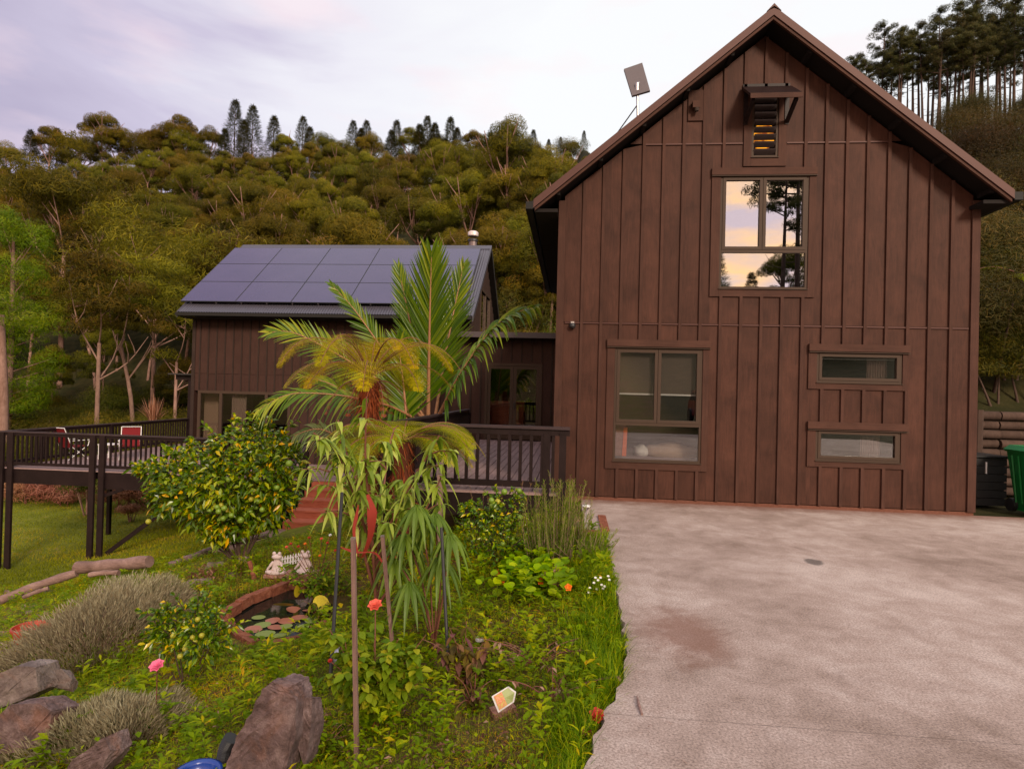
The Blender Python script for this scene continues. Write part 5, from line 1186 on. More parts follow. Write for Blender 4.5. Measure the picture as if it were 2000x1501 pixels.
lob = [(P(x, y, 5.2+dy), r) for x, y, r, dy in [(330, 1215, .16, 0), (380, 1220, .20, 0), (420, 1235, .16, 0), (350, 1260, .16, 0), (400, 1265, .18, -.1), (310, 1250, .12, 0)]]
gb = P(365, 1300, 5.2); citrus('low kumquat bush with small yellow fruit right of the grey lavender', np.array([gb[0], 5.2, float(T(gb[0], 5.2))]), lob, [(x, y, 5.02, 1) for x, y in [(386, 1209), (394, 1240), (338, 1241), (376, 1244), (362, 1266), (352, 1281), (381, 1252)]], 0, 'kumquat bush', 520, .06, .024, 6)
# ---- tall shrub with long drooping leaves tied to dark stakes
RNG = np.random.default_rng(8)
LY0 = 5.3
ls = thing('long_leaved_shrub', 'tall shrub with long drooping pointed leaves and red stems in the middle of the garden', 'shrub', tuple(at(P(735, 1190, LY0)[0], LY0)))
lb = at(P(735, 1190, LY0)[0], LY0)
stems = [[(735, 1190), (728, 1060), (712, 900), (716, 775)], [(730, 1150), (700, 1040), (665, 940), (640, 890)], [(732, 1120), (770, 1000), (830, 900), (858, 850)], [(735, 1100), (690, 960), (655, 870), (612, 845)], [(738, 1160), (800, 1050), (840, 980), (862, 930)],
         [(735, 1130), (745, 1000), (755, 900), (770, 835)], [(738, 1180), (790, 1110), (815, 1060), (835, 1000)], [(735, 1150), (720, 1000), (680, 900), (660, 820)], [(736, 1170), (760, 1090), (790, 1020), (800, 940)]]
sm_ = MB(); lf = MB()
def leafy(c, n, Lf, wf, up=.1, out=1.0, dr=.9, start=.35):
    d = np.linspace(0, 1, len(c)); t = start+(1-start)*RNG.random(n)**.8; C = np.stack([np.interp(t, d, c[:, i]) for i in range(3)], 1)
    a = RNG.random(n)*6.28; D = np.stack([np.cos(a)*out, np.sin(a)*out, up+.35*RNG.normal(size=n)-.25], 1)
    L = Lf*(.55+.6*RNG.random(n)); strips(lf, C, D, np.stack([np.cos(a)*.3, np.sin(a)*.3, np.ones(n)], 1), L, wf*(.7+.6*RNG.random(n)), np.clip(RNG.random(n)*.75+.25*RNG.random(n), 0, 1), 6, dr*(.5+.9*RNG.random(n)), 'lance', .3)
for i, st_ in enumerate(stems):
    Ys = LY0+RNG.normal()*.25; c = curve([P(x, y, LY0+(Ys-LY0)*k/3) for k, (x, y) in enumerate(st_)], 14); sm_.tube(c, np.linspace(.018, .006, 14), 5)
    leafy(c, 32, .185, .040)
    for j in range(4):
        s = c[5+2*j]; e = s+np.array([RNG.uniform(-.30, .30), RNG.uniform(-.25, .25), .02+.14*RNG.random()]); q = curve([s, (s+e)/2+[0, 0, .05], e], 5); sm_.tube(q, np.linspace(.008, .004, 5), 4); leafy(q, 10, .17, .038, start=.4)
sm_.build('stems', m_stem, ls, smooth=True); lf.build('leaves', m_long, ls)
# finger-leaved hanging clusters on the right of it
ck = thing('mountain_cabbage_shrub', 'drooping dark fingered leaf clusters beside the right hand black stake', 'shrub', tuple(at(P(850, 1170, 4.9)[0], 4.9)))
lf = MB(); sm2 = MB(); cb_ = at(P(850, 1170, 4.9)[0], 4.9)
for px, py, L in ((860, 1085, .27), (800, 1135, .24), (790, 1040, .30), (850, 1000, .30), (815, 985, .28), (770, 1090, .26), (880, 1040, .24)):
    tp = P(px, py, 4.75+RNG.random()*.4); n = 13; a = np.arange(n)/n*6.28; D = np.stack([np.cos(a)*.55, np.sin(a)*.55, -.35+0*a], 1)
    strips(lf, np.tile(tp, (n, 1)), D, np.stack([np.cos(a), np.sin(a), .6+0*a], 1), L*(.85+.3*RNG.random(n)), .045, .05+.35*RNG.random(n), 6, .75, 'lance', .4)
    sm2.tube(curve([cb_, (cb_+tp)/2+[.03, 0, .1], tp], 6), .007, 4)
sm2.build('stems', m_stem, ck); lf.build('leaves', m_long, ck)
# red cloth strips and red flowers inside the shrub
t_ = thing('red_ribbon', 'torn red cloth tied among the shrub stems', 'cloth', tuple(P(705, 1090, 5.1)))
def ribbon(pts, w, name):
    c = curve(pts, 12); mb = MB(); S = np.array([.8, .2, .35]); S /= np.linalg.norm(S); ww = w*np.interp(np.linspace(0, 1, 12), [0, .3, .6, 1], [.25, 1, .6, .35])
    V = np.stack([c-S*ww[:, None], c+S*ww[:, None]], 1).reshape(-1, 3)
    mb.add(V, [(2*i, 2*i+1, 2*i+3, 2*i+2) for i in range(11)]).build(name, m_redcl, t_, smooth=True)
m_redcl = plain('red_cloth', (.28, .025, .012), .8)
ribbon(PP((718, 965, 4.95), (728, 1000, 4.9), (724, 1050, 4.95), (708, 1088, 5.0)), .045, 'cloth_strip'); ribbon(PP((700, 985, 5.0), (690, 1040, 4.95), (700, 1085, 4.95)), .02, 'cloth_strip'); ribbon(PP((665, 1068, 5.0), (700, 1080, 4.9), (735, 1075, 4.9), (748, 1100, 4.9)), .02, 'cloth_strip')
# stakes
def stake(lab, pts, r, mat, cat='stake', sq=False, topm=None):
    p0, p1 = [np.array(p) for p in pts]; t = thing('garden_stake', lab, cat, tuple(p0))
    d = p0-p1; d /= np.linalg.norm(d); p0b = p0+d*.15
    (MB().bar(p0b, p1, r*2, r*2, up=(0, 1, 0)) if sq else MB().tube([p0b, p1], r, 8)).build('pole', mat, t)
    if topm: MB().bar(p1, p1-d*.012, r*2.05, r*2.05, up=(0, 1, 0)).build('cut_top', topm, t)
    return t
stake('tall black metal stake leaning left of the two timber stakes', (P(647, 1295, 3.9), P(668, 962, 4.7)), .013, m_black)
stake('short black metal stake right of the shrub, standing in the grass', (P(873, 1248, 4.2), P(862, 1030, 4.6)), .012, m_black)
def stY(px, py): g = onT(px, py); return g
g1 = onT(697, 1475); stake('long weathered timber stake in front, sunk among the roses', (g1, P(690, 1053, g1[1])), .0115, m_stake, sq=True, topm=m_rockp)
g1 = onT(770, 1290); stake('second weathered timber stake leaning behind the rose bush', (g1, P(747, 1048, g1[1]-.1)), .0125, m_stake, sq=True, topm=m_rockp)
g1 = at(P(860, 1010, 7.0)[0], 7.0); stake('short brown timber stake against the deck railing', (g1, P(860, 927, 7.0)), .03, m_stake, sq=True)
# ---- rosemary
def spikes(parent, name, base, n, h, spread, mat, nl=46, leaf=.03, w=.006, lean=.25, seed=1, stemr=.004, updir=1.4):
    global RNG; RNG = np.random.default_rng(seed); mb = MB(); st_ = MB()
    for k in range(n):
        a = RNG.random()*6.28; q = math.sqrt(RNG.random()); b = np.array(base)+[math.cos(a)*q*spread*.55, math.sin(a)*q*spread*.45, 0]; b[2] = float(T(b[0], b[1]))
        hh = h*(.45+.55*RNG.random())*(1-.35*q); e = b+np.array([math.cos(a)*q*spread*lean*2+RNG.normal()*.04, math.sin(a)*q*spread*lean*2, hh]); c = curve([b, (b+e)/2+[RNG.normal()*.03, 0, 0], e], 6); st_.tube(c, np.linspace(stemr, stemr*.4, 6), 3, False)
        d = np.linspace(0, 1, 6); t = .12+.88*RNG.random(nl); C = np.stack([np.interp(t, d, c[:, i]) for i in range(3)], 1); a2 = RNG.random(nl)*6.28
        strips(mb, C, np.stack([np.cos(a2), np.sin(a2), np.full(nl, updir)], 1), rdir(nl), leaf*(.6+.7*RNG.random(nl))*(1.1-.4*t), w, np.clip(.25*RNG.random()+.75*RNG.random(nl)*t+.1, 0, 1), 1, .1, 'leaf')
    st_.build('stems', m_bark, parent); return mb.build(name, mat, parent)
rp = onT(1085, 1105); rp = at(P(1082, 1100, 6.6)[0], 6.6)
t_ = thing('rosemary_bush', 'upright rosemary bush at the corner of the driveway and the deck', 'rosemary', tuple(rp)); spikes(t_, 'needles', rp, 120, 1.10, .50, m_ros, 150, .050, .013, .12, 9)
rp = at(P(1150, 1085, 6.5)[0], 6.5)
t_ = thing('rosemary_bush', 'small low rosemary sprig spilling towards the solar lamp', 'rosemary', tuple(rp)); spikes(t_, 'needles', rp, 50, .40, .34, m_ros, 80, .04, .011, .3, 10)
# tall dry stalk plants against the railing
rp = at(P(985, 1050, 7.4)[0], 7.4); t_ = thing('dry_stalks', 'thin dry stalks standing in front of the deck railing', 'plant', tuple(rp)); spikes(t_, 'leaves', rp, 12, 1.1, .8, m_purp, 30, .05, .02, .2, 12)
# ---- lavender
def mound(name, lab, cat, c, r, h, n, leaf, w, mat, seed, flat=1.0, grp=None, up=1.1, stems=True):
    global RNG; RNG = np.random.default_rng(seed); t = thing(name, lab, cat, tuple(c), grp); a = RNG.random(n)*6.28; q = np.sqrt(RNG.random(n))
    lump = 1+.22*np.sin(a*3+seed)*q+.16*np.sin(a*7+seed*2)
    X = c[0]+np.cos(a)*q*r*lump; Y = c[1]+np.sin(a)*q*r*flat*lump; hh = h*np.sqrt(np.clip(1-q**2, .04, 1))*(.35+.65*RNG.random(n)**.55)*(.85+.3*vn(X, Y, r*.28, seed))
    C = np.stack([X, Y, T(X, Y)+hh], 1); D = np.stack([np.cos(a)*q*.9, np.sin(a)*q*.9, np.full(n, up)], 1)+rdir(n)*.45
    mb = MB(); strips(mb, C, D, rdir(n), leaf*(.6+.8*RNG.random(n)), w, np.clip(RNG.random(n)*.6+.4*hh/h, 0, 1), 2, .1, 'lance'); mb.build('foliage', mat, t)
    if stems:
        st_ = MB()
        for k in range(40):
            a_ = RNG.random()*6.28; q_ = math.sqrt(RNG.random())*.85; st_.tube([np.array(c)+[0, 0, -.02], np.array(c)+[math.cos(a_)*q_*r, math.sin(a_)*q_*r*flat, h*.7*math.sqrt(1-q_**2)]], [.008, .003], 3, False)
        st_.build('stems', m_bark, t)
    return t
def atp(px, py, Y): X = P(px, py, Y)[0]; return at(X, Y)
mound('lavender_bush', 'large grey green lavender mound at the left of the garden', 'lavender', atp(185, 1250, 6.6), 1.05, .84, 17000, .075, .009, m_lav, 21, .75)
mound('lavender_bush', 'far part of the grey lavender mound below the log', 'lavender', atp(255, 1180, 8.0), .85, .62, 8000, .08, .010, m_lav, 22, .8)
mound('lavender_bush', 'smaller browner lavender near the front rocks', 'lavender', atp(190, 1410, 4.3), .55, .36, 7000, .06, .007, m_lav, 23, .8)
mound('rosemary_mound', 'green grey bushy herb between the pink rose and the rocks', 'herb', atp(255, 1385, 4.15), .36, .34, 4200, .06, .008, m_lav, 24, .9)
mound('herb_mound', 'yellow green tufted herb at the left edge beside the flat rock', 'herb', atp(0, 1370, 4.6), .14, .30, 700, .10, .010, m_ros, 25, .9)
# ---- rose bushes
def flower(parent, c, r, mat, name='flower', rows=3, n=7, face=(0, -.5, .8)):
    c = np.array(c, float); f = unit(np.array(face, float)); a_ = unit(np.cross(f, [1, .2, 0])); b_ = np.cross(f, a_); mb = MB()
    for k in range(rows):
        m = max(4, n-k); th = np.arange(m)/m*6.28+k*.5; ra = r*(1-.28*k); tilt = .25+.55*k/rows
        D = (np.cos(th)[:, None]*a_+np.sin(th)[:, None]*b_)*(1-tilt*.6)+f*tilt
        strips(mb, np.tile(c+f*.15*r*k, (m, 1)), D, np.tile(f, (m, 1)), ra, ra*1.0, .5, 3, -.0, 'round', .5)
    return mb.build(name, mat, parent)
def rosebush(lab, base, n, h, spread, seed, leaf=.055, fl=(), dens=26):
    global RNG; RNG = np.random.default_rng(seed); t = thing('rose_bush', lab, 'rose bush', tuple(base)); st_ = MB(); lf = MB()
    for k in range(n):
        a = k*2.4+RNG.random(); e = base+np.array([math.cos(a)*spread*(.3+.7*RNG.random()), math.sin(a)*spread*.7*(.3+.7*RNG.random()), h*(.4+.6*RNG.random())]); c = curve([base, (base+e)/2+[RNG.normal()*.04, 0, .06], e], 8); st_.tube(c, np.linspace(.006, .0025, 8), 5)
        d = np.linspace(0, 1, 8); t_ = .25+.75*RNG.random(dens); C = np.stack([np.interp(t_, d, c[:, i]) for i in range(3)], 1); a2 = RNG.random(dens)*6.28
        for j in range(3):
            aa = a2+(j-1)*.75; off = np.stack([np.cos(a2), np.sin(a2), 0*a2], 1)*.035*(j == 1)
            strips(lf, C+off, np.stack([np.cos(aa), np.sin(aa), -.05+.3*RNG.normal(size=dens)], 1), np.tile([0, 0, 1.], (dens, 1))+rdir(dens)*.4, leaf*(.8+.4*RNG.random(dens)), leaf*.68, np.clip(RNG.random(dens)*.9, 0, 1), 3, .25, 'round', .25)
    for i, (p, r, mt) in enumerate(fl):
        st_.tube(curve([base+[0, 0, h*.3], (base+p)/2+[0, 0, .1], p], 7), .004, 5); flower(t, p, r, mt, 'bloom', 4, 7)
    st_.build('canes', m_stem, t, smooth=True); lf.build('leaves', m_rose, t); return t
rb0 = onT(715, 1440); rb0 = at(rb0[0], rb0[1]+.15)
yr = rb0[1]
rosebush('rose bush with reddish canes growing round the front timber stake', rb0, 26, .62, .34, 31, .066, [(P(733, 1183, yr+.1), .050, m_coral), (P(645, 1290, yr), .016, m_red), (P(772, 1282, yr+.1), .014, m_pink)], 22)
rb1 = atp(305, 1400, 4.2)
rosebush('thin rose plant topped by one pink bloom', rb1, 6, .30, .14, 33, .045, [(P(307, 1301, 4.1), .055, m_pink)], 10)
# flowers behind the bench
rf = atp(620, 1130, 7.4); rosebush('sprawling plant with small red and orange flowers behind the ceramic frogs', rf, 20, .55, .55, 35, .05, [(P(x, y, 7.3), .022, m_) for x, y, m_ in ((568, 1062, m_red), (583, 1067, m_red), (604, 1050, m_red), (628, 1052, m_coral), (596, 1062, m_orange), (640, 1060, m_red), (655, 1075, m_red), (625, 1085, m_orange), (560, 1068, m_coral), (645, 1045, m_wpet))], 16)
# ---- nasturtiums
def pads(mb, C, r, nrm=(0, 0, 1), n=9, v=.5, tilt=.35, dish=.12):
    for c, rr, vv in zip(C, r, v):
        f = unit(np.array(nrm, float)+RNG.normal(size=3)*tilt); a_ = unit(np.cross(f, [1, .3, .1])); b_ = np.cross(f, a_); th = np.arange(n)/n*6.28
        V = [c-f*rr*dish]+[c+a_*math.cos(x)*rr+b_*math.sin(x)*rr for x in th]; mb.add(V, [(0, 1+i, 1+(i+1) % n, 1+(i+1) % n) for i in range(n)], vv)
nb = onT(1035, 1165); t_ = thing('nasturtium', 'bright green nasturtium patch with orange flowers in the middle of the bed', 'nasturtium', tuple(nb)); mb = MB(); RNG = np.random.default_rng(41)
Cn = []
for k in range(420):
    px = RNG.normal(1035, 36); py = RNG.normal(1135, 20); g = onT(px, min(max(py, 1095), 1185)+12); Cn.append(g+[0, 0, .05+.16*RNG.random()])
pads(mb, Cn, .030+.024*RNG.random(420), v=RNG.random(420)); mb.build('leaves', m_nas, t_)
st_ = MB(); [st_.tube([c-[0, 0, .2], c-[0, 0, .004]], .002, 3, False) for c in Cn[::2]]; st_.build('stalks', m_rose, t_, kind='stuff')
for px, py in ((973, 1118), (980, 1136), (1056, 1135), (1110, 1147)): g = onT(px, py+25); flower(t_, P(px, py, g[1]-.05), .036, m_orange, 'flower', 2, 5, (0, -.8, .5))
# few separate round leaves
t_ = thing('nasturtium', 'three loose round nasturtium leaves near the grass edge', 'nasturtium', tuple(onT(1115, 1240))); mb = MB(); pads(mb, [onT(x, y, .05) for x, y in ((1097, 1227), (1115, 1238), (1134, 1240), (1022, 1392), (1030, 1410))], [.035]*5, v=[.7]*5, n=10); mb.build('leaves', m_nas, t_)
# white flowers
wb_ = onT(1170, 1165); t_ = thing('white_flowers', 'small clump of white daisies at the driveway edge', 'flowers', tuple(wb_))
mb = MB()
for px, py in [(1163, 1128), (1173, 1128), (1188, 1125), (1160, 1138), (1175, 1142), (1178, 1149), (1166, 1150), (1152, 1148), (1150, 1157), (1170, 1158), (1181, 1145), (1168, 1133), (1190, 1132)]:
    p = P(px, py, wb_[1]-.05); flower(t_, p, .013, m_wpet, 'bloom', 1, 7); mb.tube([p-[0, 0, .14], p], .0015, 3, False)
mb.build('stalks', m_rose, t_, kind='stuff')
# ---- purple-tinged dying perennial and twiggy stems
def weedy(lab, base, n, h, spread, mat, seed, leaf=.07, dens=9, cat='plant', name='garden_plant'):
    global RNG; RNG = np.random.default_rng(seed); t = thing(name, lab, cat, tuple(base)); st_ = MB(); lf = MB()
    for k in range(n):
        a = RNG.random()*6.28; L = spread*(.4+.6*RNG.random()); e = base+np.array([math.cos(a)*L, math.sin(a)*L*.7, h*(.3+.7*RNG.random())]); c = curve([base, (base+e)/2+[0, 0, h*.25], e], 7); st_.tube(c, np.linspace(.005, .002, 7), 4)
        d = np.linspace(0, 1, 7); t_ = .3+.7*RNG.random(dens); C = np.stack([np.interp(t_, d, c[:, i]) for i in range(3)], 1); a2 = RNG.random(dens)*6.28
        strips(lf, C, np.stack([np.cos(a2), np.sin(a2), -.5+.4*RNG.normal(size=dens)], 1), np.stack([np.cos(a2)*.5, np.sin(a2)*.5, 1+0*a2], 1), leaf*(.6+.7*RNG.random(dens)), leaf*.6, RNG.random(dens), 3, .35, 'leaf', .3)
    st_.build('stems', m_stem, t); lf.build('leaves', mat, t); return t
weedy('yellow and purple tinged leafy plant right of the short black stake', onT(905, 1330), 20, .42, .30, m_purp, 51, .075, 10)
weedy('sparse purple leaved plant trailing above the plant label', onT(925, 1375), 9, .22, .26, m_purp, 52, .06, 5)
weedy('straggly dry twigs and pale leaves in the middle of the bed', onT(1045, 1300), 16, .20, .5, m_dry, 53, .035, 7)
weedy('dry trailing twigs over the right side of the bed', onT(1080, 1370), 12, .18, .4, m_dry, 54, .035, 6)
weedy('dry seed heads behind the nasturtiums', onT(1080, 1160), 14, .26, .22, m_dry, 55, .04, 7)
weedy('low dark leafed shrublet at the foot of the big rock', onT(625, 1470), 22, .20, .20, m_gumg, 56, .035, 16)
weedy('bushy green plant with blunt leaves on the left of the pond', onT(420, 1240), 18, .20, .25, m_clov, 57, .05, 12)
weedy('young shrub with dark round leaves left of the spiky palm', onT(470, 1130), 8, .42, .16, m_gumg, 58, .07, 8)
weedy('reddish leaved shrublet under the citrus tree', atp(400, 1090, 9.8), 12, .35, .35, m_brack, 59, .06, 10)
weedy('dark water plant with round leaves at the right side of the pond', onT(625, 1215), 16, .26, .22, m_gumg, 60, .06, 8)
# spiky plant behind frogs
def spiky(lab, base, n, L, w, mat, seed, up=.55, name='spiky_plant', cat='plant', dr=.15):
    global RNG; RNG = np.random.default_rng(seed); t = thing(name, lab, cat, tuple(base)); a = RNG.random(n)*6.28; D = np.stack([np.cos(a), np.sin(a), up+1.2*RNG.random(n)], 1); mb = MB()
    strips(mb, np.tile(base, (n, 1)), D, np.tile([0, 0, 1.], (n, 1)), L*(.7+.4*RNG.random(n)), w, RNG.random(n), 3, dr, 'blade', .3); mb.build('blades', mat, t); return t
spiky('spiky rosette plant behind the left ceramic frog', onT(545, 1108), 60, .42, .016, m_flax, 61)
spiky('strappy green clump beside the kumquat bush', onT(330, 1265), 26, .36, .024, m_grass, 62, dr=.4)
# ================================================================== HARD THINGS IN THE GARDEN
def rock(lab, pts_px, Y, depth, mat, seed, name='rock', zsink=.1, base=None, sub=3, nz_=.07):
    """angular boulder: rough hull of a traced front outline given its own depth"""
    import bmesh
    rn = random.Random(seed); bm = bmesh.new()
    pts = []; depth = depth*.5
    for i, (px, py) in enumerate(pts_px):
        p = P(px, py, Y); pts.append(p)
        for k in (0.0, .55, 1.0): pts.append(p*1+np.array([rn.uniform(-.02, .02), depth*k, rn.uniform(-.03, .01)-(.05*k)]))
    cz = min(p[2] for p in pts)
    for p in pts: bm.verts.new(tuple(p))
    bmesh.ops.convex_hull(bm, input=bm.verts); 
    for v in [v for v in bm.verts if not v.link_faces]: bm.verts.remove(v)
    bmesh.ops.triangulate(bm, faces=bm.faces)
    for _ in range(sub): bmesh.ops.subdivide_edges(bm, edges=bm.edges, cuts=1, use_grid_fill=True)
    bmesh.ops.triangulate(bm, faces=bm.faces)
    co = np.array([v.co[:] for v in bm.verts]); s = np.linalg.norm(co.max(0)-co.min(0)); bm.normal_update()
    for v in bm.verts:
        x, y, z = v.co; q = s*.28
        d = (math.sin(x/q*5+seed)+math.sin(y/q*6+x/q*3)+math.sin(z/q*7+y/q*2+seed)+.5*math.sin((x+z)/q*17)+.5*math.sin((y-z)/q*19+seed))*s*nz_*.055
        v.co += v.normal*(d+rn.uniform(-1, 1)*s*.0055)
    off = np.array([co[:, 0].mean(), co[:, 1].mean(), co[:, 2].min()])
    for v in bm.verts: v.co -= Vector(off)
    me = bpy.data.meshes.new(name); bm.to_mesh(me); bm.free(); me.polygons.foreach_set('use_smooth', np.zeros(len(me.polygons), bool)); me.materials.append(mat)
    o = bpy.data.objects.new(name, me); COL.objects.link(o); o.location = tuple(off); setp(o, lab, 'rock'); return o
gr = onT(510, 1500); Yk = 2.95
rock('big upright purple grey boulder with rusty patches at the bottom centre', [(432, 1530), (470, 1440), (512, 1345), (532, 1329), (564, 1342), (574, 1370), (572, 1420), (545, 1530)], Yk, .42, m_rock, 3)
rock('dark angular stone leaning against the big boulder', [(580, 1362), (604, 1362), (606, 1420), (592, 1490), (575, 1440)], Yk+.1, .3, m_rock, 4)
rock('broad purple brown rock at the lower left corner', [(-30, 1420), (20, 1375), (75, 1372), (102, 1390), (90, 1440), (20, 1470), (-30, 1470)], 4.1, .5, m_rock, 5)
rock('flat topped grey rock at the left edge behind the purple one', [(-30, 1330), (30, 1300), (68, 1302), (72, 1345), (30, 1372), (-30, 1385)], 4.7, .5, m_rockp, 6)
rock('pointed brown rock at the bottom left, tip to the right', [(120, 1510), (150, 1478), (205, 1440), (214, 1462), (200, 1500), (160, 1530)], 3.3, .35, m_rock, 7)
rock('small pale stone between lavender and flat rock', [(100, 1312), (120, 1305), (140, 1325), (135, 1345), (105, 1340)], 4.9, .2, m_rockp, 8)
for i, (px, py, w_) in enumerate(((55, 1188, 16), (20, 1160, 14), (95, 1160, 12), (15, 1240, 20), (60, 1200, 10))):
    g = onT(px, py); Y = g[1]; rock('flat stone in the rubble border behind the red pot, number at x %d' % px if False else ['small pale slab above the red pot', 'grey stone at the far end of the border', 'flat stone under the fallen branch', 'dark wet stone left of the red pot', 'short stone just behind the red pot rim'][i], [(px-w_, py), (px-w_*.8, py-8), (px+w_*.7, py-9), (px+w_, py), (px, py+6)], Y, .2, m_rockp if i % 2 == 0 else m_rock, 20+i)
for i, (px, py, w_, h_) in enumerate(((385, 1140, 30, 18), (420, 1105, 22, 14), (475, 1100, 12, 24), (450, 1125, 14, 14))):
    g = onT(px, py+6); rock(['long pale boulder in the path beside the dry grass', 'pale rounded stone below the citrus tree', 'upright white stone beside the young shrub', 'small white stone between pale boulder and young shrub'][i], [(px-w_, py+h_*.5), (px-w_*.6, py-h_*.5), (px+w_*.5, py-h_*.6), (px+w_, py+h_*.3), (px, py+h_*.8)], g[1], .35, m_rockp, 30+i)
# logs
def log(lab, p0, p1, r, mat, seed, name='log', cat='log', knots=3):
    t = thing(name, lab, cat, tuple(np.array(p0))); rn = random.Random(seed); c = curve([p0, (np.array(p0)+np.array(p1))/2+[0, 0, rn.uniform(-.02, .04)], p1], 10)
    n = 12; mb = MB(); mb.tube(c, [r*(1+.10*math.sin(i*1.7+seed)) for i in range(10)], n); mb.build('wood', mat, t, smooth=True)
    mb = MB(); d = unit(np.array(p0)-c[1]); a_ = unit(np.cross(d, [0, 0, 1])); b_ = np.cross(d, a_); q = c[0]+d*.004
    V = [q]+[q+(a_*math.cos(x)+b_*math.sin(x))*r*.96 for x in np.arange(12)/12*6.28]; mb.add(V, [(0, 1+i, 1+(i+1) % 12, 1+(i+1) % 12) for i in range(12)]); mb.build('sawn_end', m_rockp, t); return t
log('thick sawn pale log lying along the garden bank', P(152, 1108, 12.5), P(292, 1096, 12.2), .13, m_log, 1)
log('long weathered branch sloping down to the left edge of the garden', P(0, 1172, 12.0), P(150, 1118, 12.4), .09, m_log, 2)
log('dark timber edging running from the logs towards the red steps', P(330, 1103, 12.4), P(425, 1068, 13.0), .07, m_rock, 3, 'edging_timber', 'edging')
log('second timber edging piece, nearer the red steps', P(425, 1066, 13.1), P(525, 1044, 13.6), .06, m_rock, 4, 'edging_timber', 'edging')
log('thin pale split timber lying below the long branch', P(45, 1166, 11.0), P(95, 1148, 11.2), .04, m_log, 5, 'split_timber', 'timber')
log('small driftwood piece under the sawn log', P(175, 1122, 11.6), P(232, 1118, 11.6), .05, m_log, 6, 'driftwood', 'wood')
log('curled orange brown driftwood standing left of the frog bench', onT(503, 1148), P(487, 1095, onT(503, 1148)[1]), .03, m_brick, 7, 'driftwood', 'wood')
# pond
zp = -1.04
def onZ(x, y): p = P(x, y, 1.0); k = (zp-CH)/(p[2]-CH); return np.array([p[0]*k, k, zp])
pc = [onZ(x, y) for x, y in ((438, 1212), (490, 1180), (560, 1150), (600, 1150), (650, 1180), (640, 1215), (580, 1245), (500, 1258), (470, 1240))]
pcp = np.array([p[:2] for p in pc]); ctr = pcp.mean(0)
pond = thing('garden_pond', 'small pond edged with red bricks and filled with water lilies', 'pond', (ctr[0], ctr[1], zp-.1))
V = [(ctr[0], ctr[1], zp)]+[(x, y, zp) for x, y in pcp]; MB().add(V, [(0, 1+(i+1) % 9, 1+i, 1+i) for i in range(9)]).build('water', m_water, pond)
def brick(p0, p1, h, w, parent, z0, mat=m_brick): 
    p0 = np.array([*p0[:2], z0+h/2]); p1 = np.array([*p1[:2], z0+h/2]); return MB().bar(p0, p1, w, h).build('brick', mat, parent)
for i, (a, b) in enumerate(zip(range(9), [1, 2, 3, 4, 5, 6, 7, 8, 0])):
    p, q = pcp[a], pcp[b]; L = np.linalg.norm(q-p); m = max(1, int(L/.24))
    if i in (3, 4): continue
    for k in range(m):
        f0, f1 = (k+.03)/m, (k+.97)/m; brick(p+(q-p)*f0, p+(q-p)*f1, .11 if i < 3 else .06, .10, pond, zp-.04+.015*math.sin(i*3+k*2)+(.05 if i < 3 else -.0))
RNG = np.random.default_rng(64)
def lily(px, py, r, mt, lift=0, tilt=.08, name='lily_pad', lab=None):
    p = P(px, py, 1.0); k = (zp+.006+lift-CH)/(p[2]-CH); c = np.array([p[0]*k, k, zp+.008+lift]); mb = MB(); pads(mb, [c], [r], n=14, v=[.5], tilt=tilt, dish=-.01)
    o = mb.build(name, mt, pond); 
    if lab: o['label'] = lab
for px, py, r, m_ in [(512, 1220, .05, m_pad), (540, 1224, .05, m_padr), (556, 1223, .045, m_pad), (518, 1237, .055, m_pad), (530, 1212, .05, m_padr), (560, 1212, .05, m_padr), (495, 1228, .05, m_padr), (545, 1240, .04, m_pad), (585, 1205, .05, m_padr), (605, 1190, .045, m_padr), (590, 1225, .04, m_pad), (505, 1205, .04, m_pad), (575, 1190, .05, m_padr), (610, 1210, .045, m_pad), (625, 1200, .04, m_padr)]: lily(px, py, r*1.9, m_)
lily(554, 1180, .115, m_yel, .10, .9, 'lily_pad', 'large raised yellow lily leaf'); lily(581, 1153, .08, m_yel, .12, .7, lab='small yellow lily leaf at the back'); lily(627, 1178, .10, m_yel, .12, 1.2, lab='upright yellow green lily leaf')
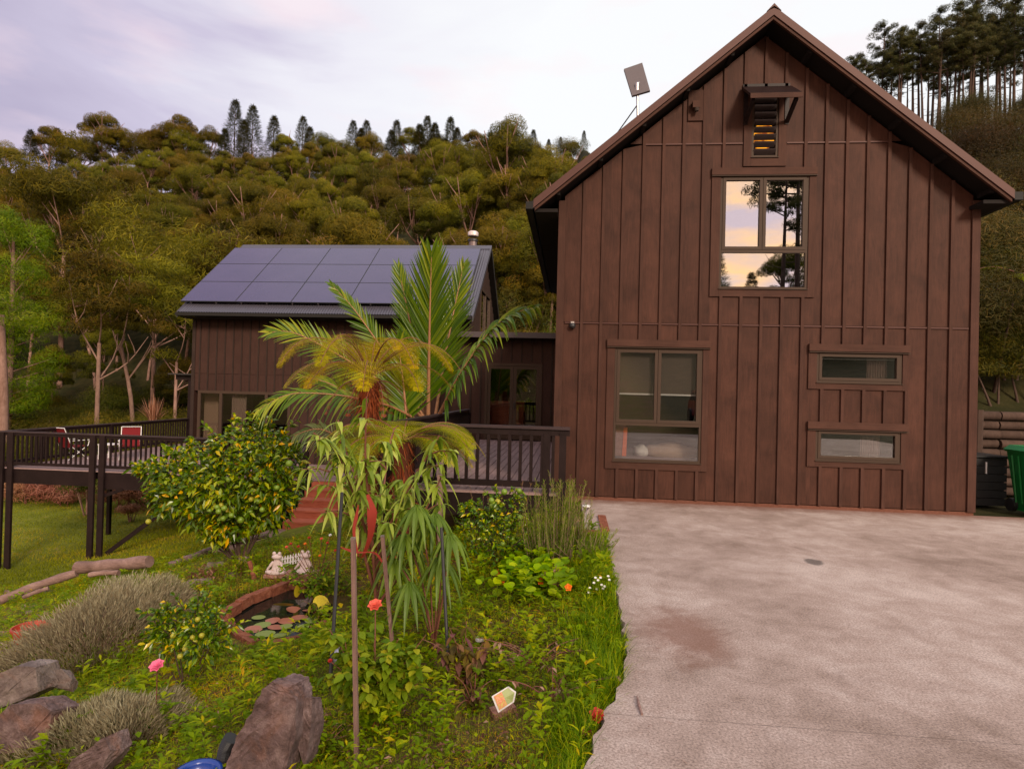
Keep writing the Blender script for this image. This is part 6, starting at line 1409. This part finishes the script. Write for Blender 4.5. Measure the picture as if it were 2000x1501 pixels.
# frog bench, frogs, fence
gb = onT(568, 1142); Yb = gb[1]
p0, p1 = P(516, 1130, Yb), P(622, 1118, Yb); zt_b = float((p0[2]+p1[2])/2)
bench = thing('stone_bench', 'weathered pinkish stone plinth carrying two ceramic frogs', 'bench', (float((p0[0]+p1[0])/2), Yb, float(gb[2])-.02))
mb = MB(); mb.bar((p0[0], Yb+.10, zt_b-.02), (p1[0], Yb+.12, zt_b-.02+.03), .26, .045); mb.build('slab', m_terra, bench)
mb = MB(); mb.bar((p0[0]+.05, Yb+.10, zt_b-.10), (p1[0]-.05, Yb+.12, zt_b-.07), .20, .12); mb.build('base', m_brick, bench)
def frog(lab, px, Y, s, z):
    c = P(px, 1110, Y); c = np.array([c[0], Y, z]); t = thing('frog_statue', lab, 'statue', tuple(c))
    ell = lambda mb, o, r: mb.lathe(c+np.array(o)*s, [(math.sin(a)*r[0]*s, -math.cos(a)*r[2]*s) for a in np.linspace(0, math.pi, 9)], 12, (1, r[1]/r[0]))
    mb = MB(); mb.lathe(c, [(0, 0), (.50*s, 0), (.54*s, .05*s), (.50*s, .12*s), (.30*s, .22*s), (.24*s, .45*s), (.20*s, .66*s), (.16*s, .74*s), (0, .76*s)], 16, (1, .7)); mb.build('body', m_statue, t, smooth=True)
    mb = MB(); ell(mb, (0, -.04, .90), (.29, .22, .15)); 
    mb.build('head', m_statue, t, smooth=True)
    mb = MB(); ell(mb, (-.15, -.06, 1.08), (.10, .10, .10)); ell(mb, (.15, -.06, 1.08), (.10, .10, .10)); mb2 = mb; 
    for sx in (-1, 1):
        m1 = MB(); ell(m1, (sx*.15, -.06, 1.08), (.10, .10, .10)); m1.build('eye', m_statue, t, smooth=True)
        m1 = MB(); m1.tube(curve([c+np.array([sx*.20, -.02, .62])*s, c+np.array([sx*.36, -.12, .38])*s, c+np.array([sx*.50, -.10, .20])*s], 8), np.array([.08]*4+[.06]*4)*s, 8); m1.build('arm', m_statue, t, smooth=True)
        m1 = MB(); m1.tube(curve([c+np.array([sx*.12, -.15, .10])*s, c+np.array([sx*.58, -.18, .12])*s, c+np.array([sx*.15, -.34, .08])*s], 10), .085*s, 8); m1.build('leg', m_statue, t, smooth=True)
    return t
frog('pale ceramic frog sitting cross legged, left of the pair', 541, Yb+.06, .25, zt_b+.006); frog('pale ceramic frog sitting cross legged, right of the pair', 596, Yb+.08, .26, zt_b+.028)
t_ = thing('picket_fence', 'tiny white picket fence behind the ceramic frogs', 'fence', tuple(P(570, 1100, Yb+.45)))
for k in range(9):
    x = P(546+k*5.2, 1100, Yb+.45)[0]; z = P(546+k*5.2, 1107-k*1.2, Yb+.45)[2]; h = .125
    MB().prism([(x-.010, z), (x+.010, z), (x+.010, z+h), (x, z+h+.02), (x-.010, z+h)], 'y', Yb+.45, Yb+.46).build('picket', m_white, t_)
for dz_ in (.03, .09): MB().bar((P(543, 1100, Yb+.47)[0], Yb+.468, P(543, 1107, Yb+.45)[2]+dz_), (P(591, 1100, Yb+.47)[0], Yb+.468, P(591, 1096, Yb+.45)[2]+dz_), .012, .014).build('rail', m_white, t_)
# small blue and white figurine
g = onT(660, 1298); t_ = thing('garden_gnome', 'small blue and white figurine in the grass beside the black stake', 'figurine', tuple(g)); s = .15
MB().lathe(g, [(0, 0), (.04, 0), (.045, .05), (.03, .10), (.02, .12), (0, .12)], 12).build('body', plain('blue_white_glaze', (.40, .42, .60), .3, .5, 0, 90, .7), t_, smooth=True); MB().lathe(g+[0, 0, .12], [(0, 0), (.025, .01), (.028, .03), (.015, .055), (0, .06)], 10).build('head', m_white, t_, smooth=True)
# plant label on brick
g = onT(983, 1400); Yl = g[1]
bk = MB().bar(P(962, 1398, Yl+.04), P(1004, 1382, Yl+.10), .09, .06).build('loose_brick', m_terra, label='reddish half brick lying under the plant label', cat='brick', loc=tuple(g))
q = [P(x, y, Y_) for x, y, Y_ in ((960, 1359, Yl), (993, 1339, Yl+.05), (1008, 1350, Yl+.05), (1004, 1370, Yl+.03), (973, 1391, Yl-.02))]
t_ = thing('plant_label', 'white edged picture plant label propped on the brick', 'label', tuple(q[4]))
def card(name, pts, mat, th):
    n = len(pts); nr = unit(np.cross(pts[1]-pts[0], pts[-1]-pts[0])); nr = nr*(1 if nr[1] < 0 else -1); c = sum(pts)/n
    V = [*pts, *[p+nr*th for p in pts], c, c+nr*th]; F = [(i, (i+1) % n, n+(i+1) % n, n+i) for i in range(n)]+[(2*n+1, n+i, n+(i+1) % n, n+(i+1) % n) for i in range(n)]+[(2*n, (i+1) % n, i, i) for i in range(n)]
    MB().add(V, F).build(name, mat, t_)
card('card', q, m_white, .002); cc = sum(q)/5
def printed():
    m, t, o = newmat('label_print'); n_ = noise(t, coords(t), 70, 3); b = pbr(t, ramp(t, n_, [(.42, (.55, .40, .05)), (.5, (.62, .12, .03)), (.6, (.70, .30, .12))]), .4); t.links.new(b.outputs[0], o.inputs[0]); return m
ins = [cc+(p-cc)*.84+np.array([0, -.003, .002]) for p in q]; gm = plain('label_green', (.30, .36, .10), .4)
card('green_panel', ins, gm, .0005); low = [ins[0], ins[0]*.45+ins[1]*.55, ins[4]*.40+ins[3]*.60, ins[4]]; card('picture', [p+np.array([0, -.002, .001]) for p in low], printed(), .0005)
# plastic lid, red flower, red leaf, orange leaves
g = onT(937, 1252); MB().lathe(g+[0, 0, .02], [(0, .022), (.03, .024), (.034, .018), (.034, 0)], 16).build('plastic_lid', m_white, label='white plastic lid lying in the mulch', cat='lid', loc=tuple(g))
g = onT(1165, 1418); t_ = thing('fallen_flower', 'bright red flower fallen at the edge of the concrete', 'flower', tuple(g)); flower(t_, g+[0, 0, .05], .045, m_red, 'petals', 3, 6)
g = onT(1152, 1440); t_ = thing('fallen_leaf', 'dark red curled leaf below the fallen red flower', 'leaf', tuple(g)); mb = MB(); RNG = np.random.default_rng(5); strips(mb, g[None]+RNG.normal(size=(5, 3))*.015+[0, 0, .03], rdir(5), rdir(5), .07, .04, .2, 3, .3, 'leaf', .5); mb.build('blade', plain('dark_red_leaf', (.22, .02, .015), .5), t_)
g = onT(335, 1418); t_ = thing('fallen_leaf', 'curled orange leaf on the grass right of the pink rose', 'leaf', tuple(g)); mb = MB(); strips(mb, np.array([g+[0, 0, .03]]), np.array([[1., -.2, .1]]), np.array([[0, -.3, 1.]]), .09, .04, .2, 4, .4, 'leaf', .6); mb.build('blade', m_orange, t_)
g = onT(1250, 1395); 
t_ = thing('twig', 'short dry pale twig lying on the concrete', 'twig', (*P(1247, 1375, 1)[:2], 0)); 
def onS(px, py, z=0): p = P(px, py, 1.0); k = (z-CH)/(p[2]-CH); return np.array([p[0]*k, k, z])
t_.location = tuple(onS(1250, 1390)); MB().tube([onS(1244, 1358, .008), onS(1248, 1375, .012), onS(1254, 1394, .008)], [.003, .008, .006], 6).build('wood', m_log, t_)
# blue pot, black corrugated hose
g = onT(380, 1530, 0); cb = P(385, 1508, 2.9)
t_ = thing('blue_pot', 'blue glazed pot rim at the bottom edge beside the boulder', 'pot', (cb[0], 2.9, cb[2]-.2)); MB().lathe((cb[0], 2.9, cb[2]-.2), [(.07, 0), (.10, .19), (.115, .19), (.115, .205), (.098, .205), (.09, .19), (.09, .14), (0, .13)], 24).build('bowl', m_blue, t_, smooth=True)
hp = [P(x, y, 3.05) for x, y in ((440, 1500), (438, 1480), (442, 1458), (452, 1440))]; t_ = thing('corrugated_hose', 'black corrugated drain hose behind the big boulder', 'hose', tuple(hp[0])); c = curve(hp, 40); MB().tube(c, [.034+(.005 if i % 2 else 0) for i in range(40)], 12).build('pipe', m_plasticb, t_)
# red pot at left
g = onT(62, 1255); Y = g[1]; t_ = thing('red_pot', 'wide red plastic pot of soil half hidden by the lavender', 'pot', tuple(g)); rim = P(60, 1222, Y)[2]-g[2]
MB().lathe(g, [(.17, -.05), (.235, rim-.03), (.25, rim-.03), (.25, rim), (.23, rim), (.22, rim-.06), (0, rim-.05)], 26).build('bowl', m_potred, t_, smooth=False)
# brick planter corner with solar lamp
pl = thing('brick_planter', 'low red brick planter corner in the angle of the driveway', 'planter', (0.3, 7.3, -.2))
for j in range(3):
    for k in range(3): brick((.02+k*.15+.004, 7.24), (.02+(k+1)*.15-.004, 7.24), .06, .10, pl, -.17+j*.066)
    for k in range(4): brick((.44, 7.32+k*.22), (.44, 7.53+k*.22), .06, .10, pl, -.17+j*.066)
MB().box(-.05, .40, 7.30, 8.2, -.2, -.02).build('soil', m_terra, pl)
MB().lathe((.14, 7.6, -.02), [(0, 0), (.06, 0), (.05, .05), (0, .06)], 7).build('stone', m_rockp, pl)
lx = P(1146, 1030, 7.6); tp = P(1145, 986, 7.6); t_ = thing('solar_lamp', 'small steel solar garden lamp on a thin spike in the brick planter', 'lamp', (lx[0], 7.6, -.03))
MB().tube([(lx[0], 7.6, -.05), (tp[0], 7.6, tp[2]-.06)], .006, 6).build('spike', m_steel, t_); MB().lathe((tp[0], 7.6, tp[2]-.07), [(.008, 0), (.016, .01), (.045, .055)], 14).build('glass_cone', m_glass, t_, smooth=True); MB().lathe((tp[0], 7.6, tp[2]-.018), [(.05, 0), (.055, .006), (.045, .018), (0, .022)], 16).build('cap', m_white, t_, smooth=True)
# ---- red folding chairs on the lower deck
def chair(lab, X, Y, rz, s=1.0):
    t = thing('folding_chair', lab, 'chair', (X, Y, ZD)); m = Matrix.Rotation(rz, 3, 'Z')
    def w(*p): v = m @ Vector(p)*s; return np.array([X+v[0], Y+v[1], ZD+v[2]])
    def quad(name, a, b, c, d, mat, th=.012):
        n = unit(np.cross(b-a, d-a))*th; MB().add([a, b, c, d, a+n, b+n, c+n, d+n], [(0, 3, 2, 1), (4, 5, 6, 7), (0, 1, 5, 4), (1, 2, 6, 5), (2, 3, 7, 6), (3, 0, 4, 7)]).build(name, mat, t)
    quad('backrest', w(-.27, .25, .42), w(.27, .25, .42), w(.27, .48, 1.02), w(-.27, .48, 1.02), m_redcan); quad('seat', w(-.27, -.27, .44), w(.27, -.27, .44), w(.27, .25, .40), w(-.27, .25, .40), m_redcan)
    for sx in (-1, 1):
        MB().tube([w(sx*.29, -.32, 0), w(sx*.29, .24, .44), w(sx*.29, .50, 1.06)], .013, 6).build('leg', m_white, t); MB().tube([w(sx*.30, .36, 0), w(sx*.30, -.30, .46), w(sx*.30, -.34, .62)], .013, 6).build('leg', m_white, t); MB().bar(w(sx*.31, -.36, .64), w(sx*.31, .34, .64), .05, .02).build('armrest', m_white, t)
    MB().tube([w(-.29, .50, 1.06), w(.29, .50, 1.06)], .013, 6).build('top_rail', m_white, t)
p = P(255, 850, 19.6); chair('red canvas folding chair on the lower deck, right of the pair', p[0], 19.6, .6); p = P(143, 850, 19.0); chair('dark red canvas folding chair on the lower deck, left of the pair', p[0], 19.0, 2.9)
p = P(215, 870, 19.4); t_ = thing('side_table', 'small white side table between the two red chairs', 'table', (p[0], 19.4, ZD)); MB().box(p[0]-.25, p[0]+.25, 19.15, 19.65, ZD+.48, ZD+.51).build('table_top', m_white, t_)
for a in (-.22, .22):
    for b in (-.22, .22): MB().box(p[0]+a-.015, p[0]+a+.015, 19.4+b-.015, 19.4+b+.015, ZD, ZD+.48).build('leg', m_white, t_)
# ---- right side of the house: bin, box, retaining wall
bn = thing('wheelie_bin', 'green wheelie bin at the right edge beside the house', 'bin', (6.95, 9.75, -.02)); bx_, by_ = 6.92, 9.75
def frus(mb, x0, x1, y0, y1, z0, X0, X1, Y0, Y1, z1): mb.add([(x0, y0, z0), (x1, y0, z0), (x1, y1, z0), (x0, y1, z0), (X0, Y0, z1), (X1, Y0, z1), (X1, Y1, z1), (X0, Y1, z1)], [(0, 3, 2, 1), (4, 5, 6, 7), (0, 1, 5, 4), (1, 2, 6, 5), (2, 3, 7, 6), (3, 0, 4, 7)]); return mb
frus(MB(), bx_-.20, bx_+.22, by_-.24, by_+.22, .03, bx_-.28, bx_+.30, by_-.30, by_+.32, .90).build('body', m_binm, bn)
mb = MB(); frus(mb, bx_-.30, bx_+.32, by_-.33, by_+.34, .90, bx_-.30, bx_+.32, by_-.33, by_+.34, .93); mb.build('rim', m_binm, bn)
frus(MB(), bx_-.32, bx_+.34, by_-.35, by_+.34, .932, bx_-.26, bx_+.28, by_-.28, by_+.30, 1.0).build('lid', m_binl, bn)
MB().tube([(bx_-.25, by_+.40, .93), (bx_+.27, by_+.40, .93)], .018, 8).build('handle', m_binm, bn)
for sx in (-.24, .26): MB().tube([(bx_+sx-.03, by_+.26, .10), (bx_+sx+.03, by_+.26, .10)], .10, 14).build('wheel', m_plasticb, bn)
for k in range(3): MB().bar((bx_-.255+.0, by_-.1+.12*k, .15), (bx_-.315, by_-.1+.13*k, .85), .02, .02).build('rib', m_binm, bn)
sb = thing('storage_box', 'dark slatted storage box between the house corner and the green bin', 'box', (6.35, 10.6, 0))
for k in range(6): MB().box(6.0, 6.80, 10.3, 10.325, .02+k*.125, .135+k*.125).build('slat', m_plasticb, sb)
MB().box(5.99, 6.82, 10.26, 10.95, .775, .80).build('lid', m_plasticb, sb); MB().box(6.02, 6.78, 10.33, 10.9, .02, .77).build('liner', m_plasticb, sb); MB().box(6.48, 6.50, 10.285, 10.299, .52, .70).build('tag', m_white, sb)
rw = thing('retaining_wall', 'dark log retaining wall in the shade right of the house', 'retaining wall', (7.6, 11.6, 0)); RNG = np.random.default_rng(90)
for k in range(9):
    for x0_, x1_ in ((5.95, 7.5), (7.52, 9.6)): 
        MB().tube([(x0_, 11.62+.03*math.sin(k*2+x0_), .08+k*.165), (x1_, 11.62+.03*math.sin(k*3), .08+k*.165)], .08, 8).build('log', m_barkd, rw, smooth=True)
for x in (6.1, 7.05, 8.2): MB().tube([(x, 11.46, -.1), (x+.03, 11.48, 1.5)], .09, 9).build('post', m_barkd, rw)
MB().box(5.8, 12, 9.47, 11.5, -.12, -.03).build('gravel_strip', m_soil, kind='structure')
t_ = thing('ponga_fern', 'bright green fern fronds leaning out beside the right corner of the house', 'fern', (6.6, 12.6, 1.5)); RNG = np.random.default_rng(91)
for k, (px, py) in enumerate(((1925, 560), (1935, 520), (1930, 600), (1950, 540))): frond_fern(t_, P(px+45, py+10, 13.0), 2.6+.5*k, .9, .25, .3, m_fernB, 16, .25)
for k, (px, py, r) in enumerate([(1935, 470, .7), (1960, 520, .8), (1930, 560, .5), (1975, 600, .9), (1930, 650, .6), (1960, 690, .8), (1990, 450, .7), (1930, 440, .4)]):
    pass
gm_ = [proto('bush', 'mid green leafy bush overhanging the log retaining wall', 'bush', 'bushes overhanging the log retaining wall', shrub(s, 1.1, 1.9, 6500, .075, 14, 2), m_barkd, m_bush, 'foliage', 'stems') for s in (95, 96)]
for k, (px, Y, s, dz_) in enumerate([(1950, 12.6, .8, 0), (2000, 12.6, .9, 0), (1945, 13.6, 1.0, .9), (2010, 14.2, 1.2, .6), (1950, 15.0, 1.3, .6), (1975, 13.2, 1.0, 0), (1930, 14.4, 1.1, 0), (1985, 16.0, 1.4, 0)]): X = P(px, 700, Y)[0]; put(gm_[k % 2], (X, Y, float(T(X, Y))-.1+dz_*0), k*1.7, s)
# red car parked behind the photographer, mirrored in the ground floor window
cx_, cy_ = 6.5, -9.5
car = thing('parked_car', 'red hatchback parked up the drive behind the photographer, mirrored in the window', 'car', (cx_, cy_, 0)); m_car = plain('red_car_paint', (.22, .02, .03), .25, .6, .2); zc = .35
prof = [(-2.0, .35), (2.0, .35), (2.08, .75), (1.9, .95), (1.1, 1.02), (.55, 1.46), (-1.1, 1.50), (-1.75, 1.05), (-2.05, .95)]
MB().prism([(cy_+u, zc+v) for u, v in prof], 'x', cx_-.85, cx_+.85).build('body', m_car, car)
MB().prism([(cy_+u, zc+v) for u, v in [(1.0, 1.03), (.55, 1.40), (-1.05, 1.43), (-1.6, 1.05)]], 'x', cx_-.87, cx_+.87).build('side_glass', m_plasticb, car)
for u in (-1.3, 1.3):
    for sx in (-.86, .86): MB().tube([(cx_+sx-.1, cy_+u, zc+.33), (cx_+sx+.1, cy_+u, zc+.33)], .33, 18).build('wheel', m_plasticb, car)
for sx in (-.6, .6): MB().box(cx_+sx-.18, cx_+sx+.18, cy_+2.05, cy_+2.09, zc+.68, zc+.82).build('headlight', m_steel, car)
# ================================================================== GROUND COVER
RNG = np.random.default_rng(123)
def sample(n, x0, x1, y0, y1, pw=1.2, ref=3.0):
    out = []
    while sum(map(len, out)) < n:
        X = RNG.uniform(x0, x1, n*2); Y = RNG.uniform(y0, y1, n*2); d = np.hypot(X, Y)
        ok = (X < edge_x(Y)-.01) & (RNG.random(n*2) < np.minimum(1, (ref/d)**pw)) & (X > -1.0*Y-.4) & (X/np.maximum(Y, .1) < .25)
        # keep the pond and planter open
        pd = ((X-ctr[0])/.80)**2+((Y-ctr[1])/.88)**2 > 1; ok &= pd
        ok &= ~((X > -.1) & (Y > 7.2))
        ok &= ~((X > -7.6) & (X < -5.2) & (Y > 12.8)); ok &= ~((X > UX0) & (Y > UY0+.6))
        out.append(np.stack([X[ok], Y[ok]], 1))
    return np.concatenate(out)[:n]
def mask(X, Y, s, seed, lo, hi): return np.clip((vn(X, Y, s, seed)-lo)/(hi-lo), 0, 1)
XY = sample(175000, -14, .6, 2.3, 14, 1.3, 3.2); X, Y = XY.T; d = np.hypot(X, Y)
keep = RNG.random(len(X)) < .45+.55*mask(X, Y, .55, 1, -.45, .35); X, Y, d = X[keep], Y[keep], d[keep]; n = len(X)
sc_ = np.clip(d/3.6, .9, 2.2); mb = MB(); D = rdir(n); D[:, 2] = np.abs(D[:, 2])*.5+.05
C = np.stack([X, Y, T(X, Y)+RNG.random(n)*.05*sc_], 1)
tone = np.clip(.55*RNG.random(n)+.35*mask(X, Y, .8, 4, -.6, .6)+.12*RNG.random(n), 0, 1); tone[RNG.random(n) < .07] = 1; tone = np.clip(tone+.35*mask(X, Y, .5, 21, .3, .7), 0, 1)
strips(mb, C, D, rdir(n)*.5+[0, 0, 1], .026*sc_*(.6+.8*RNG.random(n)), .023*sc_, tone, 1, .2, 'round')
mb.build('clover', m_clov, label='clover and low weeds carpeting the garden bed', cat='ground cover', kind='stuff', loc=(0, 0, 0))
def grass(n, region, L, w, mat, name, lab, seed, lean=.8, droop=.5, pw=1.2, m=None, tone=(0, 1), seg=3):
    XY = sample(n, *region, pw, 3.2); X, Y = XY.T
    if m is not None: k = RNG.random(len(X)) < m(X, Y); X, Y = X[k], Y[k]
    n = len(X); d = np.hypot(X, Y); s = np.clip(d/4, .85, 2.0); a = RNG.random(n)*6.28; q = RNG.random(n)*lean; mb = MB()
    strips(mb, np.stack([X, Y, T(X, Y)-.005], 1), np.stack([np.cos(a)*q, np.sin(a)*q, np.ones(n)], 1), np.stack([np.cos(a), np.sin(a), -q*.3], 1), L*(.4+.9*RNG.random(n)), w*s, tone[0]+(tone[1]-tone[0])*RNG.random(n)**1.3, seg, droop*q*1.6, 'blade')
    return mb.build(name, mat, label=lab, cat='grass', kind='stuff', loc=(0, 0, 0))
grass(60000, (-14, .6, 2.3, 14), .075, .0042, m_grass, 'grass', 'short mixed grass across the garden bed', 1, m=lambda X, Y: .25+.75*mask(X, Y, .6, 7, -.4, .4))
# longer tufts along the concrete edge
ny = 26000; Y = 2.5+4.9*RNG.random(ny)**.9; X = edge_x(Y)-.02-np.abs(RNG.normal(size=ny))*.17*(1+.4*vn(Y, Y*2, .35, 3)); tuft = np.round(Y/.09+np.round(X/.08)*3.3)
k = RNG.random(ny) < .3+.7*mask(X, Y, .22, 9, -.35, .35); X, Y, tuft = X[k], Y[k], tuft[k]; ny = len(X)
a = (np.sin(tuft*12.9898)*43758.5 % 6.28)+RNG.normal(size=ny)*1.1; q = .3+.8*RNG.random(ny); hl = .17*(.45+.8*RNG.random(ny))*(.7+.6*(np.sin(tuft*3.1)*.5+.5))
mb = MB(); strips(mb, np.stack([X, Y, T(X, Y)-.01], 1), np.stack([np.cos(a)*q+.12, np.sin(a)*q, np.ones(ny)], 1), np.stack([np.cos(a), np.sin(a), -q*.4], 1), hl, .0062*np.clip(Y/4, .85, 1.7), RNG.random(ny)**1.5*.85, 4, .5*q, 'blade')
mb.build('edge_grass', m_grass, label='lush long grass tufts fringing the concrete driveway', cat='grass', kind='stuff', loc=(0, 0, 0))
grass(24000, (-14, .6, 2.6, 14), .12, .0048, m_dryg if 'm_dryg' in globals() else m_flax, 'dry_grass', 'dry yellow grass stems scattered through the garden', 3, 1.2, .5, m=lambda X, Y: .08+.92*mask(X, Y, .6, 11, .0, .5))
grass(9000, (-6.5, -3.2, 6.0, 11), .26, .0065, m_flax, 'tall_dry_grass', 'longer golden grass around the pale boulders', 5, 1.1, .6, m=lambda X, Y: mask(X, Y, .8, 13, -.1, .4))
# small leafy weeds: rosettes and sprigs of many sizes
XY = sample(3600, -14, .55, 2.3, 14, 1.1, 3.4); XY = XY[np.hypot(XY[:, 0]-Yl*0-float(bk.location[0]), (XY[:, 1]-float(bk.location[1])+.12)/1.6) > .17]; mb = MB()
for (x, y), sz, tn, kind in zip(XY, RNG.random(len(XY)), RNG.random(len(XY)), RNG.random(len(XY))):
    z = float(T(x, y)); s_ = (.030+.038*sz)*min(1.5, max(.8, math.hypot(x, y)/4)); n = 7 if kind < .5 else 14
    a = RNG.random(n)*6.28; hh = 0 if kind < .5 else (.07+.20*sz)
    C = np.array([x, y, z+.01])+np.stack([np.cos(a)*.01, np.sin(a)*.01, hh*RNG.random(n)], 1)
    strips(mb, C, np.stack([np.cos(a), np.sin(a), .35+.5*RNG.random(n)], 1), np.stack([-np.cos(a)*.3, -np.sin(a)*.3, 1+0*a], 1), s_*(.7+.6*RNG.random(n)), s_*(.55 if tn < .7 else .25), np.clip(.15+.7*tn*RNG.random(n)+.2*RNG.random(n)+(.22 if sz > .85 else 0), 0, 1), 2, .3, 'leaf', .2)
mb.build('leafy_weeds', m_clov, label='mixed leafy weeds growing all over the garden bed', cat='weeds', kind='stuff', loc=(0, 0, 0))
# fallen leaves and mulch
XY = sample(11000, -13, .6, 2.3, 13, 1.3, 3.2); X, Y = XY.T; k = RNG.random(len(X)) < .15+.85*mask(X, Y, .45, 15, .2, .6); X, Y = X[k], Y[k]; n = len(X)
mb = MB(); strips(mb, np.stack([X, Y, T(X, Y)+.012+.03*RNG.random(n)], 1), np.stack([RNG.normal(size=n), RNG.normal(size=n), .2*RNG.normal(size=n)], 1), rdir(n)*.5+[0, 0, 1], .036*(.4+RNG.random(n)), .016, RNG.random(n)**2, 2, .2, 'leaf', .4)
mb.build('leaf_litter', m_dry, label='brown fallen leaves and mulch scattered on the bed', cat='leaf litter', kind='stuff', loc=(0, 0, 0))
def chips(n, cx, cy, rx, ry, lab):
    a = RNG.random(n)*6.28; q = np.sqrt(RNG.random(n)); X = cx+np.cos(a)*q*rx; Y = cy+np.sin(a)*q*ry; mb = MB()
    strips(mb, np.stack([X, Y, T(X, Y)+.012+.012*RNG.random(n)], 1), np.stack([RNG.normal(size=n), RNG.normal(size=n), .15*RNG.normal(size=n)], 1), rdir(n)*.4+[0, 0, 1], .05*(.4+RNG.random(n)), .014, RNG.random(n), 1, 0, 'leaf')
    mb.build('mulch', m_chip, label=lab, cat='mulch', kind='stuff', loc=(0, 0, 0))
g = onT(1030, 1240); chips(2600, g[0], g[1], .34, .50, 'reddish wood mulch patch in the middle of the bed'); g = onT(60, 1215); chips(5200, g[0], g[1], 1.3, 1.9, 'dark purplish mulch around the red pot'); g = onT(900, 1330); chips(900, g[0], g[1], .3, .3, 'bare mulch under the purple tinged plant')
g = onT(380, 1120); chips(2600, g[0], g[1], 1.1, 1.2, 'pinkish mulch on the path below the citrus tree')
# bits of leaf and grit on the concrete
n = 420; Y = 2.6+6.4*RNG.random(n)**1.1; X = edge_x(Y)+.03+np.abs(RNG.normal(size=n))*np.where(RNG.random(n) < .7, .25, 2.5); k = X < 6; X, Y = X[k], Y[k]; n = len(X); mb = MB()
strips(mb, np.stack([X, Y, np.full(n, .006)], 1), np.stack([RNG.normal(size=n), RNG.normal(size=n), .12*RNG.random(n)], 1), rdir(n)*.3+[0, 0, 1], .022*(.4+RNG.random(n)), .010, RNG.random(n), 1, 0, 'leaf')
mb.build('leaf_litter', m_dry, label='scattered dry leaf bits and grit on the concrete', cat='leaf litter', kind='stuff', loc=(0, 0, 0))
# lawn blades below and behind the deck
n = 60000; Y = 12.5+20*RNG.random(n)**1.5; X = -Y*(.35+.65*RNG.random(n)); k = ~((X > -7.6) & (Y > 12.8) & (Y < 15)) & ~((X > -13) & (Y > 20)); X, Y = X[k], Y[k]; n = len(X); a = RNG.random(n)*6.28; q = RNG.random(n)
mb = MB(); strips(mb, np.stack([X, Y, T(X, Y)], 1), np.stack([np.cos(a)*q, np.sin(a)*q, np.ones(n)], 1), rdir(n), .09*(.5+RNG.random(n)), .016, np.clip(.5*RNG.random(n)+.5*mask(X, Y*2.5, 1.5, 17, -.5, .6), 0, 1), 1, .2, 'blade')
mb.build('lawn', m_lawn, label='mown lawn sloping away under the lower deck', cat='grass', kind='stuff', loc=(0, 0, 0))
